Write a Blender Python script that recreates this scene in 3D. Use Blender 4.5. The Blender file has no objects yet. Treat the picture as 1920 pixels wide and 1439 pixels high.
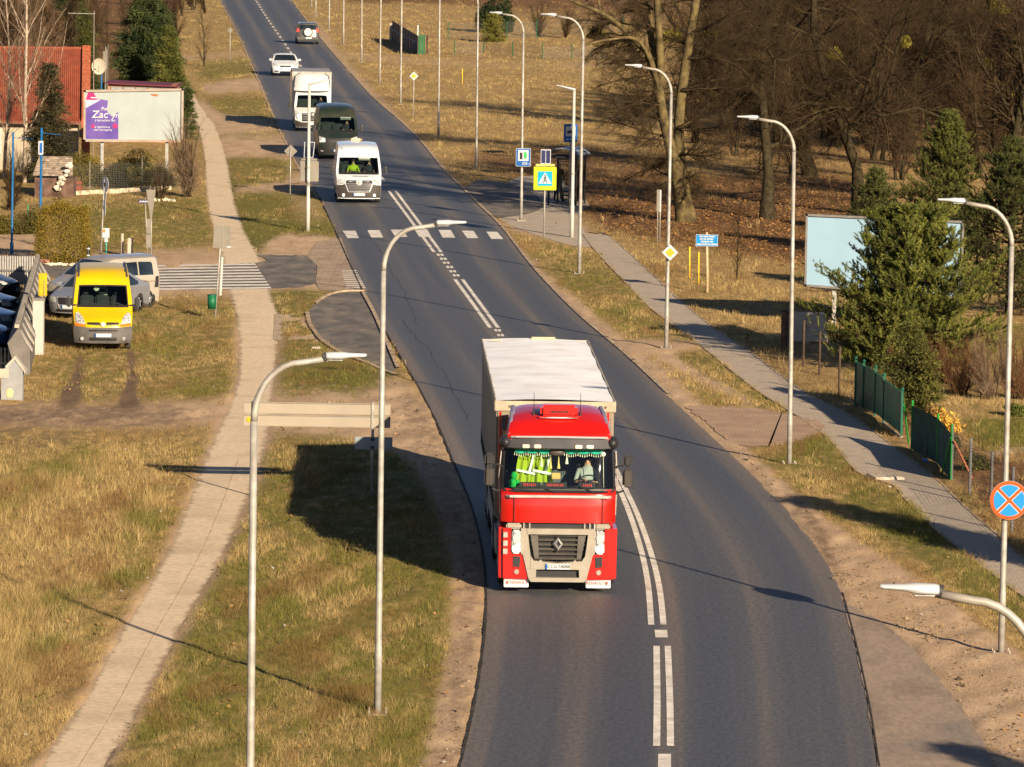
import bpy, bmesh, math, random
import numpy as np
from mathutils import Vector, Matrix, Euler
R = math.radians
rnd = random.Random(7)
nrg = np.random.default_rng(11)

# ------------------------------------------------------------------ camera, sky, sun
FPX = 9500.0; TH = math.atan(996.0/FPX); CAMH = 15.44*math.cos(TH)/math.cos(R(5.985)); ROLL = 0.016
sc = bpy.context.scene
C = sc.collection
cF = Vector((0, math.cos(TH), -math.sin(TH))); U0 = Vector((0, math.sin(TH), math.cos(TH))); R0 = Vector((1, 0, 0))
cR = R0*math.cos(ROLL)+U0*math.sin(ROLL); cU = U0*math.cos(ROLL)-R0*math.sin(ROLL)
camd = bpy.data.cameras.new('camera'); cam = bpy.data.objects.new('camera', camd); C.objects.link(cam)
camd.sensor_width = 36; camd.lens = 36*FPX/1920; camd.clip_start = 1; camd.clip_end = 40000
m = Matrix((cR, cU, -cF)).transposed().to_4x4(); m.translation = Vector((0, 0, CAMH)); cam.matrix_world = m
sc.camera = cam
SUN_EL = R(19.5); sdir = Vector((0.46, -0.89, 0)).normalized()*math.cos(SUN_EL); sdir.z = math.sin(SUN_EL)
w = bpy.data.worlds.new('World'); sc.world = w; w.use_nodes = True
wn = w.node_tree; bg = wn.nodes['Background']; sky = wn.nodes.new('ShaderNodeTexSky')
sky.sky_type = 'NISHITA'; sky.sun_disc = False; sky.sun_elevation = SUN_EL
sky.sun_rotation = math.atan2(sdir.x, sdir.y); sky.altitude = 80; sky.dust_density = 0.3; sky.air_density = 0.45
wn.links.new(sky.outputs[0], bg.inputs[0]); bg.inputs[1].default_value = 0.05
sl = bpy.data.lights.new('sun', 'SUN'); sun = bpy.data.objects.new('sun', sl); C.objects.link(sun)
sl.energy = 5.0; sl.angle = R(0.5); sl.color = (1, 0.81, 0.58)
sun.rotation_euler = sdir.to_track_quat('Z', 'Y').to_euler()
sc.view_settings.view_transform = 'Standard'; sc.view_settings.look = 'None'
sc.view_settings.exposure = 1.2; sc.view_settings.gamma = 1

def P(px, py, h=0.0):
    """point of the picture (photo pixels) on the level plane at height h"""
    d = cF + cR*((px-960)/FPX) - cU*((py-719.5)/FPX)
    t = (h-CAMH)/d.z
    return Vector((d.x*t, d.y*t, h))
_F = np.array(cF); _R = np.array(cR); _U = np.array(cU)
def Pn(px, py):
    d = _F[None]+_R[None]*((px-960)/FPX)[:, None]-_U[None]*((py-719.5)/FPX)[:, None]
    t = -CAMH/d[:, 2]
    return d[:, 0]*t, d[:, 1]*t
def proj(v):
    q = Vector(v)-Vector((0, 0, CAMH)); z = q.dot(cF)
    return 960+FPX*q.dot(cR)/z, 719.5-FPX*q.dot(cU)/z
def projn(x, y, z):
    q = np.stack([x, y, z-CAMH], 1); d = q@_F
    return 960+FPX*(q@_R)/d, 719.5-FPX*(q@_U)/d
def hgt(px, py, ytop):
    b = P(px, py); lo, hi = 0., 40.
    for _ in range(40):
        mid = (lo+hi)/2
        if proj((b.x, b.y, mid))[1] > ytop: lo = mid
        else: hi = mid
    return lo
def S(px, py):
    b = P(px, py); return FPX/((b-Vector((0, 0, CAMH))).dot(cF))

# ------------------------------------------------------------------ materials
MATS = {}
def nt(name):
    m_ = bpy.data.materials.new(name); m_.use_nodes = True
    t = m_.node_tree; b = t.nodes['Principled BSDF']
    return m_, t, b
def mat(name, col, rough=0.6, metal=0.0, var=0.12, scale=3.0, spec=0.3, bump=0.0, dirt=None, dirt_amt=0.0, coat=0.0, emit=None, es=0.0, alt=None):
    if name in MATS: return MATS[name]
    m_, t, b = nt(name)
    tc = t.nodes.new('ShaderNodeTexCoord'); nz = t.nodes.new('ShaderNodeTexNoise'); nz.inputs['Scale'].default_value = scale
    nz.inputs['Detail'].default_value = 6
    t.links.new(tc.outputs['Object'], nz.inputs['Vector'])
    mx = t.nodes.new('ShaderNodeMix'); mx.data_type = 'RGBA'
    c2 = alt or tuple(max(0, c*(1-2*var)) for c in col); c1 = tuple(min(1, c*(1+var)) for c in col)
    mx.inputs[6].default_value = (*c1, 1); mx.inputs[7].default_value = (*c2, 1)
    rr = t.nodes.new('ShaderNodeMapRange'); rr.inputs[1].default_value = 0.35; rr.inputs[2].default_value = 0.7
    t.links.new(nz.outputs[0], rr.inputs[0]); t.links.new(rr.outputs[0], mx.inputs[0])
    out = mx.outputs[2]
    if dirt:
        n2 = t.nodes.new('ShaderNodeTexNoise'); n2.inputs['Scale'].default_value = 1.3; n2.inputs['Detail'].default_value = 8
        t.links.new(tc.outputs['Object'], n2.inputs['Vector'])
        r2 = t.nodes.new('ShaderNodeMapRange'); r2.inputs[1].default_value = 0.45; r2.inputs[2].default_value = 0.75; r2.inputs[4].default_value = dirt_amt
        t.links.new(n2.outputs[0], r2.inputs[0])
        m2 = t.nodes.new('ShaderNodeMix'); m2.data_type = 'RGBA'; m2.inputs[7].default_value = (*dirt, 1)
        t.links.new(out, m2.inputs[6]); t.links.new(r2.outputs[0], m2.inputs[0]); out = m2.outputs[2]
    t.links.new(out, b.inputs['Base Color'])
    b.inputs['Roughness'].default_value = rough; b.inputs['Metallic'].default_value = metal
    b.inputs['Specular IOR Level'].default_value = spec; b.inputs['Coat Weight'].default_value = coat; b.inputs['Coat Roughness'].default_value = 0.08
    if emit: b.inputs['Emission Color'].default_value = (*emit, 1); b.inputs['Emission Strength'].default_value = es
    if bump:
        bp = t.nodes.new('ShaderNodeBump'); bp.inputs['Strength'].default_value = bump; bp.inputs['Distance'].default_value = 0.02
        t.links.new(nz.outputs[0], bp.inputs['Height']); t.links.new(bp.outputs[0], b.inputs['Normal'])
    MATS[name] = m_; return m_
def glass_mat(name, tint, refl=0.12):
    if name in MATS: return MATS[name]
    m_, t, b = nt(name); t.nodes.remove(b)
    o = t.nodes['Material Output']
    tr = t.nodes.new('ShaderNodeBsdfTransparent'); tr.inputs[0].default_value = (*tint, 1)
    gl = t.nodes.new('ShaderNodeBsdfGlossy'); gl.inputs['Roughness'].default_value = 0.03
    fr = t.nodes.new('ShaderNodeFresnel'); fr.inputs[0].default_value = 1.5
    mx = t.nodes.new('ShaderNodeMixShader'); t.links.new(fr.outputs[0], mx.inputs[0])
    t.links.new(tr.outputs[0], mx.inputs[1]); t.links.new(gl.outputs[0], mx.inputs[2]); t.links.new(mx.outputs[0], o.inputs[0])
    MATS[name] = m_; return m_
def attr_mat(name, rough=0.85, trans=0.0, attr='col'):
    """leaf / blade material: colour of each blade comes from the mesh attribute"""
    if name in MATS: return MATS[name]
    m_, t, b = nt(name)
    a = t.nodes.new('ShaderNodeAttribute'); a.attribute_name = attr
    t.links.new(a.outputs['Color'], b.inputs['Base Color']); b.inputs['Roughness'].default_value = rough
    b.inputs['Specular IOR Level'].default_value = 0.2
    if trans:
        tl = t.nodes.new('ShaderNodeBsdfTranslucent'); t.links.new(a.outputs['Color'], tl.inputs[0])
        mx = t.nodes.new('ShaderNodeMixShader'); mx.inputs[0].default_value = trans
        t.links.new(b.outputs[0], mx.inputs[1]); t.links.new(tl.outputs[0], mx.inputs[2]); t.links.new(mx.outputs[0], t.nodes['Material Output'].inputs[0])
    MATS[name] = m_; return m_

M_WHITE = mat('white_paint', (.40, .39, .37), .35, var=.06, coat=.4, dirt=(.35, .3, .25), dirt_amt=.25)
M_GALV = mat('galvanised_steel', (.30, .29, .265), .5, .2, var=.15, scale=6, dirt=(.24, .20, .15), dirt_amt=.6)
M_POLEDULL = mat('dull_weathered_steel', (.36, .31, .24), .6, .15, var=.2, scale=5)
M_LAMPW = mat('lamp_head_white', (.48, .50, .52), .4, var=.05)
M_BLACK = mat('black_plastic', (.018, .018, .02), .45)
M_DARK = mat('dark_grey_plastic', (.045, .045, .05), .6)
M_RUB = mat('tyre_rubber', (.02, .019, .018), .85, dirt=(.12, .09, .06), dirt_amt=.5)
M_CHROME = mat('chrome', (.5, .5, .5), .3, .45, var=.05)
M_RIM = mat('wheel_rim', (.35, .35, .36), .35, .6)
M_LENS = mat('lamp_lens', (.46, .47, .48), .15, .2, var=.3, scale=14, alt=(.12, .12, .12))
M_LIT = mat('lit_headlight', (.9, .9, .85), .2, emit=(1, .9, .7), es=2.2)
M_RED = mat('red_lens', (.5, .02, .02), .2)
M_ORANGE = mat('orange_lens', (.7, .16, .02), .25)
M_PLATE = mat('plate_white', (.44, .46, .48), .5, var=.03)
M_BLUE = mat('sign_blue', (.003, .075, .28), .4, var=.06)
M_SIGNW = mat('sign_white', (.40, .42, .45), .4, var=.03)
M_INK = mat('ink_black', (.012, .012, .012), .5)
M_GLASSD = mat('dark_window_glass', (.012, .018, .022), .06, .0, var=.3, scale=1.5, spec=.8)
M_GLASS = glass_mat('windscreen_glass', (.62, .74, .70))
M_CONC = mat('concrete', (.38, .33, .27), .85, var=.18, scale=4, bump=.3)
M_WOOD = mat('pale_wood', (.42, .31, .18), .8, var=.2, scale=9)
M_BARK = mat('bark', (.09, .06, .04), .9, var=.45, scale=7, bump=.6)

# ------------------------------------------------------------------ mesh helpers
def link(o, parent=None):
    C.objects.link(o)
    if parent is not None: o.parent = parent
    return o
class MB:
    def __init__(s): s.v = []; s.f = []; s.mi = []; s.cur = 0
    def add(s, vs, fs):
        n = len(s.v); s.v.extend([tuple(v) for v in vs]); s.f.extend([tuple(i+n for i in f) for f in fs]); s.mi.extend([s.cur]*len(fs)); return s
    def box(s, c, d, rz=0, rx=0, ry=0, taper=1.0):
        hx, hy, hz = d[0]/2, d[1]/2, d[2]/2
        vs = [Vector((x*hx*(taper if z > 0 else 1), y*hy*(taper if z > 0 else 1), z*hz)) for z in (-1, 1) for y in (-1, 1) for x in (-1, 1)]
        e = Euler((rx, ry, rz)).to_matrix(); c = Vector(c)
        return s.add([e@v+c for v in vs], [(0, 2, 3, 1), (4, 5, 7, 6), (0, 1, 5, 4), (2, 6, 7, 3), (0, 4, 6, 2), (1, 3, 7, 5)])
    def bar(s, a, b, r0, r1=None, n=6): return s.tube([a, b], [r0, r0 if r1 is None else r1], n)
    def tube(s, path, rad, n=8, cap=True, flat=1.0):
        path = [Vector(p) for p in path]
        if not hasattr(rad, '__len__'): rad = [rad]*len(path)
        base = len(s.v); N = len(path); up = None
        for i, p in enumerate(path):
            t = (path[min(i+1, N-1)]-path[max(i-1, 0)]).normalized()
            if up is None:
                up = Vector((0, 0, 1)) if abs(t.z) < .9 else Vector((0, 1, 0))
            sx = t.cross(up).normalized(); sy = sx.cross(t).normalized(); up = sy
            for k in range(n):
                a = 2*math.pi*k/n; s.v.append(tuple(p+sx*math.cos(a)*rad[i]+sy*math.sin(a)*rad[i]*flat))
        fs = []
        for i in range(N-1):
            for k in range(n):
                a = base+i*n+k; b = base+i*n+(k+1) % n; fs.append((a, b, b+n, a+n))
        if cap: fs.append(tuple(base+k for k in range(n))[::-1]); fs.append(tuple(base+(N-1)*n+k for k in range(n)))
        s.f.extend(fs); s.mi.extend([s.cur]*len(fs)); return s
    def prism(s, poly, t, frame=None):
        """poly: 2-D outline (x,z); extruded along y from 0 to t; frame: 4x4 matrix"""
        n = len(poly); vs = [Vector((p[0], 0, p[1])) for p in poly]+[Vector((p[0], t, p[1])) for p in poly]
        if frame is not None: vs = [frame@v for v in vs]
        fs = [tuple(range(n)), tuple(range(2*n-1, n-1, -1))]+[(i, i+n, (i+1) % n+n, (i+1) % n) for i in range(n)]
        return s.add(vs, fs)
    def ell(s, c, r, nu=10, nv=6, rz=0):
        base = len(s.v); c = Vector(c); e = Euler((0, 0, rz)).to_matrix(); vs = []; fs = []
        for j in range(nv+1):
            th = math.pi*j/nv
            for i in range(nu):
                ph = 2*math.pi*i/nu
                vs.append(c+e@Vector((r[0]*math.sin(th)*math.cos(ph), r[1]*math.sin(th)*math.sin(ph), r[2]*math.cos(th))))
        for j in range(nv):
            for i in range(nu):
                a = j*nu+i; b = j*nu+(i+1) % nu; fs.append((a, a+nu, b+nu, b))
        return s.add(vs, fs)
    def rbox(s, c, d, b=0.02, rz=0, rx=0):
        """box with bevelled edges"""
        bm = bmesh.new(); bmesh.ops.create_cube(bm, size=1)
        for v in bm.verts: v.co = Vector((v.co.x*d[0], v.co.y*d[1], v.co.z*d[2]))
        bmesh.ops.bevel(bm, geom=bm.edges[:], offset=min(b, min(d)*.45), segments=2, affect='EDGES')
        e = Euler((rx, 0, rz)).to_matrix(); c = Vector(c); bm.verts.index_update()
        s.add([e@v.co+c for v in bm.verts], [[v.index for v in f.verts] for f in bm.faces]); bm.free(); return s
    def build(s, name, mats, parent=None, smooth=False):
        me = bpy.data.meshes.new(name); me.from_pydata(s.v, [], s.f)
        if not isinstance(mats, (list, tuple)): mats = [mats]
        for m_ in mats: me.materials.append(m_)
        me.polygons.foreach_set('material_index', s.mi)
        if smooth: me.polygons.foreach_set('use_smooth', [True]*len(me.polygons))
        me.update(); o = bpy.data.objects.new(name, me); return link(o, parent)
def smooth_angle(o, ang=35):
    me = o.data; bm = bmesh.new(); bm.from_mesh(me); bmesh.ops.recalc_face_normals(bm, faces=bm.faces[:])
    for f in bm.faces: f.smooth = True
    for e in bm.edges:
        if len(e.link_faces) == 2 and e.calc_face_angle(0) > R(ang): e.smooth = False
    bm.to_mesh(me); bm.free(); return o
def thing(name, label, cat, loc=(0, 0, 0), rz=0, group=None):
    o = bpy.data.objects.new(name, None); C.objects.link(o); o.empty_display_size = .3
    o.location = loc; o.rotation_euler = (0, 0, rz); return tag(o, label, cat, group)
def tag(o, label=None, cat=None, group=None, kind=None):
    if label: o['label'] = label
    if cat: o['category'] = cat
    if group: o['group'] = group
    if kind: o['kind'] = kind
    return o
def struct(o): o['kind'] = 'structure'; return o
def npmesh(name, V, F, mats, parent=None, col=None, nper=3, smooth=False, mi=None):
    """fast mesh of triangles / quads from numpy arrays"""
    me = bpy.data.meshes.new(name); me.vertices.add(len(V)); me.vertices.foreach_set('co', V.astype(np.float32).ravel())
    nf = len(F); me.loops.add(nf*nper); me.loops.foreach_set('vertex_index', F.astype(np.int32).ravel())
    me.polygons.add(nf); me.polygons.foreach_set('loop_start', (np.arange(nf)*nper).astype(np.int32))
    try: me.polygons.foreach_set('loop_total', np.full(nf, nper, np.int32))
    except Exception: pass
    for m_ in (mats if isinstance(mats, (list, tuple)) else [mats]): me.materials.append(m_)
    if mi is not None: me.polygons.foreach_set('material_index', mi.astype(np.int32))
    if col is not None:
        a = me.color_attributes.new('col', 'FLOAT_COLOR', 'POINT')
        c4 = np.ones((len(V), 4), np.float32); c4[:, :3] = col; a.data.foreach_set('color', c4.ravel())
    if smooth: me.polygons.foreach_set('use_smooth', np.ones(nf, bool))
    me.update(calc_edges=True); me.validate()
    o = bpy.data.objects.new(name, me); return link(o, parent)
def text(body, size, m_, parent, loc, rot=(math.pi/2, 0, 0), name='lettering', depth=.002, sx=1.0, align='CENTER', shear=0):
    cu = bpy.data.curves.new(name, 'FONT'); cu.body = body; cu.size = size; cu.align_x = align; cu.align_y = 'CENTER'; cu.extrude = depth
    cu.offset = size*.012; cu.shear = shear; cu.resolution_u = 3
    o = bpy.data.objects.new('t', cu); C.objects.link(o)
    dg = bpy.context.evaluated_depsgraph_get(); me = bpy.data.meshes.new_from_object(o.evaluated_get(dg))
    bpy.data.objects.remove(o); me.materials.clear(); me.materials.append(m_)
    q = bpy.data.objects.new(name, me); link(q, parent); q.location = loc; q.rotation_euler = rot; q.scale = (sx, 1, 1); return q
def dup(root, loc=None, rz=None, label=None, scale=None):
    def cp(o, par):
        c = o.copy(); C.objects.link(c)
        if par is not None: c.parent = par
        for ch in [q for q in CH.get(o.name, [])]: cp(ch, c)
        return c
    CH.clear()
    for o in C.objects:
        if o.parent: CH.setdefault(o.parent.name, []).append(o)
    r = cp(root, None)
    if loc is not None: r.location = loc
    if rz is not None: r.rotation_euler = (0, 0, rz)
    if label: r['label'] = label
    if scale is not None: r.scale = scale if hasattr(scale, '__len__') else (scale,)*3
    return r
CH = {}
# ------------------------------------------------------------------ the ground: what grows where (outlines in photo pixels, laid on the plane)
ROAD_L = [(413,0),(455,80),(490,160),(520,230),(560,310),(600,372),(632,440),(660,503),(692,568),(747,662),(806,765),(848,860),(888,960),(906,1040),(912,1110),(908,1200),(890,1320),(862,1439)]
ROAD_R = [(545,0),(600,72),(650,130),(700,185),(750,228),(790,268),(830,318),(890,378),(940,428),(1000,505),(1080,588),(1170,665),(1250,740),(1322,808),(1402,882),(1472,952),(1532,1028),(1577,1112),(1605,1220),(1628,1330),(1645,1439)]
PATH_L = [(338,172),(352,200),(372,240),(384,300),(386,350),(392,400),(402,440),(412,470),(420,500),(428,545),(443,600),(450,700),(432,760),(412,800),(385,860),(350,950),(318,1030),(280,1100),(215,1210),(150,1330),(75,1439),(-35,1600)]
PATH_R = [(360,172),(376,200),(405,240),(425,300),(434,350),(446,400),(462,440),(480,470),(496,500),(506,545),(522,590),(520,650),(508,745),(506,800),(492,850),(478,900),(455,955),(432,1010),(392,1085),(350,1155),(298,1250),(250,1345),(195,1439),(98,1600)]
SIDE_L = [(1095,440),(1118,470),(1160,515),(1228,583),(1308,642),(1400,716),(1440,745),(1500,782),(1560,826),(1612,886),(1680,912),(1700,936),(1765,1000),(1850,1066),(1920,1118),(2080,1240),(2420,1500)]
SIDE_R = [(1120,436),(1145,447),(1218,512),(1268,560),(1335,615),(1402,660),(1455,700),(1512,740),(1592,780),(1662,830),(1742,890),(1800,946),(1862,1000),(1920,1050),(2080,1165),(2420,1410)]
def dens(pl, n=80):
    d = [0]
    for a, b in zip(pl, pl[1:]): d.append(d[-1]+math.hypot(b[0]-a[0], b[1]-a[1]))
    t = np.linspace(0, d[-1], n); return list(zip(np.interp(t, d, [p[0] for p in pl]), np.interp(t, d, [p[1] for p in pl])))
def catmull(pl, n=6):
    out = []
    for i in range(len(pl)-1):
        p0, p1, p2, p3 = [np.array(pl[max(0, min(len(pl)-1, j))], float) for j in (i-1, i, i+1, i+2)]
        for k in range(n):
            t = k/n; out.append(tuple(.5*((2*p1)+(-p0+p2)*t+(2*p0-5*p1+4*p2-p3)*t*t+(-p0+3*p1-3*p2+p3)*t**3)))
    out.append(tuple(pl[-1])); return out
# raster of ground classes
RX0, RXS, RY0, RYS = -320, 4, -90, 3
RW, RH = 641, 564
gx, gy = np.meshgrid(RX0+RXS*np.arange(RW), RY0+RYS*np.arange(RH))
def inpoly(poly, x=gx, y=gy):
    r = np.zeros(x.shape, bool); n = len(poly)
    for i in range(n):
        x1, y1 = poly[i]; x2, y2 = poly[(i+1) % n]
        if y1 == y2: continue
        c = ((y1 > y) != (y2 > y)) & (x < (x2-x1)*(y-y1)/(y2-y1)+x1); r ^= c
    return r
def blur(a, k=1, it=2):
    a = a.astype(np.float32)
    for _ in range(it):
        for ax in (0, 1):
            s_ = a.copy()
            for d in range(1, k+1): s_ += np.roll(a, d, ax)+np.roll(a, -d, ax)
            a = s_/(2*k+1)
    return a
vdirt = np.zeros(gx.shape); vgreen = np.full(gx.shape, .3); vlit = np.zeros(gx.shape); vmud = np.zeros(gx.shape); vtall = np.full(gx.shape, .25)
def paint(a, poly, val, k=2): 
    mk = blur(inpoly(poly), k, 2); a[:] = a*(1-mk)+val*mk
lside = [(-320,-90),(413,-90)]+ROAD_L+[(800,1600),(-320,1600)]
# left of the road
paint(vgreen, [(340,180),(520,225),(640,440),(720,640),(820,900),(850,1100),(820,1600),(170,1600),(400,960),(470,700),(430,450),(380,300)], .62, 4)
paint(vgreen, [(440,360),(500,360),(640,440),(600,470),(470,470)], .85, 3)
paint(vgreen, [(560,680),(690,690),(700,740),(520,745)], .85, 3)
paint(vgreen, [(80,380),(390,370),(400,470),(120,480)], .6, 3)
paint(vgreen, [(250,560),(440,560),(440,760),(120,760),(60,690)], .5, 4)
paint(vgreen, [(-320,860),(150,800),(410,810),(330,980),(190,1210),(60,1439),(-320,1600)], .38, 6)
paint(vgreen, [(-320,900),(150,890),(230,960),(140,1120),(30,1240),(-320,1300)], .1, 8)
paint(vtall, [(-320,880),(160,850),(330,870),(300,980),(180,1160),(60,1330),(-320,1500)], .8, 6)
paint(vtall, [(420,960),(860,1100),(840,1500),(200,1500)], .35, 5)
paint(vdirt, [(355,195),(520,225),(560,300),(620,420),(560,430),(520,340),(400,330)], .45, 3)
for pl in ([(380,152),(490,142),(515,170),(380,180)], [(370,185),(500,215),(520,240),(390,250),(360,215)], [(395,262),(540,262),(560,300),(410,300)], [(330,106),(470,98),(478,106),(335,116)], [(440,352),(560,330),(600,345),(590,356),(440,364)], [(530,440),(640,446),(680,540),(590,545),(590,490),(480,470)], [(470,478),(600,470),(600,545),(470,545)]):
    paint(vdirt, pl, 1, 2)
for pl in ([(360,120),(470,112),(500,140),(380,158)], [(380,182),(500,178),(515,225),(410,215)], [(420,300),(520,298),(545,335),(450,345)]): paint(vgreen, pl, .6, 2); paint(vdirt, pl, 0, 2)
paint(vdirt, [(-320,755),(250,757),(450,750),(520,745),(560,735),(690,735),(740,700),(812,765),(900,960),(915,1110),(905,1250),(860,1600),(760,1600),(842,1200),(850,1060),(812,930),(760,860),(640,822),(520,815),(430,800),(250,802),(-320,805)], .9, 5)
paint(vmud, [(-320,752),(260,755),(400,768),(360,806),(-320,815)], .62, 6)
paint(vmud, [(116,740),(140,690),(147,655),(160,655),(158,700),(150,745),(140,762),(112,765)], 1, 2); paint(vmud, [(240,655),(253,655),(258,700),(255,740),(258,765),(222,768),(232,730),(240,700)], 1, 2)
paint(vmud, [(760,720),(830,900),(880,1000),(800,900)], .5, 3)
paint(vmud, [(-320,805),(200,808),(120,850),(-320,880)], .45, 4)
paint(vdirt, [(280,470),(430,470),(500,560),(260,560),(270,540)], .8, 3)
paint(vmud, [(100,480),(420,470),(300,490),(130,500)], .6, 3); paint(vdirt, [(-320,480),(420,470),(300,500),(100,520),(-320,540)], .7, 3)
paint(vlit, [(-320,-90),(330,-90),(340,160),(-320,200)], .9, 3)
paint(vdirt, [(-320,420),(60,425),(90,480),(-320,480)], .9, 2)
paint(vdirt, [(30,620),(120,590),(250,600),(220,660),(60,680)], .1, 3)
paint(vdirt, [(p[0]-14*(p[1]+277)/1400, p[1]) for p in PATH_L if p[1] > 560]+[(p[0]+20*(p[1]+277)/1400, p[1]) for p in PATH_R[::-1] if p[1] > 560], .8, 4)
paint(vmud, [(745,700),(812,765),(900,960),(915,1110),(905,1250),(860,1600),(760,1600),(842,1200),(850,1060),(812,930),(740,830)], .42, 3)
# right of the road
rb = [(545,-90),(600,60),(700,170),(850,320),(1000,480),(1120,560),(1300,700),(1450,860),(1600,960),(1800,1080),(1960,1190),(2240,1400),(2240,-90)]
paint(vgreen, rb, .12, 3)
paint(vtall, rb, .35, 3)
paint(vgreen, [(985,455),(1080,455),(1300,600),(1330,650),(1180,640),(1080,560)], .55, 3)
paint(vgreen, [(1240,650),(1400,670),(1500,780),(1400,770),(1260,680)], .6, 3)
paint(vgreen, [(1430,870),(1480,815),(1560,818),(1620,890),(1720,950),(1930,1120),(1930,1200),(1750,1080),(1550,930)], .65, 3)
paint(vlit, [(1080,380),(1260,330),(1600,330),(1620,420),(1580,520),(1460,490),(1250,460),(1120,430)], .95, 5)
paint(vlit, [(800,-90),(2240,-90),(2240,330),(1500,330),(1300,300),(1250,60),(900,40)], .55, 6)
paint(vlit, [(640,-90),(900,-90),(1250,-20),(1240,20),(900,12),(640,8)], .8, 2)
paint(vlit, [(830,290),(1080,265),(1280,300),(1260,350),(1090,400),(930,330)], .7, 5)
paint(vgreen, [(1600,620),(1960,600),(2000,690),(1840,690),(1600,700)], .55, 4)
paint(vgreen, [(1790,790),(2100,780),(2100,860),(1840,850)], .95, 2); paint(vgreen, [(1540,640),(1680,640),(1700,760),(1560,700)], .5, 3)
paint(vlit, [(1500,700),(1620,740),(1760,880),(2000,1080),(2240,1200),(2240,900),(1840,850),(1700,750)], .8, 3)
for pl in ([(545,-90),(560,-20),(640,105),(720,190),(800,275),(850,330),(900,385),(950,440),(1010,500),(1100,575),(1190,650),(1280,720),(1350,790),(1430,870),(1530,960),(1600,1010),(1760,1110),(1920,1230),(2240,1460),(2240,1600),(1700,1600),(1560,1110),(1450,960),(1310,820),(1160,680),(1000,530),(930,435),(880,385),(780,275),(690,190),(600,85)],
           [(1160,640),(1400,650),(1440,700),(1330,640),(1250,655),(1300,690),(1430,760),(1400,760)], [(640,98),(760,108),(960,122),(1250,116),(1250,124),(960,128),(760,118),(650,108)], [(1180,640),(1300,646),(1410,668),(1440,690),(1340,652),(1240,668)], [(1280,762),(1420,768),(1545,800),(1500,830),(1380,840)], [(930,420),(1100,420),(1120,470),(980,440)],
           [(1840,842),(2240,822),(2240,838),(1850,856)]):
    paint(vdirt, pl, .92, 2)
paint(vmud, [(1440,890),(1500,920),(1560,1010),(1600,1100),(1560,1080),(1500,980)], .6, 3)
road_poly = catmull(ROAD_L)+catmull(ROAD_R)[::-1]
pathmask = inpoly(PATH_L+PATH_R[::-1])
maskflat = inpoly([(375,-90)]+ROAD_L+[(800,1600),(1650,1600)]+ROAD_R[::-1]+[(470,-90)]) | inpoly(PATH_L+PATH_R[::-1]) | inpoly(SIDE_L+SIDE_R[::-1])
LAYBY = [(576,588),(590,570),(612,556),(640,549),(678,549),(700,590),(722,640),(742,690),(744,702),(722,694),(690,680),(640,662),(604,640),(588,620)]
SIDEROAD = [(250,492),(300,508),(505,490),(480,478),(575,480),(594,500),(592,532),(560,540),(506,541),(290,541),(250,530),(100,520),(-320,540),(-320,490),(60,492)]
BAY = [(872,352),(900,338),(950,345),(1000,362),(1016,388),(985,402),(935,408),(905,395)]
STOPPAVE = [(950,343),(985,330),(1052,340),(1100,378),(1104,388),(1085,402),(1098,440),(1112,462),(1075,462),(1000,440),(962,425),(938,410),(985,403),(1018,388),(1000,362)]
APRON = [(1582,1130),(1640,1160),(1700,1205),(1760,1275),(1815,1345),(1860,1439),(1900,1600),(1660,1600),(1645,1439),(1628,1330),(1605,1220)]
BRICK = [(1288,764),(1420,768),(1545,798),(1500,826),(1392,838),(1330,800)]
PAVED = [(594,455),(640,446),(660,503),(690,548),(600,545),(592,532),(595,500),(575,480)]
for pl in (LAYBY, SIDEROAD, BAY, STOPPAVE, APRON, BRICK, PAVED): maskflat |= inpoly(pl)
vflat = np.clip(blur(maskflat, 2, 2)*1.3, 0, 1)
def sample(a, px, py):
    fx = np.clip((px-RX0)/RXS, 0, RW-1.001); fy = np.clip((py-RY0)/RYS, 0, RH-1.001)
    ix = fx.astype(int); iy = fy.astype(int); tx = fx-ix; ty = fy-iy
    return (a[iy, ix]*(1-tx)+a[iy, ix+1]*tx)*(1-ty)+(a[iy+1, ix]*(1-tx)+a[iy+1, ix+1]*tx)*ty
ph = nrg.uniform(0, 6.28, (24, 2)); fq = nrg.uniform(-1, 1, (24, 2))
def wob(x, y, s_):
    r = np.zeros_like(x)
    for i in range(24): r += np.sin((x*fq[i, 0]+y*fq[i, 1]*.6)*s_+ph[i, 0])
    return r/4.9
avals = np.concatenate([[-30,-8,-2,-.8,-.35,-.2], np.linspace(-.14, .14, 440), [.2,.35,.8,2,8,30]])
ypx = np.concatenate([np.arange(1640, -90, -4), [-110,-140,-180,-220,-250,-268,-273,-276]])
zr = CAMH/np.tan(TH+np.arctan((ypx-719.5)/FPX))
zr = np.concatenate([[-400, -60, 0, 25, 50, 65], zr])
AA, ZZ = np.meshgrid(avals, zr)
X = AA*np.maximum(ZZ, 60); Y = ZZ
px, py = projn(X.ravel(), np.maximum(Y.ravel(), 60), np.zeros(X.size))
fl = sample(vflat, px, py); vd = sample(vdirt, px, py)
hz_ = np.where(Y.ravel() < 900, (-.014*fl+(1-fl)*(.022+.018*wob(X.ravel(), Y.ravel(), 1.5)+.02*wob(X.ravel()+50, Y.ravel(), 5)+.012*wob(X.ravel()+20, Y.ravel()*.6, 13)*(1-.6*vd))), 0)
V = np.stack([X.ravel(), Y.ravel(), hz_], 1)
nc = len(avals); ii = (np.arange(len(zr)-1)[:, None]*nc+np.arange(nc-1)[None]).ravel()
F = np.stack([ii, ii+1, ii+nc+1, ii+nc], 1)

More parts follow.
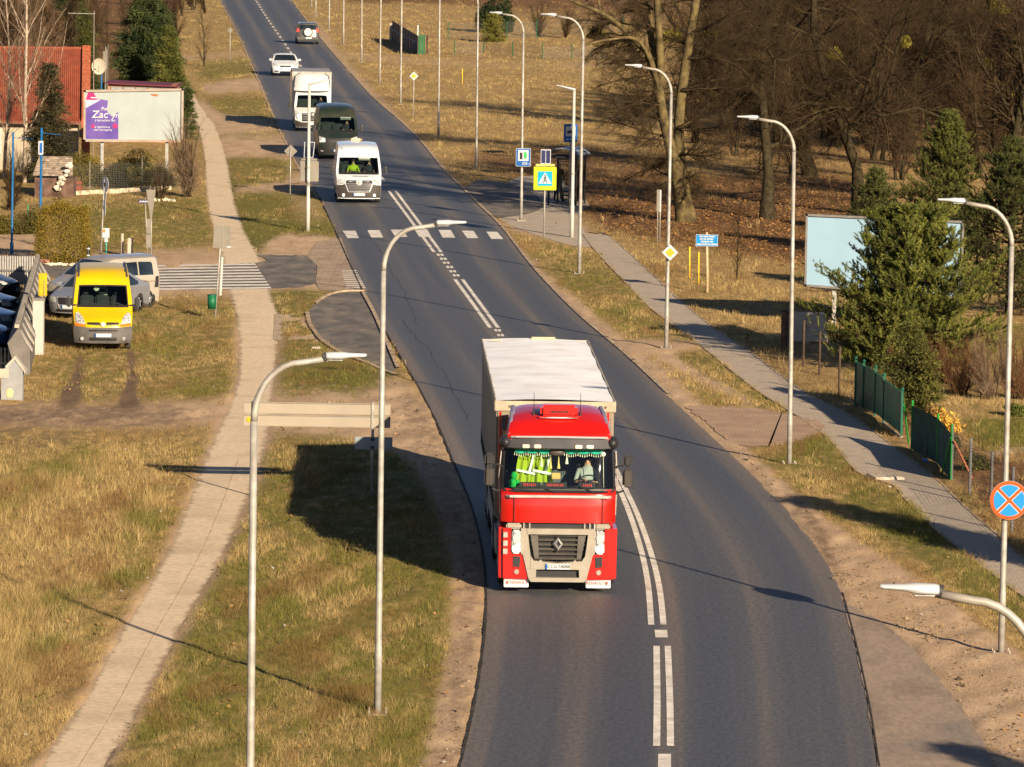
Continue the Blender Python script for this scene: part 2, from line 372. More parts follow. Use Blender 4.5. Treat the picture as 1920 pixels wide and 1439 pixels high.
def ground_material():
    m_, t, b = nt('ground_soil_and_grass'); L = t.links.new
    a = t.nodes.new('ShaderNodeAttribute'); a.attribute_name = 'col'; sp = t.nodes.new('ShaderNodeSeparateColor'); L(a.outputs['Color'], sp.inputs[0])
    tc = t.nodes.new('ShaderNodeTexCoord')
    def noise(s_, det=6, sc_=(1, .35, 1)):
        mp = t.nodes.new('ShaderNodeMapping'); mp.inputs['Scale'].default_value = sc_; L(tc.outputs['Object'], mp.inputs[0])
        n = t.nodes.new('ShaderNodeTexNoise'); n.inputs['Scale'].default_value = s_; n.inputs['Detail'].default_value = det; n.inputs['Roughness'].default_value = .65
        L(mp.outputs[0], n.inputs['Vector']); return n.outputs[0]
    def thr(attr, nz, soft=.15, amp=.9):
        # attr + (noise-.5)*amp -> smoothstep around .5
        m1 = t.nodes.new('ShaderNodeMath'); m1.operation = 'MULTIPLY_ADD'; m1.inputs[1].default_value = amp; m1.inputs[2].default_value = -.5*amp; L(nz, m1.inputs[0])
        m2 = t.nodes.new('ShaderNodeMath'); m2.operation = 'ADD'; L(m1.outputs[0], m2.inputs[0]); L(attr, m2.inputs[1])
        r = t.nodes.new('ShaderNodeMapRange'); r.interpolation_type = 'SMOOTHSTEP'; r.inputs[1].default_value = .5-soft; r.inputs[2].default_value = .5+soft; L(m2.outputs[0], r.inputs[0]); return r.outputs[0]
    def mixc(f, c1, c2):
        x = t.nodes.new('ShaderNodeMix'); x.data_type = 'RGBA'
        for k, c in ((6, c1), (7, c2)):
            if isinstance(c, tuple): x.inputs[k].default_value = (*c, 1)
            else: L(c, x.inputs[k])
        if isinstance(f, float): x.inputs[0].default_value = f
        else: L(f, x.inputs[0])
        return x.outputs[2]
    n1, n2, n3, n4, n5 = noise(1.1), noise(3.5), noise(14, 4), noise(.35, 4), noise(45, 3, (1, .5, 1))
    def rng(nz, lo, hi):
        r = t.nodes.new('ShaderNodeMapRange'); r.inputs[1].default_value = lo; r.inputs[2].default_value = hi; L(nz, r.inputs[0]); return r.outputs[0]
    straw = mixc(rng(n3, .35, .65), mixc(rng(n2, .35, .65), (.44, .31, .135), (.15, .105, .045)), (.26, .165, .065))
    green = mixc(rng(n3, .3, .7), (.07, .072, .014), (.19, .155, .04))
    dirt = mixc(rng(n5, .35, .65), mixc(rng(n1, .38, .62), mixc(rng(n2, .35, .62), (.58, .43, .28), (.36, .25, .155)), (.26, .175, .105)), (.44, .31, .20))
    dirt = mixc(thr(sp.outputs[1], n1, .2), dirt, dirt)
    litter = mixc(rng(n3, .35, .65), mixc(rng(n2, .35, .6), (.12, .065, .03), (.27, .14, .055)), (.07, .04, .02))
    mud = mixc(rng(n2, .35, .65), (.10, .065, .04), (.17, .115, .075))
    c = mixc(thr(sp.outputs[1], n2, .25, 1.3), straw, green)
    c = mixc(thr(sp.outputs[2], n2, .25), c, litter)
    c = mixc(thr(sp.outputs[0], n2, .34, 1.4), c, dirt)
    am = t.nodes.new('ShaderNodeAttribute'); am.attribute_name = 'mud'
    c = mixc(thr(am.outputs['Fac'], n2, .25), c, mud)
    L(c, b.inputs['Base Color']); b.inputs['Roughness'].default_value = .95; b.inputs['Specular IOR Level'].default_value = .1
    bp = t.nodes.new('ShaderNodeBump'); bp.inputs['Strength'].default_value = .5; bp.inputs['Distance'].default_value = .04; L(n3, bp.inputs['Height']); L(bp.outputs[0], b.inputs['Normal'])
    return m_
inside = (Y.ravel() > 55)
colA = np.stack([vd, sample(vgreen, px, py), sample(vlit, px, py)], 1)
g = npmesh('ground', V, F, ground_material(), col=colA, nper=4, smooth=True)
at = g.data.attributes.new('mud', 'FLOAT', 'POINT'); at.data.foreach_set('value', sample(vmud, px, py).astype(np.float32))
struct(g)

# ------------------------------------------------------------------ paved surfaces
def surf_mat(name, stops, sc_u=(1, 1, 1), rough=.8, scale=2., bump=.15, bricks=None, joints=None, spec=.3):
    m_, t, b = nt(name); L = t.links.new; tc = t.nodes.new('ShaderNodeTexCoord')
    mp = t.nodes.new('ShaderNodeMapping'); mp.inputs['Scale'].default_value = sc_u; L(tc.outputs['Object'], mp.inputs[0])
    n = t.nodes.new('ShaderNodeTexNoise'); n.inputs['Scale'].default_value = scale; n.inputs['Detail'].default_value = 8; n.inputs['Roughness'].default_value = .6; L(mp.outputs[0], n.inputs['Vector'])
    cr = t.nodes.new('ShaderNodeValToRGB'); e = cr.color_ramp.elements
    e[0].position = .32; e[0].color = (*stops[0], 1); e[1].position = .68; e[1].color = (*stops[-1], 1)
    if len(stops) > 2: k = e.new(.5); k.color = (*stops[1], 1)
    L(n.outputs[0], cr.inputs[0]); out = cr.outputs[0]
    n2 = t.nodes.new('ShaderNodeTexNoise'); n2.inputs['Scale'].default_value = scale*14; n2.inputs['Detail'].default_value = 4; L(mp.outputs[0], n2.inputs['Vector'])
    mm = t.nodes.new('ShaderNodeMix'); mm.data_type = 'RGBA'; mm.blend_type = 'MULTIPLY'; mm.inputs[0].default_value = .45
    r2 = t.nodes.new('ShaderNodeMapRange'); r2.inputs[1].default_value = .3; r2.inputs[2].default_value = .7; r2.inputs[3].default_value = .6; r2.inputs[4].default_value = 1.25; L(n2.outputs[0], r2.inputs[0])
    L(out, mm.inputs[6]); L(r2.outputs[0], mm.inputs[7]); out = mm.outputs[2]
    if bricks:
        bt = t.nodes.new('ShaderNodeTexBrick'); bt.inputs['Scale'].default_value = 1; bt.inputs['Brick Width'].default_value = bricks[0]; bt.inputs['Row Height'].default_value = bricks[1]; bt.inputs['Mortar Size'].default_value = bricks[2]
        bt.inputs['Color1'].default_value = (1, 1, 1, 1); bt.inputs['Color2'].default_value = (.85, .85, .85, 1); bt.inputs['Mortar'].default_value = (.5, .47, .43, 1)
        L(tc.outputs['Object'], bt.inputs['Vector'])
        m3 = t.nodes.new('ShaderNodeMix'); m3.data_type = 'RGBA'; m3.blend_type = 'MULTIPLY'; m3.inputs[0].default_value = .8; L(out, m3.inputs[6]); L(bt.outputs[0], m3.inputs[7]); out = m3.outputs[2]
    L(out, b.inputs['Base Color']); b.inputs['Roughness'].default_value = rough; b.inputs['Specular IOR Level'].default_value = spec
    bp = t.nodes.new('ShaderNodeBump'); bp.inputs['Strength'].default_value = bump; bp.inputs['Distance'].default_value = .01; L(n2.outputs[0], bp.inputs['Height']); L(bp.outputs[0], b.inputs['Normal'])
    return m_, t, b
def interp_px(pl, y): return float(np.interp(y, [p[1] for p in pl], [p[0] for p in pl]))
# road strip with across / along coordinates
roadL = [P(*p) for p in catmull(ROAD_L, 8)]; 
def resamp(pts, n):
    d = [0]
    for a, b_ in zip(pts, pts[1:]): d.append(d[-1]+(b_-a).length)
    t_ = np.linspace(0, d[-1], n); return [Vector((np.interp(q, d, [p.x for p in pts]), np.interp(q, d, [p.y for p in pts]), 0)) for q in t_], d[-1]
roadR = [P(*p) for p in catmull(ROAD_R, 8)]
def ext(pts, near, far):
    a = pts[0]+(pts[0]-pts[6]).normalized()*far; e = pts[-1]+(pts[-1]-pts[-6]).normalized()*near
    return [a]+pts+[e]
roadL = ext(roadL, 30, 260); roadR = ext(roadR, 30, 260)
rl, rlen = resamp(roadL, 420)
ry = [p.y for p in roadR][::-1]; rx = [p.x for p in roadR][::-1]
def road_right(y): return float(np.interp(y, ry, rx))
NU = 13; Vr = []; uv = []
for i, p in enumerate(rl):
    q = Vector((road_right(p.y), p.y, 0))
    for k in range(NU):
        u = k/(NU-1); v = p.lerp(q, u); v.z = .003+.05*(1-(2*u-1)**2)*.6; Vr.append(v); uv.append((u, i/419*rlen, 0))
Fr = []
for i in range(419):
    for k in range(NU-1): a = i*NU+k; Fr.append((a, a+NU, a+NU+1, a+1))
def road_z(x, y):
    ly = [p.y for p in rl][::-1]; lx = float(np.interp(y, ly, [p.x for p in rl][::-1])); r_ = road_right(y)
    u = (x-lx)/(r_-lx); return .003+.03*(1-(2*u-1)**2) if 0 <= u <= 1 else 0.003
m_, t, b = nt('road_asphalt'); L = t.links.new
a = t.nodes.new('ShaderNodeAttribute'); a.attribute_name = 'col'; sp = t.nodes.new('ShaderNodeSeparateColor'); L(a.outputs['Color'], sp.inputs[0])
cmb = t.nodes.new('ShaderNodeCombineXYZ'); L(sp.outputs[0], cmb.inputs[0]); L(sp.outputs[1], cmb.inputs[1])
def nz_uv(su, sv, det=5):
    mp = t.nodes.new('ShaderNodeMapping'); mp.inputs['Scale'].default_value = (su, sv, 1); L(cmb.outputs[0], mp.inputs[0])
    n = t.nodes.new('ShaderNodeTexNoise'); n.inputs['Scale'].default_value = 1; n.inputs['Detail'].default_value = det; L(mp.outputs[0], n.inputs['Vector']); return n.outputs[0]
nA = nz_uv(7, .012, 4); nB = nz_uv(26, .05, 6); nC = nz_uv(90, 5, 6)
cv = t.nodes.new('ShaderNodeFloatCurve'); cc = cv.mapping.curves[0]
pts_ = [(0, .95), (.05, .7), (.12, .26), (.2, .45), (.26, .74), (.36, .28), (.46, .48), (.5, .76), (.56, .42), (.66, .26), (.74, .74), (.86, .26), (.94, .65), (1, .95)]
cc.points[0].location = pts_[0]; cc.points[1].location = pts_[-1]
for q in pts_[1:-1]: cc.points.new(*q)
cv.mapping.update(); L(sp.outputs[0], cv.inputs[1])
ad = t.nodes.new('ShaderNodeMath'); ad.operation = 'MULTIPLY_ADD'; ad.inputs[1].default_value = 1.1; L(nA, ad.inputs[0])
a2 = t.nodes.new('ShaderNodeMath'); a2.operation = 'MULTIPLY_ADD'; a2.inputs[1].default_value = .6; L(nB, a2.inputs[0]); L(ad.outputs[0], a2.inputs[2])
sb = t.nodes.new('ShaderNodeMath'); sb.operation = 'SUBTRACT'; sb.inputs[1].default_value = .95; L(cv.outputs[0], sb.inputs[0]); L(sb.outputs[0], ad.inputs[2])
cr = t.nodes.new('ShaderNodeValToRGB'); e = cr.color_ramp.elements
e[0].position = .1; e[0].color = (.056, .060, .070, 1); e[1].position = .95; e[1].color = (.155, .122, .092, 1); k = e.new(.5); k.color = (.078, .076, .076, 1)
L(a2.outputs[0], cr.inputs[0])
mm = t.nodes.new('ShaderNodeMix'); mm.data_type = 'RGBA'; mm.blend_type = 'MULTIPLY'; mm.inputs[0].default_value = .8
r2 = t.nodes.new('ShaderNodeMapRange'); r2.inputs[1].default_value = .3; r2.inputs[2].default_value = .7; r2.inputs[3].default_value = .6; r2.inputs[4].default_value = 1.3; L(nC, r2.inputs[0])
L(cr.outputs[0], mm.inputs[6]); L(r2.outputs[0], mm.inputs[7]); L(mm.outputs[2], b.inputs['Base Color'])
b.inputs['Roughness'].default_value = .62; b.inputs['Specular IOR Level'].default_value = .5
bp = t.nodes.new('ShaderNodeBump'); bp.inputs['Strength'].default_value = .25; bp.inputs['Distance'].default_value = .01; L(nC, bp.inputs['Height']); L(bp.outputs[0], b.inputs['Normal'])
road = npmesh('road', np.array([tuple(v) for v in Vr]), np.array(Fr), m_, col=np.array(uv), nper=4, smooth=True); struct(road)

def poly_sheet(name, poly, z, m_, jit=0, n=None, cat=6):
    pts = catmull(poly+[poly[0]], cat)[:-1] if cat else poly
    if jit:
        pts = dens(pts+[pts[0]], n or 160)[:-1]
        pts = [(p[0]+rnd.gauss(0, jit), p[1]+rnd.gauss(0, jit*.5)) for p in pts]
    vs = [P(*p) for p in pts]; bm = bmesh.new(); bv = [bm.verts.new((v.x, v.y, z)) for v in vs]; bm.faces.new(bv)
    bmesh.ops.triangulate(bm, faces=bm.faces[:]); bmesh.ops.recalc_face_normals(bm, faces=bm.faces[:])
    for f in bm.faces:
        if f.normal.z < 0: f.normal_flip()
    me = bpy.data.meshes.new(name); bm.to_mesh(me); bm.free(); me.materials.append(m_)
    return struct(link(bpy.data.objects.new(name, me)))
def strip(name, Lp, Rp, z, m_, nu=4, jit=0, ny=300, kind=True, wv=False):
    y0 = max(Lp[0][1], Rp[0][1]); y1 = min(Lp[-1][1], Rp[-1][1]); Lc, Rc = catmull(Lp), catmull(Rp); vs = []; fs = []
    for i in range(ny):
        y = y0+(y1-y0)*i/(ny-1); xl = interp_px(Lc, y); xr = interp_px(Rc, y); s_ = (y+277)/1400
        wa = (sum(math.sin(y*.09*q_+q_*q_*1.7) for q_ in (1, 1.7, 2.9, 4.3, 7.1))/5*11*s_) if wv else 0; wb = (sum(math.sin(y*.11*q_+q_*3.1) for q_ in (1, 1.9, 3.1, 4.7, 6.3))/5*11*s_) if wv else 0; xl += wa; xr += wb
        if jit: xl += rnd.gauss(0, jit*s_); xr += rnd.gauss(0, jit*s_)
        for k in range(nu): p = P(xl+(xr-xl)*k/(nu-1), y); vs.append((p.x, p.y, z))
    for i in range(ny-1):
        for k in range(nu-1): a = i*nu+k; fs.append((a, a+nu, a+nu+1, a+1))
    o = npmesh(name, np.array(vs), np.array(fs), m_, nper=4, col=np.array([(k/(nu-1), 0, 0) for i in range(ny) for k in range(nu)])); return struct(o) if kind else o
off0 = lambda pl, d: [(p[0]+d*(p[1]+277)/1400, p[1]) for p in pl]
sandpath, t_, b_ = surf_mat('dusty_slab_path', [(.47, .37, .245), (.60, .475, .325), (.54, .425, .285)], (1, 1, 1), .9, .5, .2)
def feather(m_, t, b, amt=.09, amp=.16):
    L = t.links.new; a = t.nodes.new('ShaderNodeAttribute'); a.attribute_name = 'col'; s_ = t.nodes.new('ShaderNodeSeparateColor'); L(a.outputs['Color'], s_.inputs[0])
    def mth(op, x, y):
        n = t.nodes.new('ShaderNodeMath'); n.operation = op
        for k, q in enumerate((x, y)):
            if isinstance(q, (int, float)): n.inputs[k].default_value = q
            else: L(q, n.inputs[k])
        return n.outputs[0]
    d = mth('MINIMUM', s_.outputs[0], mth('SUBTRACT', 1, s_.outputs[0])); tc = t.nodes.new('ShaderNodeTexCoord'); nz = t.nodes.new('ShaderNodeTexNoise'); nz.inputs['Scale'].default_value = 1.6; nz.inputs['Detail'].default_value = 9; nz.inputs['Roughness'].default_value = .7; L(tc.outputs['Object'], nz.inputs['Vector'])
    e_ = mth('ADD', d, mth('MULTIPLY', mth('SUBTRACT', nz.outputs[0], .5), amp*2.4)); r = t.nodes.new('ShaderNodeMapRange'); r.interpolation_type = 'SMOOTHSTEP'; r.inputs[1].default_value = amt*.35; r.inputs[2].default_value = amt*1.9; L(e_, r.inputs[0])
    tr_ = t.nodes.new('ShaderNodeBsdfTransparent'); mx = t.nodes.new('ShaderNodeMixShader'); L(r.outputs[0], mx.inputs[0]); L(tr_.outputs[0], mx.inputs[1]); L(b.outputs[0], mx.inputs[2]); L(mx.outputs[0], t.nodes['Material Output'].inputs[0])
feather(sandpath, t_, b_)
strip('footpath', off0(PATH_L, -12), off0(PATH_R, 12), .004, sandpath, nu=17, ny=500)
patch, _, _ = surf_mat('old_slabs', [(.36, .27, .19), (.48, .37, .26)], (1, .5, 1), .9, 2, .2, bricks=(1.0, .5, .02))
poly_sheet('slab_landing', [(515,590),(575,592),(590,618),(600,642),(560,640),(512,638)], .012, patch, cat=0)
side_m, _, _ = surf_mat('pavement_setts', [(.34, .285, .225), (.44, .37, .29), (.39, .325, .255)], (1, 1, 1), .85, .9, .2, bricks=(.2, .1, .008))
strip('pavement', SIDE_L, SIDE_R, .016, side_m, jit=.5, ny=300)
poly_sheet('bus_stop_pavement', STOPPAVE, .012, side_m, cat=3)
asph2, _, _ = surf_mat('old_patchy_asphalt', [(.075, .068, .062), (.13, .115, .10), (.22, .18, .14)], (1, .4, 1), .85, 1.4, .3)
poly_sheet('layby', LAYBY, .010, asph2, jit=1.2, n=120)
poly_sheet('side_road', SIDEROAD, .009, asph2, jit=1.5, n=260, cat=0)
poly_sheet('bus_bay', BAY, .016, asph2, cat=4)
poly_sheet('paved_apron', PAVED, .012, surf_mat('brown_slabs', [(.26, .19, .135), (.42, .32, .22)], (1, .5, 1), .9, 1.5, .2, bricks=(.4, .3, .012))[0], cat=0)
poly_sheet('road_shoulder', APRON, .012, surf_mat('dusty_asphalt', [(.19, .145, .11), (.30, .225, .165), (.20, .165, .135)], (1, .3, 1), .85, .7, .2)[0], jit=1.5, n=160, cat=3)
poly_sheet('brick_crossover', BRICK, .022, surf_mat('red_setts', [(.32, .205, .14), (.44, .31, .21)], (1, 1, 1), .9, 1.2, .2, bricks=(.2, .1, .008))[0], jit=3, n=120)
# kerbs and seams
M_KERB = mat('kerb_concrete', (.36, .27, .18), .9, var=.25, scale=2)
M_TAR = mat('tar_seam', (.03, .024, .02), .9, var=.3)
def ribbon(name, pl, wd, z, m_, h=0., jit=0, kind='structure', n=200):
    pts = [P(*p) for p in dens(catmull(pl), n)]; mb = MB(); Lf = []; Rt = []
    for i, p in enumerate(pts):
        t1 = (pts[min(i+1, n-1)]-pts[max(i-1, 0)]).normalized(); nn = Vector((t1.y, -t1.x, 0)); w2 = wd/2*(1+rnd.uniform(-jit, jit))
        Lf.append(p-nn*w2); Rt.append(p+nn*w2)
    vs = []
    for a_, b2 in zip(Lf, Rt): vs += [(a_.x, a_.y, z-.05), (a_.x, a_.y, z+h), (b2.x, b2.y, z+h), (b2.x, b2.y, z-.05)]
    fs = []
    for i in range(n-1):
        for k in range(3): q = i*4+k; fs.append((q, q+4, q+5, q+1))
    mb.add(vs, fs); o = mb.build(name, m_); smooth_angle(o, 20); return struct(o)
off = lambda pl, d: [(p[0]+d*(p[1]+277)/1400, p[1]) for p in pl]
ribbon('road_edge_seam', off(ROAD_L, -1)[5:], .055, .008, M_TAR, .012, jit=.35, n=500)
ribbon('road_edge_seam', off(ROAD_R, 3)[17:], .032, .010, M_TAR, .008, jit=.25, n=300)
ribbon('kerb', off(ROAD_R, 6)[:13], .12, .012, M_KERB, .02, jit=.1, n=400)
ribbon('kerb', off(ROAD_L, -8)[:6], .10, .012, M_KERB, .015, jit=.2, n=300)
ribbon('kerb', [(576,588),(580,608),(590,624),(604,641),(640,664),(690,684),(722,698),(744,706)], .13, .015, M_KERB, .05)
ribbon('kerb', [(680,549),(702,590),(724,640),(746,692)], .12, .015, M_KERB, .04)
ribbon('kerb', [(590,570),(612,556),(640,548),(682,547)], .10, .03, M_KERB, .03)
ribbon('pavement_edging', off(SIDE_L, -4), .07, .014, M_KERB, .014)
ribbon('pavement_edging', off(SIDE_R, 4), .06, .014, M_KERB, .012)
# fine cracks / slab joints on the footpath
for k, f in enumerate((.60,)):
    pl = [(a_[0]+(interp_px(PATH_R, a_[1])-a_[0])*f, a_[1]) for a_ in PATH_L if a_[1] > 820]
    ribbon('path_joint', pl, .012, .006, mat('joint_soil', (.36, .27, .18), .95), .002, jit=.95, n=240)
# painted markings
M_PAINT = mat('road_paint', (.70, .65, .57), .6, var=.12, scale=5, dirt=(.25, .22, .2), dirt_amt=.55)
mk = MB()
def quadpx(pts, dz=.006):
    vs = []
    for p in pts:
        q = P(*p); q.z = road_z(q.x, q.y)+dz; vs.append(q)
    mk.add(vs, [tuple(range(len(vs)))])
def lineband(pl, wd, dz=.006, n=60):
    pts = [P(*p) for p in dens(catmull(pl), n)]
    for i in range(n-1):
        a_, b2 = pts[i], pts[i+1]; t1 = (pts[min(i+2, n-1)]-pts[max(i-1, 0)]).normalized(); nn = Vector((t1.y, -t1.x, 0))*wd/2
        vs = [a_-nn, b2-nn, b2+nn, a_+nn]
        for v in vs: v.z = road_z(v.x, v.y)+dz
        mk.add(vs, [(0, 1, 2, 3)])
W_ = .125
lineband([(1125,850),(1147,890),(1178,960),(1202,1035),(1215,1100),(1221,1175)], W_); lineband([(1140,850),(1163,900),(1196,970),(1222,1045),(1237,1110),(1244,1175)], W_)
lineband([(1231,1215),(1232,1320),(1231,1403)], W_); lineband([(1252,1215),(1256,1320),(1257,1403)], W_)
quadpx([(1227,1185),(1251,1185),(1252,1199),(1229,1199)]); quadpx([(1234,1418),(1258,1418),(1258,1500),(1232,1500)])
lineband([(729,360),(772,418),(814,475)], .13); lineband([(742,360),(785,418),(827,475)], .13)
lineband([(853,526),(886,571),(919,617)], .13); lineband([(867,526),(900,571),(934,617)], .13)
for cx, cy in ((824,480),(830,487.5),(835.5,495),(842,503),(847.5,511),(854,518.5),(932,622),(937,631),(943,640)):
    quadpx([(cx-6,cy-2),(cx-.6,cy-2),(cx+1.4,cy+2),(cx-4,cy+2)]); quadpx([(cx+1,cy-2),(cx+6.4,cy-2),(cx+8.4,cy+2),(cx+3,cy+2)])
dl, _n = resamp([P(*p) for p in catmull([(470,-16),(482,5),(503,38.6),(525,70),(547,102),(567,130),(610,190),(662,263),(724,347)])], 800)
dd = 0; i0 = 0
cum = 0
for i in range(799):
    cum += (dl[i+1]-dl[i]).length
    if (cum % 7.8) < 3.6:
        a_, b2 = dl[i], dl[i+1]; nn = Vector(((b2-a_).y, -(b2-a_).x, 0)).normalized()*.075*1.1
        vs = [a_-nn, b2-nn, b2+nn, a_+nn]
        for v in vs: v.z = road_z(v.x, v.y)+.008
        mk.add(vs, [(0, 1, 2, 3)])
Z4 = [((650,295),(745,295),(772,350),(687,350)), ((835,292),(925,292),(955,348),(865,348)), ((1010,290),(1105,290),(1135,345),(1045,345)), ((1190,290),(1285,290),(1315,345),(1225,345)), ((1368,292),(1460,292),(1495,350),(1400,350)), ((1543,297),(1630,297),(1668,352),(1585,352)), ((1727,302),(1808,302),(1855,357),(1765,357))]
for z in Z4: quadpx([(480+x/4, 360+y/4) for x, y in z], .004)
o = mk.build('road_markings', M_PAINT); struct(o)
M_PATCH = mat('asphalt_patch', (.070, .068, .069), .85, var=.2, scale=3)
for k, pl in enumerate(([(1396,1032),(1452,1026),(1505,1030),(1520,1058),(1470,1068),(1404,1066)], [(1052,745),(1078,740),(1100,752),(1074,758)], [(1000,1290),(1020,1286),(1030,1320),(1008,1330)], [(1180,1250),(1196,1248),(1203,1290),(1186,1296)], [(752,560),(768,558),(782,580),(766,584)])):
    pts = [P(*p) for p in dens(pl+[pl[0]], 40)[:-1]]; mb = MB(); vs = [(p.x+rnd.gauss(0, .03), p.y+rnd.gauss(0, .08), road_z(p.x, p.y)+.0015) for p in pts]
    if k == 0:
        for a_ in range(14):
            for b_2 in range(6):
                q4 = []
                for ua, ub in ((a_, b_2), (a_+1, b_2), (a_+1, b_2+1), (a_, b_2+1)):
                    u, v = ua/14, ub/6; q = P(1396+u*110+v*12+3*math.sin(ua*2.1), 1030-u*3+v*37+2*math.sin(ub*3.+ua)); q4.append((q.x, q.y, road_z(q.x, q.y)+.004))
                mb.add(q4, [(3, 2, 1, 0)])
        pass
def crack(pl, wd=.009):
    pts = [P(*p) for p in dens(pl, 70)]; mb = MB(); vs = []; ox = 0
    for i, p in enumerate(pts):
        ox = ox*.8+rnd.gauss(0, .04); oy = rnd.gauss(0, .05); w2 = wd*rnd.uniform(.3, 1.4); x, y = p.x+ox, p.y+oy; z = road_z(x, y)+.003
        vs += [(x-w2, y-w2, z), (x+w2, y+w2, z)]
    mb.add(vs, [(2*i, 2*i+2, 2*i+3, 2*i+1) for i in range(69)]); struct(mb.build('road_crack', M_TAR))
for pl in ([(1150,785),(1172,790),(1190,806),(1212,820)], [(760,600),(830,700),(880,790)], [(690,430),(740,520),(790,610)]): crack(pl)
mk = MB()
for k in range(9):
    y = 495+k*5.5
    xl = 296+k*.3; xr = 478+k*3.6
    vs = [P(xl, y+3.5-k*.1), P(xl, y+6), P(xr+2, y+3), P(xr, y+.2)]
    mk.add([(v.x, v.y, .018) for v in vs], [(0, 1, 2, 3)])
for k in range(9):
    y = 508+k*3.9; xl = 640+k*1.2; xr = 668+k*2.1
    vs = [P(xl, y+1.4), P(xl, y+2.6), P(xr+1, y+1.8), P(xr, y)]
    mk.add([(v.x, v.y, .020) for v in vs], [(0, 1, 2, 3)])
struct(mk.build('crossing_stripes', M_PAINT))
# ------------------------------------------------------------------ grass tufts (nobody could count them)
hardmask = blur(maskflat & ~pathmask, 1, 1)
M_BLADE = attr_mat('grass_blades', .8, .25)
def scatter_grass(name, n, accept, hfun, cfun, wpx=.9, blades=4, label=None):
    gxr = nrg.uniform(-60, 1980, n); gyr = nrg.uniform(-40, 1560, n)
    keep = accept(gxr, gyr) & (sample(hardmask, gxr, gyr) < .7); gxr, gyr = gxr[keep], gyr[keep]; n = len(gxr)
    X, Y = Pn(gxr, gyr); s_ = FPX/np.maximum(Y, 1)
    h = hfun(gxr, gyr, X, Y); c = cfun(gxr, gyr, X, Y)
    B = blades; idx = np.repeat(np.arange(n), B); N = n*B
    spread = np.repeat(np.maximum(.03, 2.5/s_), B)
    bx = X[idx]+nrg.normal(0, 1, N)*spread; by = Y[idx]+nrg.normal(0, 1, N)*spread*2
    az = nrg.uniform(0, 6.28, N); ln = h[idx]*nrg.uniform(.5, 1.15, N); lean = nrg.uniform(.1, .9, N)*ln
    wd = np.repeat(np.maximum(.006, wpx/s_), B)*nrg.uniform(.6, 1.3, N)/2
    ca = nrg.uniform(-.9, .9, N)
    V = np.empty((N, 3, 3)); V[:, 0] = np.stack([bx-wd*np.cos(ca), by-wd*np.sin(ca), np.full(N, -.03)], 1)
    V[:, 1] = np.stack([bx+wd*np.cos(ca), by+wd*np.sin(ca), np.full(N, -.03)], 1)
    V[:, 2] = np.stack([bx+np.cos(az)*lean, by+np.sin(az)*lean, ln], 1)
    fd = np.clip((Y[idx]-190)/160, 0, 1)[:, None]; cc = c[idx]*(nrg.uniform(.5, 1.35, (N, 1))*(1-fd)+nrg.uniform(.85, 1.08, (N, 1))*fd); col = np.repeat(cc, 3, 0)
    F = np.arange(N*3).reshape(-1, 3)
    o = npmesh(name, V.reshape(-1, 3), F, M_BLADE, col=col)
    return tag(o, label, 'grass', kind='stuff')
STRAW = np.array((.45, .34, .15)); STRAW2 = np.array((.19, .12, .045)); GRN = np.array((.06, .075, .012)); GRN2 = np.array((.19, .165, .04)); LIT = np.array((.15, .08, .035))
def acc_grass(x, y):
    d = sample(vdirt, x, y)+sample(vflat, x, y)*1.0+sample(vmud, x, y)*1.0+sample(vlit, x, y)*.55+wob(x*.05, y*.1, 2.2)*.12+wob(x*.3, y*.5, 1.5)*.12
    return nrg.uniform(0, 1, len(x)) > np.clip((d-.22)*1.6, 0, 1.01)
def h_grass(x, y, X, Y):
    t_ = sample(vtall, x, y); k = np.clip(wob(X, Y*.5, 2.4)+.1, 0, 1.2)
    far = np.clip((Y-250)/300, 0, 1)
    return (.06+.13*t_+t_*k*.22+.05*np.clip(wob(X+30, Y*.5, 4.5), 0, 2))*(1+far*.3)
def c_grass(x, y, X, Y):
    gq = sample(vgreen, x, y)+wob(X, Y*.4, 1.7)*.22+wob(X+9, Y*.4, 5.1)*.22+wob(X+3, Y*.4, 14.)*.16+nrg.normal(0, .12, len(x))
    a = np.clip((gq-.35)/.3, 0, 1)[:, None]; m2 = nrg.uniform(0, 1, (len(x), 1))
    fd = np.clip((Y-190)/160, 0, 1)[:, None]; m2 = m2*(1-fd)+(.45+.35*m2)*fd; c = (STRAW*m2+STRAW2*(1-m2))*(1-a)+(GRN*m2+GRN2*(1-m2))*a; ru = np.clip((wob(X+60, Y*.35, 3.1)+wob(X+7, Y*.4, 9.)*.6-.4)*1.2, 0, .6)[:, None]; c = c*(1-ru)+np.array((.15, .08, .03))*ru
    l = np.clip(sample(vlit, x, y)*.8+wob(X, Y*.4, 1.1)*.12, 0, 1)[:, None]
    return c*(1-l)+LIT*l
scatter_grass('grass', 330000, acc_grass, h_grass, c_grass, .85, 4, 'winter grass, straw and green tufts, covering the verges and fields')
def acc_tall(x, y):
    k = sample(vtall, x, y)*(1-sample(vflat, x, y))-sample(vdirt, x, y)*.8
    return (nrg.uniform(0, 1, len(x)) < np.clip((k-.3)*1.2, 0, 1)) & (wob(x*.03, y*.05, 3.0) > .05)
scatter_grass('dry_tall_grass', 60000, acc_tall, lambda x, y, X, Y: .18+.22*nrg.uniform(0, 1, len(x)), lambda x, y, X, Y: (STRAW*1.05)[None]*nrg.uniform(.45, 1.1, (len(x), 1)), .8, 6, 'taller straw-coloured dead grass in clumps on the rough ground')
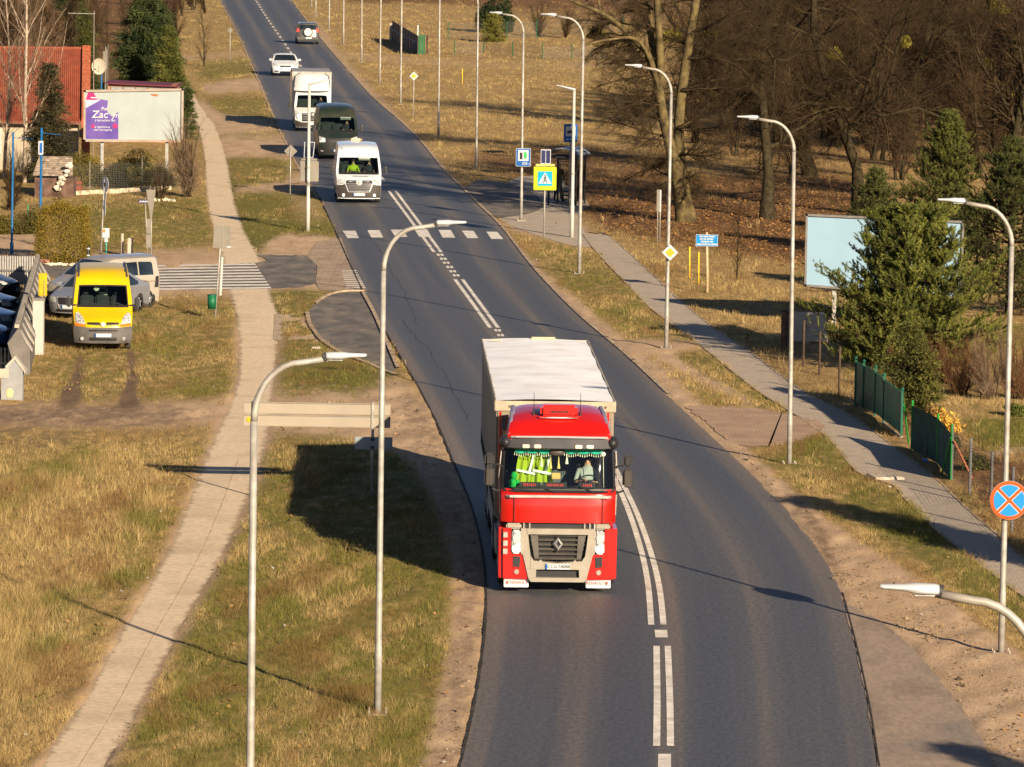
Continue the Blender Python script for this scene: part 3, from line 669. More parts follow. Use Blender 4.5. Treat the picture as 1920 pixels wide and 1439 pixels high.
# fallen leaves under the bare trees
def leaves(n):
    x = nrg.uniform(1040, 1640, n); y = nrg.uniform(330, 560, n)
    k = sample(vlit, x, y)+wob(x*.05, y*.1, 3.)*.2; m_ = nrg.uniform(0, 1, n) < np.clip(k-.3, 0, 1); x, y = x[m_], y[m_]; n = len(x)
    X, Y = Pn(x, y); r = .05*nrg.uniform(.6, 1.5, n); a = nrg.uniform(0, 6.28, n); z = nrg.uniform(.03, .10, n)
    V = np.empty((n, 4, 3))
    for k2 in range(4):
        V[:, k2, 0] = X+r*np.cos(a+k2*1.57); V[:, k2, 1] = Y+r*np.sin(a+k2*1.57); V[:, k2, 2] = z+r*nrg.uniform(-.6, .6, n)
    c = np.array((.36, .19, .07))[None]*nrg.uniform(.4, 1.3, (n, 1)); 
    o = npmesh('leaf_litter', V.reshape(-1, 3), np.arange(n*4).reshape(-1, 4), M_BLADE, col=np.repeat(c, 4, 0), nper=4)
    tag(o, 'brown fallen leaves carpeting the ground under the bare trees', 'leaf litter', kind='stuff')
leaves(26000)
def verge_leaves(n):
    x = nrg.uniform(-40, 1960, n); y = nrg.uniform(380, 1500, n); m_ = (sample(vflat, x, y) < .6) & (wob(x*.03, y*.06, 2.) > -.2); x, y = x[m_], y[m_]; n = len(x); X, Y = Pn(x, y); r = .028*nrg.uniform(.5, 1.6, n); a = nrg.uniform(0, 6.28, n); z = nrg.uniform(.02, .12, n); V = np.empty((n, 4, 3))
    for k2 in range(4): V[:, k2, 0] = X+r*np.cos(a+k2*1.57); V[:, k2, 1] = Y+r*np.sin(a+k2*1.57); V[:, k2, 2] = z+r*nrg.uniform(-.8, .8, n)
    pale = nrg.uniform(0, 1, (n, 1)) < .03; c = np.where(pale, np.array((.5, .5, .5)), np.array((.30, .17, .07))*nrg.uniform(.3, 1.4, (n, 1)))
    tag(npmesh('scattered_leaves', V.reshape(-1, 3), np.arange(n*4).reshape(-1, 4), M_BLADE, col=np.repeat(c, 4, 0), nper=4), 'dead leaves and pale scraps scattered thinly over the verges', 'leaf litter', kind='stuff')
verge_leaves(9000)

def clods(n):
    x = nrg.uniform(480, 1960, n); y = nrg.uniform(420, 1500, n); k = sample(vdirt, x, y)*(1-sample(vflat, x, y))
    m_ = nrg.uniform(0, 1, n) < np.clip(k*1.2-.3, 0, 1)*np.clip(.5+wob(x*.04, y*.08, 2.), .1, 1); x, y = x[m_], y[m_]; n = len(x); X, Y = Pn(x, y); r = .016*nrg.lognormal(0, .6, n)
    T = np.array([(1, 0, 0), (-.4, .9, 0), (-.5, -.8, 0), (0, 0, 1.)]); V = T[None]*r[:, None, None]*nrg.uniform(.6, 1.4, (n, 4, 1)); V[:, :, 0] += X[:, None]; V[:, :, 1] += Y[:, None]; V[:, :, 2] += .012
    b_ = np.arange(n)[:, None]*4; F = np.concatenate([b_+np.array(f)[None] for f in ((0, 1, 3), (1, 2, 3), (2, 0, 3))]); c = np.array((.34, .25, .16))[None]*nrg.uniform(.3, 1.4, (n, 1))
    tag(npmesh('gravel', V.reshape(-1, 3), F, M_BLADE, col=np.repeat(c, 4, 0)), 'small stones and clods strewn over the bare sandy verges', 'gravel', kind='stuff')
clods(60000)

# ------------------------------------------------------------------ trees
def segs_mesh(name, segs, m_, parent=None, n=4, col=None):
    """segs: array (N,8) p0 p1 r0 r1"""
    A = np.array(segs, float); p0, p1, r0, r1 = A[:, :3], A[:, 3:6], A[:, 6], A[:, 7]
    d = p1-p0; L_ = np.linalg.norm(d, axis=1, keepdims=True)+1e-9; d = d/L_
    up = np.where(np.abs(d[:, 2:3]) < .9, np.array([[0, 0, 1.]]), np.array([[0, 1., 0]]))
    sx = np.cross(d, up); sx /= np.linalg.norm(sx, axis=1, keepdims=True)+1e-9; sy = np.cross(sx, d)
    N = len(A); V = np.empty((N, 2, n, 3))
    for k in range(n):
        a = 2*math.pi*k/n; o_ = sx*math.cos(a)+sy*math.sin(a)
        V[:, 0, k] = p0+o_*r0[:, None]; V[:, 1, k] = p1+o_*r1[:, None]
    b_ = (np.arange(N)*2*n)[:, None]; F = np.concatenate([np.stack([b_[:, 0]+k, b_[:, 0]+(k+1) % n, b_[:, 0]+n+(k+1) % n, b_[:, 0]+n+k], 1) for k in range(n)])
    return npmesh(name, V.reshape(-1, 3), F, m_, parent, nper=4, smooth=True)
def grow(r_, p, d, L_, rad, lev, cfg, out, thick):
    """one limb made of short bending pieces, with side limbs"""
    ns = cfg['ns'][lev]; step = L_/ns; p = Vector(p); d = Vector(d).normalized()
    for i in range(ns):
        ra = rad*(1-(1-cfg['tip'])*i/ns)*(1.5 if lev == 0 and i == 0 and ns < 9 else 1); rb = rad*(1-(1-cfg['tip'])*(i+1)/ns)
        d2 = (d+Vector((r_.gauss(0, 1), r_.gauss(0, 1), r_.gauss(0, 1)))*cfg['bend'][lev]+Vector((0, 0, cfg['up'][lev]))).normalized()
        q = p+d2*step
        (thick if lev <= cfg['tl'] else out).append((*p, *q, ra, rb)); p = q; d = d2
        if lev+1 < len(cfg['nb']) and (i+1)/ns >= cfg['bare'][lev]:
            for _ in range(cfg['nb'][lev] if r_.random() < .9 else cfg['nb'][lev]+1):
                ax = Vector((r_.gauss(0, 1), r_.gauss(0, 1), r_.gauss(0, 1))).cross(d).normalized()
                ang = R(cfg['ang'][lev]*r_.uniform(.6, 1.25)); e = (Matrix.Rotation(ang, 3, ax)@d).normalized()
                grow(r_, p-d*step*r_.random()*.7, e, L_*cfg['lr'][lev]*r_.uniform(.6, 1.15)*(1-.45*i/ns), rb*cfg['rr'][lev], lev+1, cfg, out, thick)
CFG = {
 'oak': dict(ns=[6, 6, 5, 4, 3], nb=[3, 3, 3, 2, 0], ang=[72, 52, 50, 45, 40], lr=[.75, .52, .5, .5], rr=[.5, .5, .5, .55], bend=[.16, .2, .22, .2, .2], up=[.05, -.02, 0, .02, .03], bare=[.18, .15, .1, .1], tip=.35, tl=1),
 'broad': dict(ns=[5, 6, 5, 4], nb=[3, 4, 4, 0], ang=[40, 45, 45, 40], lr=[.8, .55, .5], rr=[.55, .5, .55], bend=[.05, .12, .18, .2], up=[.05, .03, .02, .02], bare=[.3, .15, .1], tip=.3, tl=1),
 'birch': dict(ns=[9, 6, 4, 3], nb=[3, 3, 2, 0], ang=[35, 30, 30, 25], lr=[.42, .5, .5], rr=[.4, .5, .6], bend=[.03, .08, .12, .15], up=[.03, .06, .06, -.02], bare=[.2, .15, .1], tip=.18, tl=1),
 'thicket': dict(ns=[7, 5, 4], nb=[3, 4, 0], ang=[30, 28, 25], lr=[.4, .5], rr=[.45, .55], bend=[.05, .1, .15], up=[.04, .06, .05], bare=[.12, .1], tip=.25, tl=0),
}
def wood_mat(name, c1, c2, sc_=8):
    return mat(name, c1, .9, var=0, alt=c2, scale=sc_, spec=.15)
M_BK_OAK = wood_mat('oak_bark', (.042, .033, .015), (.012, .009, .006)); M_TW_OAK = wood_mat('oak_twigs', (.062, .042, .02), (.014, .009, .005), 1.5)
M_BK_POP = wood_mat('poplar_bark', (.13, .10, .042), (.03, .022, .012), 3); M_BK_BIR = wood_mat('birch_bark', (.34, .28, .22), (.13, .09, .06), 6)
M_TW_BIR = wood_mat('birch_twigs', (.24, .175, .115), (.12, .075, .045), 3); M_TW_THK = wood_mat('thicket_twigs', (.075, .047, .022), (.02, .013, .007), .8)
M_TW_RED = wood_mat('reddish_twigs', (.055, .03, .016), (.02, .011, .006), .8)
def bare_tree(name, label, cfgn, H, rad, mb_, mt, seed, loc, group=None, mult=1, lean=(0, 0), stems=1, cfg=None, n=4, rz=0, cat='tree'):
    r_ = random.Random(seed); cfg = cfg or CFG[cfgn]; out = []; thick = []
    for s_ in range(stems):
        d = Vector((lean[0]+(r_.uniform(-.35, .35) if stems > 1 else 0), lean[1]+(r_.uniform(-.35, .35) if stems > 1 else 0), 1))
        st = Vector((r_.uniform(-.2, .2), r_.uniform(-.2, .2), 0)) if stems > 1 else Vector((0, 0, 0))
        grow(r_, st+Vector((0, 0, -.1)), d, H*(r_.uniform(.7, 1) if stems > 1 else 1), rad, 0, cfg, out, thick)
    t = thing(name, label, cat, loc, rz, group)
    segs_mesh('trunk', thick, mb_, t, 7); segs_mesh('crown', out, mt, t, 3)
    return t
def loc0(px, py, dz=0): p = P(px, py); return (p.x, p.y, dz)
# two-stemmed poplar by the bus stop
def trunk_path(pts, rads, segs):
    c = catmull([(p[0], p[1]) for p in pts], 6); cz = catmull([(p[2], 0) for p in pts], 6); rr = np.interp(np.linspace(0, 1, len(c)), np.linspace(0, 1, len(rads)), rads)
    for i in range(len(c)-1): segs.append((c[i][0], c[i][1], cz[i][0], c[i+1][0], c[i+1][1], cz[i+1][0], rr[i], rr[i+1]))
def big_poplar():
    b0 = P(1282, 418); t = thing('poplar_tree', 'tall bare poplar with two mossy pale trunks, beside the bus stop pavement', 'tree', tuple(b0))
    r_ = random.Random(5); th = []; out = []; s_ = S(1282, 418)
    def at(px, py, dy=0): k = FPX/s_; q = P(1282, 418); return ((px-1282)/s_, dy, (418-py)/s_)
    trunk_path([at(1284, 420), at(1268, 330), at(1240, 220), at(1225, 130), at(1205, 0, .6), at(1180, -180, 1)], [.40, .27, .21, .19, .15, .08], th)
    trunk_path([at(1290, 420), at(1276, 330, .3), at(1270, 230, .4), at(1282, 110, .2), at(1300, -20, 0), at(1320, -200, 0)], [.44, .28, .22, .20, .16, .10], th)
    trunk_path([at(1236, 160), at(1228, 60, -.5), at(1218, -60, -1)], [.2, .16, .1], th)
    trunk_path([at(1198, 92), at(1160, 55, -1.2), at(1125, 28, -2), at(1060, 0, -2.6), at(1000, -40, -3)], [.13, .11, .09, .07, .04], th)
    trunk_path([at(1232, 175), at(1205, 95, -.6), at(1198, 92, -.6)], [.17, .14, .13], th)
    trunk_path([at(1118, 28, -2), at(1108, -30, -2.2)], [.06, .03], th)
    trunk_path([at(1238, 190), at(1195, 82, -1.), at(1130, 75, -2), at(1060, 95, -2.5)], [.10, .08, .05, .02], th)
    cf = dict(CFG['oak']); cf = dict(ns=[5, 5, 4, 3], nb=[3, 3, 3, 0], ang=[45, 45, 45, 40], lr=[.5, .5, .5], rr=[.5, .5, .55], bend=[.15, .2, .2, .2], up=[-.05, -.02, .02, .03], bare=[.1, .1, .1], tip=.3, tl=-1)
    for px, py, dx, dz_, L_ in [(1262,300,-.9,-.15,2.6),(1258,260,-1,.0,3.0),(1250,230,-1,.15,3.2),(1245,200,-1,.35,3.2),(1236,150,-1,.5,3.0),(1270,330,-.8,-.4,2.2),(1236,170,-.8,-.1,3.2),(1215,95,-1,.1,3),(1180,75,-1,-.2,2.4),(1150,50,-.7,.4,2.2),(1270,240,.9,.2,3.2),(1275,170,1,.3,3.4),(1285,110,1,.2,3.6),(1262,330,.9,-.1,2.4),(1290,60,1,.3,3.4),(1225,60,-.8,.3,2.8),(1222,20,-.9,.3,2.8),(1275,290,.9,0,2.8),(1230,110,-1,0,3)]:
        for dy in (-.7, .5):
            grow(r_, at(px, py), (dx, dy+r_.uniform(-.3, .3), dz_), L_*.95, .06, 0, cf, out, th)
    segs_mesh('trunk', th, M_BK_POP, t, 9); segs_mesh('crown', out, M_TW_OAK, t, 3)
big_poplar()
oak1 = bare_tree('oak_tree', 'bare dark oak with a thick mossy trunk, right of the two-trunk poplar', 'oak', 12, .26, M_BK_OAK, M_TW_OAK, 21, loc0(1437, 412), rz=.4)
oak2 = bare_tree('oak_tree', 'bare spreading oak with a forked black trunk, behind the large blank billboard', 'oak', 12.5, .27, M_BK_OAK, M_TW_OAK, 34, loc0(1612, 402), lean=(.12, 0))
oak3 = bare_tree('oak_tree', 'bare oak at the right edge with a stout upright trunk', 'broad', 11, .29, M_BK_OAK, M_TW_OAK, 55, loc0(1885, 400))
for (px_, py_, sc_, rz_, lb, src) in [(1520, 330, 1.1, 2., 'bare oak standing behind the spreading oak, trunk half hidden by twigs', oak1), (1700, 270, 1.15, 4., 'bare oak deep among the right-hand trees, above the pine tops', oak2),
                                 (1360, 255, .95, 1.2, 'bare oak behind the poplar, trunk standing in straw field edge', oak3), (1820, 250, 1.1, 3., 'bare oak farthest back near the right edge, under yellow mistletoe', oak3), (1950, 320, 1.1, 5., 'bare oak cut by the right edge, branches reaching in', oak1)]:
    dup(src, loc0(px_, py_), rz_, lb, sc_)
# thickets of bare young trees far back (templates copied)
thk = [bare_tree('young_tree', 'bare twiggy young tree in the brown far-off thicket', 'thicket', 8.5, .09, M_BK_OAK, [M_TW_THK, M_TW_RED, M_TW_THK][k], 70+k, (0, 0, 0), 'bare young trees of the far thicket', stems=3) for k in range(3)]
spots = []
r_ = random.Random(3)
for i in range(74): spots.append((r_.uniform(1330, 1960), r_.uniform(5, 235)))
for i in range(26): spots.append((r_.uniform(1480, 1960), r_.uniform(225, 345)))
for i in range(10): spots.append((r_.uniform(1300, 1500), r_.uniform(180, 300)))
for i in range(30): spots.append((r_.uniform(-20, 335), r_.uniform(10, 110)))
for i in range(16): spots.append((r_.uniform(-20, 150), r_.uniform(120, 300)))
for i in range(26): spots.append((r_.uniform(600, 1330), r_.uniform(-55, -4)))
for i in range(10): spots.append((r_.uniform(330, 410), r_.uniform(-40, 30)))
for i, (x_, y_) in enumerate(spots):
    o = thk[i] if i < 3 else dup(thk[i % 3])
    o.location = loc0(x_, y_); o.rotation_euler.z = r_.uniform(0, 6.28); k_ = r_.uniform(.6, 1.05)*(.75 if x_ < 400 else 1); o.scale = (k_*1.15, k_*1.15, k_)
M_TW_RUS = wood_mat('russet_twigs', (.17, .085, .04), (.08, .04, .02), 2)
# birches on the left
bare_tree('birch_tree', 'leafless white birch with upswept branches in front of the red roof', 'birch', 12.5, .11, M_BK_BIR, M_TW_BIR, 91, loc0(46, 345))
bare_tree('birch_tree', 'leafless white birch at the left edge, partly cut off', 'birch', 11, .09, M_BK_BIR, M_TW_BIR, 97, loc0(8, 335))
# small bare trees and shrubs
def small(name, label, px_, py_, H, rad, mt, seed, stems=1, cfgn='birch', mbk=None, cat='tree', group=None, lean=(0, 0)):
    return bare_tree(name, label, cfgn, H, rad, mbk or M_BK_OAK, mt, seed, loc0(px_, py_), stems=stems, cat=cat, group=group, lean=lean)
small('sapling', 'thin bare roadside tree standing alone on the far left verge', 383, 125, 4.2, .05, M_TW_OAK, 41, cfgn='thicket')
small('sapling', 'thin bare sapling with tall wispy crown right of the blue text board', 1382, 527, 3.3, .03, M_TW_OAK, 42, cfgn='thicket')
small('sapling', 'little bare tree in front of the clipped golden hedge', 117, 468, 2.6, .04, M_TW_OAK, 44, cfgn='thicket', mbk=M_BK_POP)
small('shrub', 'large bare multi-stemmed bush in front of the poster billboard', 352, 372, 3.6, .05, M_TW_BIR, 45, stems=9, cfgn='thicket', cat='shrub')
small('shrub', 'low bare bush left of the big bare bush by the wire fence', 300, 372, 1.8, .03, M_TW_THK, 46, stems=6, cfgn='thicket', cat='shrub')
for k, (x_, y_, h_, lb) in enumerate([(20, 395, 2.6, 'bare tangled bush behind the two blue posts'), (95, 330, 2.8, 'bare tangled bush in front of the ruined lean-to'), (60, 300, 4.5, 'bare bush rising between birch and red-roofed house'), (1010, 70, 3.4, 'slim bare bush cluster in the far field behind the curved lamp'), (1060, 72, 3, 'bare bush right of the slim bush cluster in the far field')]):
    small('shrub', lb, x_, y_, h_, .04, M_TW_THK, 50+k, stems=6, cfgn='thicket', cat='shrub')
for k, (x_, y_, h_, lb) in enumerate([(1770, 722, 1.5, 'russet twiggy shrub behind the yellow-leaved shrub'), (1825, 722, 1.6, 'russet twiggy shrub behind the row, centre'), (1880, 722, 1.7, 'russet twiggy shrub behind the row, near the last lamp'), (1940, 735, 1.8, 'russet twiggy shrub half outside the right edge'), (1730, 742, 1.0, 'low russet shrub between the thujas and the shrub row'), (1690, 735, 1.5, 'brown bare shrub directly below the big pine'), (1800, 745, 1.7, 'reddish-brown bare shrub row, its left bush'), (1850, 752, 1.9, 'reddish-brown bare shrub with arching stems, middle of the row'), (1905, 750, 1.9, 'reddish-brown bare shrub at the right edge of the row'), (1745, 720, 1.2, 'low dry brown shrub between green fence and pine')]):
    small('shrub', lb, x_, y_, h_, .02, M_TW_BIR if k in (2, 7) else M_TW_RUS, 60+k, stems=10, cfgn='thicket', cat='shrub')

# ------------------------------------------------------------------ needles and leaves
M_NEEDLE = attr_mat('needle_foliage', .7, .15)
def pine(name, label, loc, H, Wd, seed, nsh=1100, shoot=.34, nn=34, c1=(.075, .085, .014), c2=(.15, .145, .03), base=.06, pw=.95):
    r_ = np.random.default_rng(seed); t = thing(name, label, 'tree', loc)
    segs = [(0, 0, -.1, 0, 0, H*.97, .02*H, .01)]; A = []; D = []
    nwh = int(18)
    for i in range(nwh):
        f = base+(1-base)*(i/nwh)**.9; z = H*f
        rad = Wd/2*(1-f)**pw*(1 if f > .10 else .88)
        for k in range(7):
            az = 2*math.pi*(k+r_.uniform(-.35, .35))/7+i*.9; L_ = rad*r_.uniform(.5, 1.15)
            prev = np.array((0, 0, z)); dirv = np.array((math.cos(az), math.sin(az), -.12+.45*f)); ns = 6
            for j in range(ns):
                q = prev+dirv*L_/ns; dirv = dirv+np.array((r_.normal(0, .08), r_.normal(0, .08), .06+.06*f)); segs.append((*prev, *q, .03*(1-j/ns)+.008, .03*(1-(j+1)/ns)+.006)); prev = q
                if j >= 1:
                    for sd in range(4):
                        a2 = az+r_.choice((-1, 1))*r_.uniform(.4, 1.4); l2 = L_*.34*r_.uniform(.4, 1.1)
                        d2 = np.array((math.cos(a2), math.sin(a2), r_.uniform(.1, .9))); d2 /= np.linalg.norm(d2)
                        e = prev+d2*l2; segs.append((*prev, *e, .01, .006))
                        for u in (.35, .7, 1.):
                            A.append(prev+d2*l2*u); dd_ = np.array((math.cos(a2)*.55+r_.normal(0, .35), math.sin(a2)*.55+r_.normal(0, .35), r_.uniform(.5, 1.1))); D.append(dd_/np.linalg.norm(dd_))
            A.append(prev); D.append(np.array((math.cos(az)*.4, math.sin(az)*.4, .9)))
    for u in range(8): A.append(np.array((0, 0, H*(.9+.1*u/8)))); D.append(np.array((r_.normal(0, .3), r_.normal(0, .3), 1.)))
    A = np.array(A); D = np.array(D)
    if len(A) > nsh*3: sel = r_.permutation(len(A))[:nsh*3]; A, D = A[sel], D[sel]
    N = len(A)*nn; ix = np.repeat(np.arange(len(A)), nn); u = r_.uniform(0, 1, N); sl_ = shoot*r_.uniform(.5, 1.1, len(A))
    o_ = A[ix]+D[ix]*(u*sl_[ix])[:, None]; rr = r_.normal(0, 1, (N, 3)); rr -= D[ix]*np.sum(rr*D[ix], 1, keepdims=True); rr /= np.linalg.norm(rr, axis=1, keepdims=True)+1e-6
    nd = rr*.75+D[ix]*.75; ln = .085*r_.uniform(.7, 1.3, N)*(shoot/.34)
    sd = np.cross(nd, rr+.3); sd /= np.linalg.norm(sd, axis=1, keepdims=True)+1e-6; wd = .012*(shoot/.34)
    V = np.empty((N, 3, 3)); V[:, 0] = o_-sd*wd; V[:, 1] = o_+sd*wd; V[:, 2] = o_+nd*ln[:, None]
    m2 = np.repeat(r_.uniform(0, 1, len(A)), nn)[:, None]; c = (np.array(c1)*(1-m2)+np.array(c2)*m2)*r_.uniform(.7, 1.25, (N, 1))
    segs_mesh('trunk', segs, M_BK_OAK, t, 5)
    npmesh('crown', V.reshape(-1, 3), np.arange(N*3).reshape(-1, 3), M_NEEDLE, t, col=np.repeat(c, 3, 0)); return t
def spruce(name, label, loc, H, Wd, seed, n=26000, c1=(.018, .032, .012), c2=(.055, .07, .018), droop=.35, pw=.85, leaf=.16, flat=.25, cat='tree'):
    r_ = np.random.default_rng(seed); t = thing(name, label, cat, loc); segs = [(0, 0, -.1, 0, 0, H*.98, .017*H, .01)]; A = []; Dn = []
    nw = int(H*3.2)
    for i in range(nw):
        f = .03+.97*i/nw; z = H*f; rad = Wd/2*(1-f)**pw
        for k in range(9):
            az = r_.uniform(0, 6.28); L_ = rad*r_.uniform(.6, 1.15)+.1; m_ = max(3, int(L_*9))
            d_ = np.array((math.cos(az), math.sin(az), 0))
            pe = None
            for j in range(m_):
                u = (j+1)/m_; q = np.array((0, 0, z))+d_*L_*u+np.array((0, 0, -droop*L_*u+.5*droop*L_*u*u))
                A.append(q); Dn.append(d_)
            segs.append((0, 0, z, *(np.array((0, 0, z))+d_*L_*.9+np.array((0, 0, -droop*L_*.5))), .018, .006))
    A = np.array(A); Dn = np.array(Dn); ix = r_.integers(0, len(A), n); 
    sp_ = .07+.09*Wd/4
    o_ = A[ix]+r_.normal(0, 1, (n, 3))*np.array((sp_, sp_, sp_*.7)); nd = Dn[ix]*.8+r_.normal(0, .5, (n, 3))+np.array((0, 0, -flat)); nd /= np.linalg.norm(nd, axis=1, keepdims=True)
    sd = np.cross(nd, r_.normal(0, 1, (n, 3))); sd /= np.linalg.norm(sd, axis=1, keepdims=True); ln = leaf*r_.uniform(.5, 1.3, (n, 1)); wd = ln*.16
    V = np.stack([o_-sd*wd, o_+sd*wd, o_+nd*ln], 1); cl = np.repeat(r_.uniform(0, 1, len(A)//8+1), 8)[:len(A)][ix][:, None]
    c = (np.array(c1)*(1-cl)+np.array(c2)*cl)*r_.uniform(.7, 1.3, (n, 1))
    segs_mesh('trunk', segs, M_BK_OAK, t, 5)
    npmesh('crown', V.reshape(-1, 3), np.arange(n*3).reshape(-1, 3), M_NEEDLE, t, col=np.repeat(c, 3, 0)); return t
def leafball(name, label, loc, dims, seed, n=9000, c1=(.03, .045, .012), c2=(.10, .10, .02), leaf=.07, cat='shrub', stems=True, box=False, lumps=14, mt=None):
    """a shrub of small leaves in uneven clumps over its stems"""
    r_ = np.random.default_rng(seed); t = thing(name, label, cat, loc); D3 = np.array(dims)
    cen = []
    for k in range(lumps):
        v = r_.normal(0, 1, 3); v /= np.linalg.norm(v); v[2] = abs(v[2])*.9; cen.append(v*r_.uniform(.35, .72)*np.array((.5, .5, .9)))
    cen = np.array(cen); lr_ = r_.uniform(.16, .30, lumps)
    k = r_.integers(0, lumps, n)
    if box: o_ = r_.uniform(-.5, .5, (n, 3))*1.0; ax = r_.integers(0, 3, n); sg = r_.choice((-.5, .5), n); o_[np.arange(n), ax] = sg; o_ += r_.normal(0, .045, (n, 3))+.05*np.sin(o_[:, [1, 2, 0]]*9+2); o_[:, :2] *= (1-.18*np.clip(o_[:, 2:3]+.1, 0, 1)); o_[:, 2] += .5
    else:
        v = r_.normal(0, 1, (n, 3)); v /= np.linalg.norm(v, axis=1, keepdims=True); o_ = cen[k]+v*(lr_[k]*r_.uniform(.4, 1.08, n)**.5)[:, None]; o_[:, 2] = np.abs(o_[:, 2])
    o_ = o_*D3
    nd = r_.normal(0, 1, (n, 3)); nd[:, 2] += .4; nd /= np.linalg.norm(nd, axis=1, keepdims=True); sd = np.cross(nd, r_.normal(0, 1, (n, 3))); sd /= np.linalg.norm(sd, axis=1, keepdims=True)
    ln = leaf*r_.uniform(.5, 1.3, (n, 1)); V = np.stack([o_-sd*ln*.28, o_+sd*ln*.28, o_+nd*ln], 1)
    m2 = (r_.uniform(0, 1, lumps)[k]*.6+r_.uniform(0, .4, n))[:, None]; c = (np.array(c1)*(1-m2)+np.array(c2)*m2)*r_.uniform(.75, 1.25, (n, 1))
    if stems:
        segs = []
        for q in cen: e = q*D3; mid = np.array((e[0]*.35, e[1]*.35, e[2]*.5)); segs += [(0, 0, -.05, *mid, .03, .02), (*mid, *e, .02, .008)]
        segs_mesh('stems', segs, mt or M_BK_OAK, t, 4)
    npmesh('foliage', V.reshape(-1, 3), np.arange(n*3).reshape(-1, 3), M_NEEDLE, t, col=np.repeat(c, 3, 0)); return t
pine('pine_tree', 'big green pine with upright brush-like shoots in front of the blank billboard', loc0(1702, 690), 4.7, 5.6, 8, nsh=2600, nn=40, base=.03, pw=.55, c1=(.045, .06, .012), c2=(.165, .17, .032))
pine('pine_tree', 'smaller green pine behind the blank billboard, its top rising above the frame', loc0(1772, 500), 5.9, 4.9, 9, nsh=1300, c1=(.04, .048, .01), c2=(.11, .115, .024))
pine('pine_tree', 'dark pine right of the blank billboard under the stout bare oak', loc0(1890, 590), 6.0, 6.6, 10, nsh=900, c1=(.028, .038, .01), c2=(.075, .08, .02))
pine('pine_tree', 'young pine at the foot of the oaks, left part of the evergreen group', loc0(1640, 440), 2.6, 3.2, 12, nsh=320, c1=(.035, .045, .012), c2=(.09, .095, .024))
spruce('spruce_tree', 'tall dark spruce behind the poster billboard', loc0(276, 172), 8.6, 6.0, 1, 90000, leaf=.2, pw=1.05)
spruce('spruce_tree', 'sunlit yellow-green spruce in front of the tall dark spruce', loc0(316, 182), 4.6, 2.2, 2, 26000, c1=(.05, .06, .012), c2=(.11, .11, .024))
spruce('spruce_tree', 'dark green spruce behind the red roof, left of the aerial', loc0(128, 150), 10, 3.4, 3, 36000, c1=(.02, .034, .012), c2=(.07, .075, .018))
spruce('spruce_tree', 'lower dark spruce touching the brick chimney gable behind the roof', loc0(158, 175), 5.4, 2.2, 4, 16000, c1=(.03, .045, .012), c2=(.08, .08, .018))
spruce('thuja', 'brown-green conical thuja behind the red roof beside the spruces', loc0(100, 200), 5.8, 2.2, 6, 16000, c1=(.05, .03, .016), c2=(.10, .055, .026), droop=-.6)
spruce('spruce_tree', 'small green spruce peeking out right of the poster billboard', loc0(350, 262), 2.9, 1.0, 5, 7000)
spruce('thuja', 'dark green thuja in front of the red-roofed house, left of the billboard', loc0(92, 345), 5.6, 2.6, 16, 22000, c1=(.025, .025, .012), c2=(.06, .05, .02), droop=-.6)
leafball('thuja', 'dark tall evergreen with rounded top in the far field beside the curved lamp', loc0(927, 62), (4.3, 4.3, 4.8), 21, 16000, (.012, .022, .008), (.03, .045, .012), .2, cat='tree')
spruce('spruce_tree', 'small yellow-green layered spruce in the far field under the dark evergreen', loc0(925, 80), 2.6, 2.5, 22, 7000, c1=(.09, .09, .015), c2=(.17, .155, .03), pw=.6)
spruce('thuja', 'slim dark green thuja behind the green fence gate', loc0(1700, 778), 2.7, 1.5, 23, 15000, c1=(.04, .045, .012), c2=(.10, .10, .022), droop=-.8, leaf=.11)
spruce('thuja', 'narrow olive thuja right of the slim dark one behind the fence', loc0(1735, 782), 2.0, .9, 24, 8000, c1=(.05, .05, .012), c2=(.11, .105, .024), droop=-.8, leaf=.10)
leafball('hedge', 'clipped golden-green hedge block beside the blue post', loc0(119, 492), (1.75, 1.1, 2.0), 25, 26000, (.11, .085, .012), (.22, .15, .02), .06, cat='hedge', box=True)
leafball('shrub', 'yellow-green evergreen shrub below the left end of the billboard', loc0(158, 350), (1.7, 1.4, 2.4), 26, 9000, (.06, .06, .012), (.24, .18, .025))
leafball('shrub', 'yellow-green juniper behind the billboard post', loc0(250, 330), (2.7, 1.2, 1.7), 27, 9000, (.07, .07, .014), (.32, .25, .025))
leafball('hedge', 'dark green hedge behind the wire fence, its left part', loc0(212, 352), (2.6, .9, 1.75), 28, 9000, (.02, .025, .01), (.06, .06, .016), cat='hedge')
leafball('hedge', 'dark green hedge behind the wire fence, its right part', loc0(290, 350), (2.5, .9, 1.75), 29, 9000, (.02, .025, .01), (.06, .055, .016), cat='hedge')
leafball('shrub', 'dark evergreen shrub between the two blue posts', loc0(52, 440), (1.6, 1.0, 1.9), 30, 7000, (.03, .035, .01), (.10, .08, .018))
leafball('shrub', 'low olive shrub at the left edge behind the blue post', loc0(6, 440), (1.2, .8, 1.2), 31, 4000, (.06, .055, .012), (.15, .12, .02))
leafball('shrub', 'yellow-leaved shrub glowing in the sun behind the green mesh fence', loc0(1774, 812), (.85, .7, 1.0), 33, 900, (.42, .24, .04), (.62, .38, .07), .10)
leafball('shrub', 'brown withered-leaf shrub left of the yellow-leaved one', loc0(1748, 800), (.6, .6, .9), 34, 900, (.16, .09, .03), (.28, .17, .05), .08)
leafball('hedge', 'dark green ivy-like hedge behind the green mesh fence', loc0(1765, 862), (.9, .8, 1.05), 35, 6000, (.014, .03, .012), (.04, .055, .016), cat='hedge')
leafball('shrub', 'low olive evergreen bush behind the grey fence posts', loc0(1830, 885), (.8, .8, .75), 36, 4000, (.03, .035, .01), (.09, .08, .02))
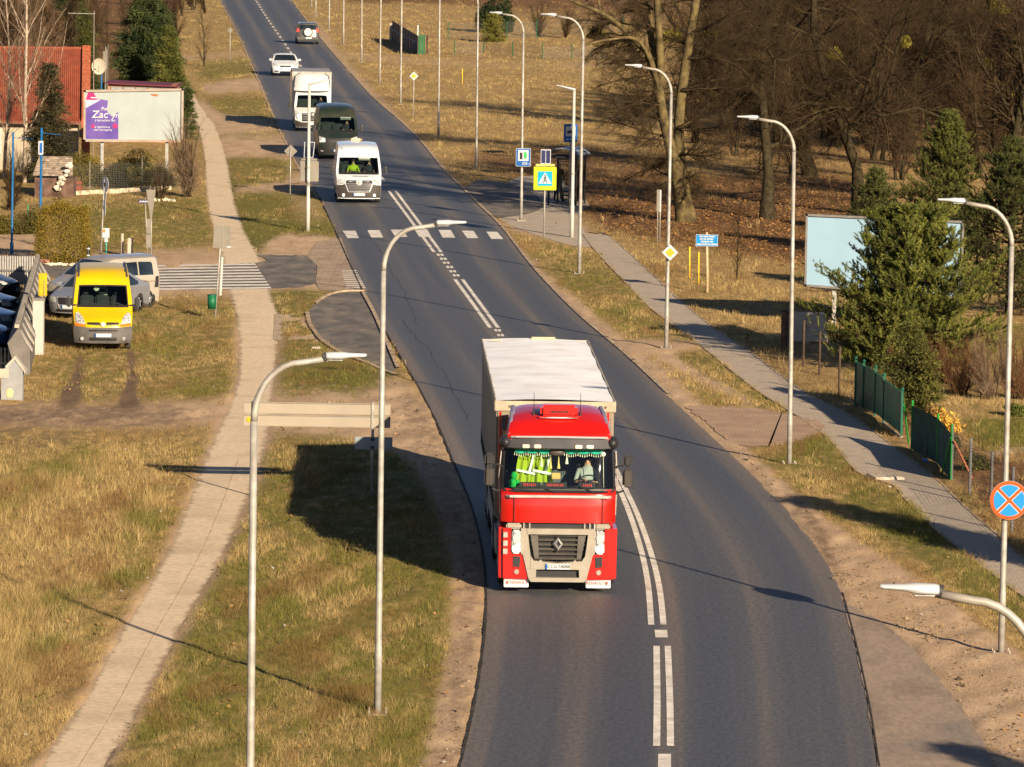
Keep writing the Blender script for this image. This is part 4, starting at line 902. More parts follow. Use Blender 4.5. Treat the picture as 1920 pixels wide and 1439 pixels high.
leafball('shrub', 'round green shrub at the far end of the small lawn', loc0(1905, 782), (.9, .8, .55), 37, 4000, (.03, .05, .012), (.10, .11, .02))
# mistletoe balls
for k, (x_, y_, g_, r0_, lb) in enumerate([(1690, 78, 300, .5, 'round yellow-green mistletoe clump among the bare oak branches, centre one'), (1849, 118, 290, .55, 'golden mistletoe clump near the right edge'), (1865, 12, 270, .8, 'large bright mistletoe clump in the top right corner'), (1828, 62, 250, .4, 'small mistletoe clump above the golden one'),
                                        (1330, 55, 380, .45, 'mistletoe clump on the poplar between its two stems'), (1255, 65, 330, .6, 'dark mistletoe clump at the fork of the poplar'), (1112, 62, 400, .45, 'yellow-green tuft on the low poplar limb above the field'), (1510, 205, 390, .5, 'dull green mistletoe clump above the curved lamp'), (1560, 100, 300, .5, 'dim mistletoe clump high in the dark oaks'), (1900, 180, 330, .6, 'olive mistletoe clump at the right edge')]):
    b0 = P(x_, g_); h_ = hgt(x_, g_, y_)
    t = leafball('mistletoe', lb, (b0.x, b0.y, h_-r0_*.5), (r0_*1.8, r0_*1.8, r0_*1.4), 300+k, 1300, (.07, .07, .012), (.22, .18, .025), .16, cat='mistletoe')
# conifers just outside the picture whose shade falls across the pavement
spruce('spruce_tree', 'garden spruce beyond the right edge that shades the pavement', (14.7, 106.2, 0), 6.3, 3.2, 40, 40000, leaf=.22)
spruce('spruce_tree', 'garden spruce near the lower right corner that shades the dirt verge', (16.0, 71.4, 0), 6.6, 3.6, 41, 30000, leaf=.22)
for k in range(26):
    x_ = r_.uniform(1440, 1960); y_ = r_.uniform(500, 600) if k < 6 else r_.uniform(860, 1000)
    x_ = min(1980, x_) if k < 6 else 1640+(y_-760)*1.25+r_.uniform(20, 120)
    if k < 9: small('shrub', 'low dead bramble among leaves behind the fence posts', x_, y_, r_.uniform(.4, .8), .008, M_TW_THK, 400+k, stems=6, cfgn='thicket', cat='shrub', group='dead brambles behind the fence')
# ------------------------------------------------------------------ vehicles (front faces local -Y, origin on the ground under the front)
def paintm(name, c, rough=.32, metal=0., coat=.6, dirt=(.22, .17, .12), da=.18):
    return mat(name, c, rough, metal, var=.04, scale=1.5, coat=coat, dirt=dirt, dirt_amt=da)
M_SEAT = mat('seat_fabric', (.03, .032, .035), .9); M_HIVIS = mat('hi_vis_fabric', (.30, .40, .012), .8, var=.1, emit=None)
class Body:
    def __init__(s, front, rear, zb, wheels, ra, hw, round_f=.22, round_r=.12, crown=.05, yl=None):
        """front: (y,z) points bumper -> roof, rear: roof -> rear bumper; hw(z): half width"""
        s.front, s.rear, s.zb, s.wheels, s.ra, s.hw = front, rear, zb, wheels, ra, hw
        s.rf, s.rr, s.crown = round_f, round_r, crown; s.ymax = max(p[0] for p in rear); s.ztop = max(p[1] for p in front+rear)
        bot = []
        for yw in sorted(wheels, reverse=True):
            for k in range(9):
                a = math.pi*k/8; bot.append((yw+ra*math.cos(a), max(zb, ra*.86+ra*math.sin(a)*1.0)))
        s.poly = front+rear+[(rear[-1][0], zb)]+bot+[(front[0][0], zb)]
    def deform(s, u, y, z, e=0.0):
        a = abs(u); k = max(0, 1-y/1.1); kr = max(0, 1-(s.ymax-y)/.9)
        x = u*(s.hw(z)*(1-.04*k*k)+e)
        y2 = y+s.rf*(a**3.2)*k-s.rr*(a**4)*kr
        t = max(0, (z-(s.ztop-.9))/.9); z2 = z-s.crown*(a**4)*t
        return Vector((x, y2, z2))
    def yf(s, z, pts=None):
        pts = pts or s.front; zs = [p[1] for p in pts]; ys = [p[0] for p in pts]
        if zs[0] > zs[-1]: zs, ys = zs[::-1], ys[::-1]
        return float(np.interp(z, zs, ys))
    def nf(s, z, pts=None):
        d = .04; pts = pts or s.front; dy = s.yf(z+d, pts)-s.yf(z-d, pts); n_ = Vector((-2*d, dy)).normalized()
        if pts is s.rear: n_ = Vector((2*d, -dy)).normalized()
        return n_
    def shell(s, name, m_, parent, hole=None, zc=(), mi_fn=None, mats=None):
        bm = bmesh.new(); vs = [bm.verts.new((-1, y, z)) for y, z in s.poly]; f = bm.faces.new(vs)
        r = bmesh.ops.extrude_face_region(bm, geom=[f]); bmesh.ops.translate(bm, verts=[v for v in r['geom'] if isinstance(v, bmesh.types.BMVert)], vec=(2, 0, 0))
        bmesh.ops.recalc_face_normals(bm, faces=bm.faces[:])
        def cut(co, no): bmesh.ops.bisect_plane(bm, geom=bm.verts[:]+bm.edges[:]+bm.faces[:], plane_co=co, plane_no=no, dist=1e-5)
        us = [-.97, -.9, -.8, -.65, -.4, 0, .4, .65, .8, .9, .97]
        if hole: us += [hole[0], -hole[0]]
        for u in us: cut((u, 0, 0), (1, 0, 0))
        for z in sorted(set(list(zc)+([hole[1], hole[2]] if hole else []))): cut((0, 0, z), (0, 0, 1))
        for y in (.12, .3, .55, .8, 1.1, s.ymax-.12, s.ymax-.35): cut((0, y, 0), (0, 1, 0))
        if hole:
            kill = [f for f in bm.faces if abs(f.calc_center_median().x) < hole[0]-.001 and hole[1] < f.calc_center_median().z < hole[2] and f.calc_center_median().y < s.yf(hole[2])+.02 and f.normal.y < -.1]
            bmesh.ops.delete(bm, geom=kill, context='FACES')
        for v in bm.verts: v.co = s.deform(*v.co)
        bmesh.ops.triangulate(bm, faces=[f for f in bm.faces if len(f.verts) > 4])
        me = bpy.data.meshes.new(name); bm.to_mesh(me); bm.free(); me.materials.append(m_); o = bpy.data.objects.new(name, me); link(o, parent)
        return smooth_angle(o, 32)
    def _patch(s, poly, mapf, name, m_, parent, nu=9, nv=5, thick=.0, sm=True):
        """flat outline cut into cells and laid on the bodywork"""
        bm = bmesh.new(); f = bm.faces.new([bm.verts.new((p[0], 0, p[1])) for p in poly])
        a0, a1 = min(p[0] for p in poly), max(p[0] for p in poly); b0, b1 = min(p[1] for p in poly), max(p[1] for p in poly)
        for k in range(1, nu): bmesh.ops.bisect_plane(bm, geom=bm.verts[:]+bm.edges[:]+bm.faces[:], plane_co=(a0+(a1-a0)*k/nu, 0, 0), plane_no=(1, 0, 0), dist=1e-5)
        for k in range(1, nv): bmesh.ops.bisect_plane(bm, geom=bm.verts[:]+bm.edges[:]+bm.faces[:], plane_co=(0, 0, b0+(b1-b0)*k/nv), plane_no=(0, 0, 1), dist=1e-5)
        for v in bm.verts: v.co = mapf(v.co.x, v.co.z)
        me = bpy.data.meshes.new(name); bm.to_mesh(me); bm.free(); me.materials.append(m_); o = bpy.data.objects.new(name, me); link(o, parent)
        if sm:
            for p_ in me.polygons: p_.use_smooth = True
        return o
    def fpatch(s, poly, name, m_, parent, e=.01, rear=False, **k):
        pts = s.rear if rear else s.front
        def f(u, z):
            n_ = s.nf(z, pts); v = s.deform(u, s.yf(z, pts), z); return v+Vector((0, n_.x*e, n_.y*e))*1.0
        return s._patch(poly, f, name, m_, parent, **k)
    def spatch(s, poly, side, name, m_, parent, e=.008, **k): return s._patch(poly, lambda y, z: s.deform(side, y, z, e), name, m_, parent, **k)
def rp(x0, x1, z0, z1, c=.0, cz=None):
    """outline with cut corners"""
    if not c: return [(x0, z0), (x1, z0), (x1, z1), (x0, z1)]
    cz = cz or c; return [(x0+c, z0), (x1-c, z0), (x1, z0+cz), (x1, z1-cz), (x1-c, z1), (x0+c, z1), (x0, z1-cz), (x0, z0+cz)]
def mir(poly): return [(-a, b_) for a, b_ in poly][::-1]
def wheel(parent, x, y, r, wd=.2, rim=M_RIM):
    mb = MB(); n = 28; prof = [(r*.62, -wd/2), (r*.93, -wd/2), (r, -wd/2+.03), (r, wd/2-.03), (r*.93, wd/2), (r*.62, wd/2)]
    vs = []; fs = []
    for i in range(n):
        a = 2*math.pi*i/n
        for rr, xx in prof: vs.append((x+xx, y+rr*math.cos(a), r+rr*math.sin(a)))
    for i in range(n):
        for k in range(5): a_ = i*6+k; b2 = ((i+1) % n)*6+k; fs.append((a_, b2, b2+1, a_+1))
    mb.add(vs, fs); t = mb.build('wheel', M_RUB, parent, True)
    mb = MB(); sg = 1 if x > 0 else -1; xo = x+sg*(wd/2-.03)
    mb.tube([(x-sg*.05, y, r), (xo-.03*sg, y, r)], r*.63, 22)
    for k in range(5):
        a = 2*math.pi*k/5+.3; mb.bar((xo, y, r), (xo, y+r*.58*math.cos(a), r+r*.58*math.sin(a)), .05, .035, 5)
    mb.tube([(xo-.02*sg, y, r), (xo+.02*sg, y, r)], .06, 12); mb.build('rim', rim, t, True)
def mirror(parent, side, x, y, z, dims, m_, arm=True):
    mb = MB(); mb.rbox((side*x, y, z), dims, min(dims)*.35)
    if arm: mb.bar((side*(x-dims[0]*.2), y+.02, z-dims[2]*.25), (side*(x-.32), y+.1, z-dims[2]*.35), .025, .035, 6)
    o = mb.build('wing_mirror', m_, parent, True); smooth_angle(o, 40)
    mb = MB(); mb.box((side*x, y+dims[1]/2+.004, z), (dims[0]*.8, .006, dims[2]*.8)); mb.build('mirror_glass', M_CHROME, o)
def plate(parent, x, y, z, txt=None, wd=.52, rear=False, m_=None, ht=.114):
    sg = 1 if rear else -1; mb = MB(); mb.box((x, y, z), (wd, .012, ht)); p_ = mb.build('number_plate', m_ or M_PLATE, parent)
    mb = MB(); mb.box((x-sg*(-1)*(-wd/2+.022) if False else x+(-wd/2+.022)*(1 if not rear else -1), y+sg*.008, z), (.04, .006, ht*.96)); mb.build('blue_band', M_BLUE, p_)
    if txt: text(txt, ht*.86, M_INK, p_, (x+(.02 if not rear else -.02), y+sg*.010, z), (math.pi/2, 0, 0 if not rear else math.pi), sx=.98)
def place(t, px_, py_, head):
    """head: heading vector or angle from straight-at-camera (degrees, + turns to picture right)"""
    t.location = P(px_, py_); t.location.z = road_z(t.location.x, t.location.y)+.005
    if isinstance(head, (int, float)): t.rotation_euler = (0, 0, R(head))
    else: t.rotation_euler = (0, 0, math.atan2(head[0], -head[1]))
def headline(px1, py1, px2, py2, h=0):
    a_, b2 = P(px1, py1, h), P(px2, py2, h); d = (a_-b2); d.z = 0; return d.normalized()

# a person grown as one skin over a skeleton
def person(name, label, loc, rz, joints, edges, mats, hair=None, tags=None, scale=1.0, group=None):
    """joints: name -> (x,y,z,radius); edges: list of (a,b,material index)"""
    names = list(joints); me = bpy.data.meshes.new('sk'); me.from_pydata([joints[n][:3] for n in names], [(names.index(a), names.index(b_)) for a, b_, _ in edges], [])
    o = bpy.data.objects.new('sk', me); C.objects.link(o); o.modifiers.new('s', 'SKIN'); o.modifiers['s'].use_smooth_shade = True
    for i, n in enumerate(names): r_ = joints[n][3]; me.skin_vertices[0].data[i].radius = (r_, r_*(joints[n][4] if len(joints[n]) > 4 else 1)); me.skin_vertices[0].data[i].use_root = (i == 0)
    o.modifiers.new('u', 'SUBSURF').levels = 1
    m2 = bpy.data.meshes.new_from_object(o.evaluated_get(bpy.context.evaluated_depsgraph_get())); bpy.data.objects.remove(o)
    m2.name = 'body'; m2.materials.clear()
    for m_ in mats: m2.materials.append(m_)
    E = [(Vector(joints[a][:3]), Vector(joints[b_][:3]), k, (joints[a][3]+joints[b_][3])/2) for a, b_, k in edges]
    for p_ in m2.polygons:
        c = p_.center; best = 9e9
        for a, b_, k, r_ in E:
            ab = b_-a; t = max(0, min(1, (c-a).dot(ab)/(ab.length_squared+1e-9))); d = (c-(a+ab*t)).length-r_*.8
            if d < best: best = d; p_.material_index = k
        p_.use_smooth = True
    t = thing(name, label, 'person', loc, rz, group); b = bpy.data.objects.new('body', m2); link(b, t)
    if hair:
        h = joints['head']; mb = MB(); mb.ell((h[0], h[1]+.018, h[2]+.035), (h[3]*1.02, h[3]*1.1, h[3]*1.02), 14, 8); mb.build('hair', hair, t, True)
    h = joints['head']; mb = MB()
    for sx in (-1, 1): mb.ell((h[0]+sx*.03, h[1]-h[3]*.93, h[2]+.01), (.011, .006, .007), 8, 5)
    mb.build('eyes', M_INK, t, True); t.scale = (scale,)*3; return t
M_SKIN = mat('skin', (.50, .28, .18), .6, var=.05); M_SHIRTW = mat('pale_shirt', (.28, .30, .29), .85); M_NAVY = mat('dark_clothes', (.02, .022, .03), .9); M_JEANS = mat('dark_trousers', (.025, .03, .045), .9)
M_HAIRG = mat('grey_hair', (.35, .33, .30), .9); M_HAIRD = mat('dark_hair', (.03, .02, .015), .9)
def hand(J, Ed, pre, wr, dirv, side, mi, curl=(0, -.2, -.6)):
    """palm, four unequal bent fingers and a thumb"""
    w_ = Vector(wr); d = Vector(dirv).normalized(); sd = Vector((side, 0, 0)); J[pre+'palm'] = (*(w_+d*.05), .024)
    Ed.append((pre+'wr', pre+'palm', mi))
    for k, (o_, L_) in enumerate(((-.03, .070), (-.01, .08), (.011, .075), (.031, .058))):
        b0 = w_+d*.085+sd*o_; b1 = b0+d*L_*.45+Vector(curl)*.01; b2 = b1+(d*.5+Vector(curl)).normalized()*L_*.55
        for q, v in (('a', b0), ('b', b1), ('c', b2)): J[f'{pre}f{k}{q}'] = (*v, .0088 if q != 'c' else .0075)
        Ed += [(pre+'palm', f'{pre}f{k}a', mi), (f'{pre}f{k}a', f'{pre}f{k}b', mi), (f'{pre}f{k}b', f'{pre}f{k}c', mi)]
    b0 = w_+d*.03-sd*.035; b1 = b0+d*.035-sd*.02
    J[pre+'ta'] = (*b0, .011); J[pre+'tb'] = (*b1, .009); Ed += [(pre+'palm', pre+'ta', mi), (pre+'ta', pre+'tb', mi)]
def seated(name, label, loc, rz, mats, hair, scale=1., lh=(-.20, -.42, .30), rh=(.20, -.42, .30), group=None):
    """mats: skin, top, trousers; origin at the seat"""
    J = {'pel': (0, 0, .10, .14), 'sp1': (0, .02, .26, .135), 'sp2': (0, .04, .42, .15), 'neck': (0, .02, .56, .055), 'head': (0, -.01, .70, .095, 1.15), 'top': (0, 0, .79, .06), 'nose': (0, -.105, .69, .016)}
    E = [('pel', 'sp1', 2), ('sp1', 'sp2', 1), ('sp2', 'neck', 1), ('neck', 'head', 0), ('head', 'top', 0), ('head', 'nose', 0)]
    for s_, pre, hd in ((-1, 'L', lh), (1, 'R', rh)):
        J[pre+'sh'] = (s_*.19, .03, .48, .062); el = (s_*.27, -.14, .24); J[pre+'el'] = (*el, .044); J[pre+'wr'] = (*hd, .028)
        E += [('sp2', pre+'sh', 1), (pre+'sh', pre+'el', 1), (pre+'el', pre+'wr', 0)]
        hand(J, E, pre, hd, (0, -.6, .35), s_, 0)
        J[pre+'hip'] = (s_*.10, -.05, .09, .09); J[pre+'kn'] = (s_*.13, -.45, .12, .062); J[pre+'an'] = (s_*.13, -.50, -.30, .042); J[pre+'to'] = (s_*.14, -.65, -.36, .035)
        E += [('pel', pre+'hip', 2), (pre+'hip', pre+'kn', 2), (pre+'kn', pre+'an', 2), (pre+'an', pre+'to', 2)]
    return person(name, label, loc, rz, J, E, mats, hair, scale=scale, group=group)

# ---- large vans of three generations
def hwfun(w0, zbelt, ztop, taper, low=.04):
    return lambda z: w0-taper*max(0, (z-zbelt)/(ztop-zbelt))**1.3-low*max(0, (.55-z)/.4)
def cabin(parent, y0, zfl, w_, depth=1.3, seats=(-.55, .0, .55), wheelx=.5, zdash=1.1, ybulk=None):
    mb = MB(); mb.rbox((0, y0+.25, zdash-.15), (w_*2-.25, .5, .3), .06); mb.box((0, y0+depth, zdash+.2), (w_*2-.2, .04, 1.7)); mb.box((0, y0+.6, zfl), (w_*2-.2, 1.4, .05))
    ins = mb.build('dashboard', M_BLACK, parent)
    for sx in seats:
        mb = MB(); mb.rbox((sx, y0+.95, zdash-.35), (.48, .48, .16), .05); mb.rbox((sx, y0+1.2, zdash+.05), (.46, .14, .7), .05, rx=-.15); mb.rbox((sx, y0+1.26, zdash+.5), (.26, .09, .18), .04); mb.build('seat', M_SEAT, parent)
    mb = MB(); c = Vector((wheelx, y0+.62, zdash+.02)); pth = [c+Vector((.19*math.cos(a), .07*math.sin(a), .17*math.sin(a))) for a in np.linspace(0, 2*math.pi, 17)]
    mb.tube(pth, .014, 6, cap=False); mb.bar(c, c+Vector((0, -.25, -.15)), .03, .03, 6); mb.bar(c+Vector((-.18, 0, 0)), c+Vector((.18, 0, 0)), .014, .014, 5); mb.build('steering_wheel', M_BLACK, parent)
def wipers(parent, B, z, xs):
    for x0, x1 in xs:
        mb = MB(); a = B.deform(x0, B.yf(z), z)+Vector((0, -.04, .02)); b2 = B.deform(x1, B.yf(z+.10), z+.10)+Vector((0, -.05, .03)); mb.bar(a, b2, .014, .010, 5); mb.build('wiper', M_BLACK, parent)
def white_van():
    t = thing('delivery_van', 'white high-roof van nearest in the queue, yellow vest visible behind its windscreen', 'van', group='vans coming down the road')
    P_ = paintm('white_van_paint', (.56, .59, .63))
    B = Body([(.02, .2), (0, .42), (.01, .72), (.05, .95), (.16, 1.03), (.85, 1.27), (1.05, 1.42), (1.50, 1.93), (1.72, 2.2), (2.0, 2.36), (3, 2.44)], [(5.4, 2.42), (5.55, 2.3), (5.62, 1.2), (5.64, .5)], .24, (.95, 4.5), .40, hwfun(1.0, 1.2, 2.4, .13))
    B.shell('body', P_, t, hole=(.86, 1.30, 1.92), zc=(.5, .8, 1.0, 1.2, 1.6, 2.1))
    B.fpatch([(-.86, 1.29), (.86, 1.29), (.86, 1.93), (-.86, 1.93)], 'windscreen', M_GLASS, t, .004)
    for s_ in (-1, 1): B.fpatch([(s_*.86, 1.28), (s_*.90, 1.28), (s_*.90, 1.95), (s_*.86, 1.95)], 'windscreen_trim', M_BLACK, t, .008)
    B.fpatch([(-.9, 1.22), (.9, 1.22), (.86, 1.30), (-.86, 1.30)], 'scuttle', M_BLACK, t, .008)
    B.fpatch([(-1, .24), (1, .24), (1, .78), (.78, .80), (.62, .84), (.5, .5), (-.5, .5), (-.62, .84), (-.78, .80), (-1, .78)], 'bumper', mat('bumper_grey', (.036, .032, .028), .6), t, .02, nu=14)
    g = B.fpatch([(-.46, .52), (.46, .52), (.62, .92), (.55, .99), (-.55, .99), (-.62, .92)], 'grille', M_BLACK, t, .02, nu=10)
    mb = MB()
    for k in range(4):
        z = .58+k*.09; w_ = .46+.15*k/3
        mb.tube([B.deform(u*w_, B.yf(z), z)+Vector((0, -.035, 0)) for u in np.linspace(-1, 1, 7)], .010, 5)
    mb.tube([B.deform(u, B.yf(z), z)+Vector((0, -.03, 0)) for u, z in ((-.64, .86), (-.5, .50), (0, .485), (.5, .50), (.64, .86))], .011, 5); mb.build('grille_bars', M_CHROME, g)
    mb = MB(); mb.add([(0, -.05, .80), (.09, -.04, .93), (0, -.05, 1.06), (-.09, -.04, .93), (0, -.08, .93)], [(0, 1, 4), (1, 2, 4), (2, 3, 4), (3, 0, 4)]); mb.tube([(0, -.0, .93), (0, -.045, .93)], .135, 18); mb.build('emblem', M_CHROME, t)
    for s_ in (-1, 1):
        h = B.fpatch([(s_*.60, .88), (s_*.96, .80), (s_*.97, 1.04), (s_*.62, 1.0)], 'headlight', M_LENS, t, .022, nu=5, nv=4)
        f_ = MB(); v = B.deform(s_*.72, 0, .36)+Vector((0, -.03, 0)); f_.tube([v, v+Vector((0, -.01, 0))], .055, 12); f_.build('fog_lamp', M_LIT, t)
        mirror(t, s_, 1.17, .95, 1.40, (.17, .14, .36), M_BLACK)
        B.spatch([(1.0, 1.32), (1.55, 1.86), (1.95, 1.86), (1.95, 1.32)], s_, 'side_window', M_GLASSD, t)
        B.spatch([(1.35, .5), (4.05, .5), (4.05, .62), (1.35, .62)], s_, 'side_rubbing_strip', M_DARK, t)
        for y in (.95, 4.5): wheel(t, s_*.84, y, .34, .22, M_DARK)
    plate(t, 0, -.045, .39); B.fpatch([(-.28, 1.145), (.42, 1.145), (.42, 1.165), (-.28, 1.165)], 'bonnet_lettering', M_INK, t, .01)
    cabin(t, .8, .55, .95, wheelx=-.5 if False else .48, zdash=1.2); wipers(t, B, 1.3, ((-.75, -.1), (.05, .7)))
    mb = MB(); mb.box((.26, 1.45, 1.86), (.50, .03, .14), rx=.7); mb.build('sun_visor', mat('visor_cloth', (.35, .38, .34), .9), t)
    mb = MB(); mb.bar((-.72, 1.85, 2.31), (-.72, 1.7, 2.36), .02, .01, 5); mb.build('aerial', M_BLACK, t)
    mb = MB(); mb.rbox((.02, 5.2, 2.5), (.5, .16, .12), .03); mb.ell((-.1, 5.08, 2.5), (.09, .05, .05)); mb.build('roof_beacon', mat('amber', (.7, .5, .3), .3), t)
    return t
wv = white_van(); HV = headline(672, 380, 637, 299); place(wv, 673, 383, HV)
def in_van(t, x, y, z): return t.matrix_basis@Vector((x, y, z))
bpy.context.view_layer.update()
seated('person', 'person in a yellow hi-vis jacket in the passenger seat of the white van', in_van(wv, -.22, 1.78, 1.03), wv.rotation_euler.z, [M_SKIN, M_HIVIS, M_NAVY], M_HAIRD, .98, lh=(-.12, -.36, .22), rh=(.32, -.44, .14))
seated('person', 'driver in dark clothes at the wheel of the white van', in_van(wv, .48, 1.78, 1.0), wv.rotation_euler.z, [M_SKIN, M_NAVY, M_NAVY], M_HAIRD, 1.)

def green_van():
    t = thing('delivery_van', 'dark green van second in the queue, partly hidden by the white van', 'van', group='vans coming down the road')
    P_ = paintm('olive_green_paint', (.015, .023, .016), .4, coat=.3, da=.15)
    B = Body([(.02, .22), (0, .5), (.03, .95), (.1, 1.08), (.75, 1.32), (.95, 1.40), (1.45, 2.02), (1.62, 2.22), (1.9, 2.45), (2.6, 2.58)], [(5.8, 2.56), (5.95, 2.4), (5.98, 1.2), (5.98, .5)], .25, (.98, 4.7), .40, hwfun(1.01, 1.25, 2.55, .14), round_f=.16, crown=.1)
    B.shell('body', P_, t, hole=(.88, 1.42, 2.02), zc=(.5, .8, 1.0, 1.2, 1.6, 2.2))
    B.fpatch([(-.88, 1.41), (.88, 1.41), (.88, 2.03), (-.88, 2.03)], 'windscreen', M_GLASS, t, .004)
    B.fpatch([(-.92, 1.34), (.92, 1.34), (.9, 1.42), (-.9, 1.42)], 'scuttle', M_BLACK, t, .008)
    B.fpatch([(-1, .25), (1, .25), (1, .62), (-1, .62)], 'bumper', M_BLACK, t, .02, nu=12)
    g = B.fpatch([(-.62, .66), (.62, .66), (.66, 1.03), (-.66, 1.03)], 'grille', M_BLACK, t, .015, nu=10)
    mb = MB()
    for z in (.74, .82, .98): mb.tube([B.deform(u*.6, B.yf(z), z)+Vector((0, -.03, 0)) for u in np.linspace(-1, 1, 7)], .008, 5)
    mb.build('grille_bars', M_DARK, g)
    for s_ in (-1, 1):
        h = B.fpatch([(s_*.66, .86), (s_*.97, .84), (s_*.97, 1.14), (s_*.66, 1.05)], 'headlight', M_LENS, t, .02, nu=5, nv=4)
        f_ = MB(); v = B.deform(s_*.78, .02, .96)+Vector((0, -.05, 0)); f_.tube([v, v+Vector((0, -.012, 0))], .06, 12); f_.build('bulb', M_LIT, h)
        B.fpatch(rp(s_*.84-.07, s_*.84+.07, .40, .46), 'fog_lamp', M_LENS, t, .03)
        mirror(t, s_, 1.19, .95, 1.52, (.2, .14, .34), M_BLACK)
        B.spatch([(1.0, 1.42), (1.5, 1.95), (1.95, 1.95), (1.95, 1.42)], s_, 'side_window', M_GLASSD, t)
        for y in (.98, 4.7): wheel(t, s_*.86, y, .35, .23, M_DARK)
    plate(t, 0, -.04, .45); cabin(t, .85, .6, .95, wheelx=.5, zdash=1.28)
    mb = MB(); mb.box((.42, 1.5, 1.98), (.52, .03, .15), rx=.7); mb.build('sun_visor', MATS['visor_cloth'], t)
    return t
gv = green_van(); place(gv, 634, 301, headline(634, 299, 588, 238)); bpy.context.view_layer.update()
seated('person', 'driver in dark clothes at the wheel of the dark green van', in_van(gv, .5, 1.85, 1.1), gv.rotation_euler.z, [M_SKIN, M_NAVY, M_NAVY], M_HAIRD)

def box_truck():
    t = thing('box_truck', 'white box-body truck with a big roof spoiler, third vehicle in the queue', 'truck', group='vans coming down the road')
    P_ = paintm('white_box_paint', (.52, .53, .52))
    B = Body([(.02, .22), (0, .45), (.02, .78), (.07, .98), (.18, 1.06), (.85, 1.30), (1.05, 1.42), (1.45, 1.95), (1.7, 2.15), (2.1, 2.2)], [(2.4, 2.18), (2.45, 1.6), (2.46, .6)], .24, (.95,), .40, hwfun(1.0, 1.2, 2.3, .13))
    B.shell('cab', P_, t, hole=(.86, 1.36, 1.92), zc=(.5, .8, 1.0, 1.2, 1.6))
    B.fpatch([(-.86, 1.35), (.86, 1.35), (.86, 1.93), (-.86, 1.93)], 'windscreen', M_GLASS, t, .004)
    B.fpatch([(-.9, 1.27), (.9, 1.27), (.86, 1.36), (-.86, 1.36)], 'scuttle', M_BLACK, t, .008)
    B.fpatch([(-1, .24), (1, .24), (1, .62), (.6, .5), (-.6, .5), (-1, .62)], 'bumper', MATS['bumper_grey'], t, .02, nu=12)
    g = B.fpatch([(-.6, .55), (.6, .55), (.62, .98), (-.62, .98)], 'grille', M_BLACK, t, .02, nu=10)
    mb = MB()
    for z in (.68, .80, .93): mb.tube([B.deform(u*.58, B.yf(z), z)+Vector((0, -.03, 0)) for u in np.linspace(-1, 1, 7)], .012, 5)
    mb.build('grille_bars', M_CHROME, g)
    mb = MB(); mb.tube([(0, 0, .93), (0, -.045, .93)], .15, 18); mb.build('emblem_disc', M_BLACK, t)
    mb = MB(); mb.add([(0, -.05, .80), (.09, -.05, .93), (0, -.05, 1.06), (-.09, -.05, .93), (0, -.09, .93)], [(0, 1, 4), (1, 2, 4), (2, 3, 4), (3, 0, 4)]); mb.build('emblem', M_CHROME, t)
    for s_ in (-1, 1):
        h = B.fpatch([(s_*.66, .72), (s_*.88, .66), (s_*.99, .92), (s_*.96, 1.12), (s_*.72, .98)], 'headlight', M_LENS, t, .022, nu=5, nv=4)
        f_ = MB(); v = B.deform(s_*.80, .02, .82)+Vector((0, -.06, 0)); f_.tube([v, v+Vector((0, -.012, 0))], .075, 12); f_.build('bulb', M_LIT, h)
        mirror(t, s_, 1.22, .95, 1.44, (.22, .14, .38), M_BLACK)
        B.spatch([(1.0, 1.36), (1.45, 1.88), (1.9, 1.88), (1.9, 1.36)], s_, 'side_window', M_GLASSD, t)
        wheel(t, s_*.84, .95, .34, .22, M_DARK); wheel(t, s_*.84, 4.9, .34, .24, M_DARK)
        mb = MB(); mb.tube([(s_*.96, 1.6, 2.1), (s_*.99, 1.9, 2.5), (s_*.92, 2.25, 2.95), (s_*.7, 2.4, 3.08)], .02, 6); mb.build('spoiler_trim', M_BLACK, t)
    sp_ = Body([(1.25, 2.16), (1.28, 2.24), (1.55, 2.5), (1.95, 2.85), (2.3, 3.06)], [(2.48, 3.10), (2.5, 2.16)], 2.16, (), .1, lambda z: 1.0-.1*max(0, (z-2.2)/.9)**2, round_f=.0, crown=.10)
    sp_.rf = .35; sp_.deform = lambda u, y, z, e=0: Vector((u*(1.0-.10*max(0, (z-2.3)/.8)), y+.4*abs(u)**3*(1 if y < 2.3 else 0)*min(1, (2.5-y)), z-.14*abs(u)**4*max(0, (z-2.4)/.7)))
    sp_.shell('roof_spoiler', P_, t, zc=(2.3, 2.5, 2.7, 2.9))
    mb = MB(); mb.rbox((0, 4.9, 2.0), (2.16, 4.7, 2.25), .04); b = mb.build('box_body', P_, t); smooth_angle(b)
    mb = MB(); mb.rbox((0, 4.9, 3.14), (2.2, 4.76, .05), .02); mb.box((0, 2.55, 2.98), (2.19, .06, .30)); mb.build('box_roof_frame', M_GALV, t)
    mb = MB(); mb.box((0, 4.4, .7), (.9, 4.4, .25)); mb.build('chassis', M_DARK, t)
    plate(t, 0, -.045, .42); cabin(t, .85, .6, .95, wheelx=.48, zdash=1.24, depth=1.2)
    return t
bt = box_truck(); place(bt, 586, 248, headline(588, 246, 536, 146)); bpy.context.view_layer.update()
seated('person', 'driver in dark clothes at the wheel of the white box truck', in_van(bt, .48, 1.78, 1.05), bt.rotation_euler.z, [M_SKIN, M_NAVY, M_NAVY], M_HAIRD)

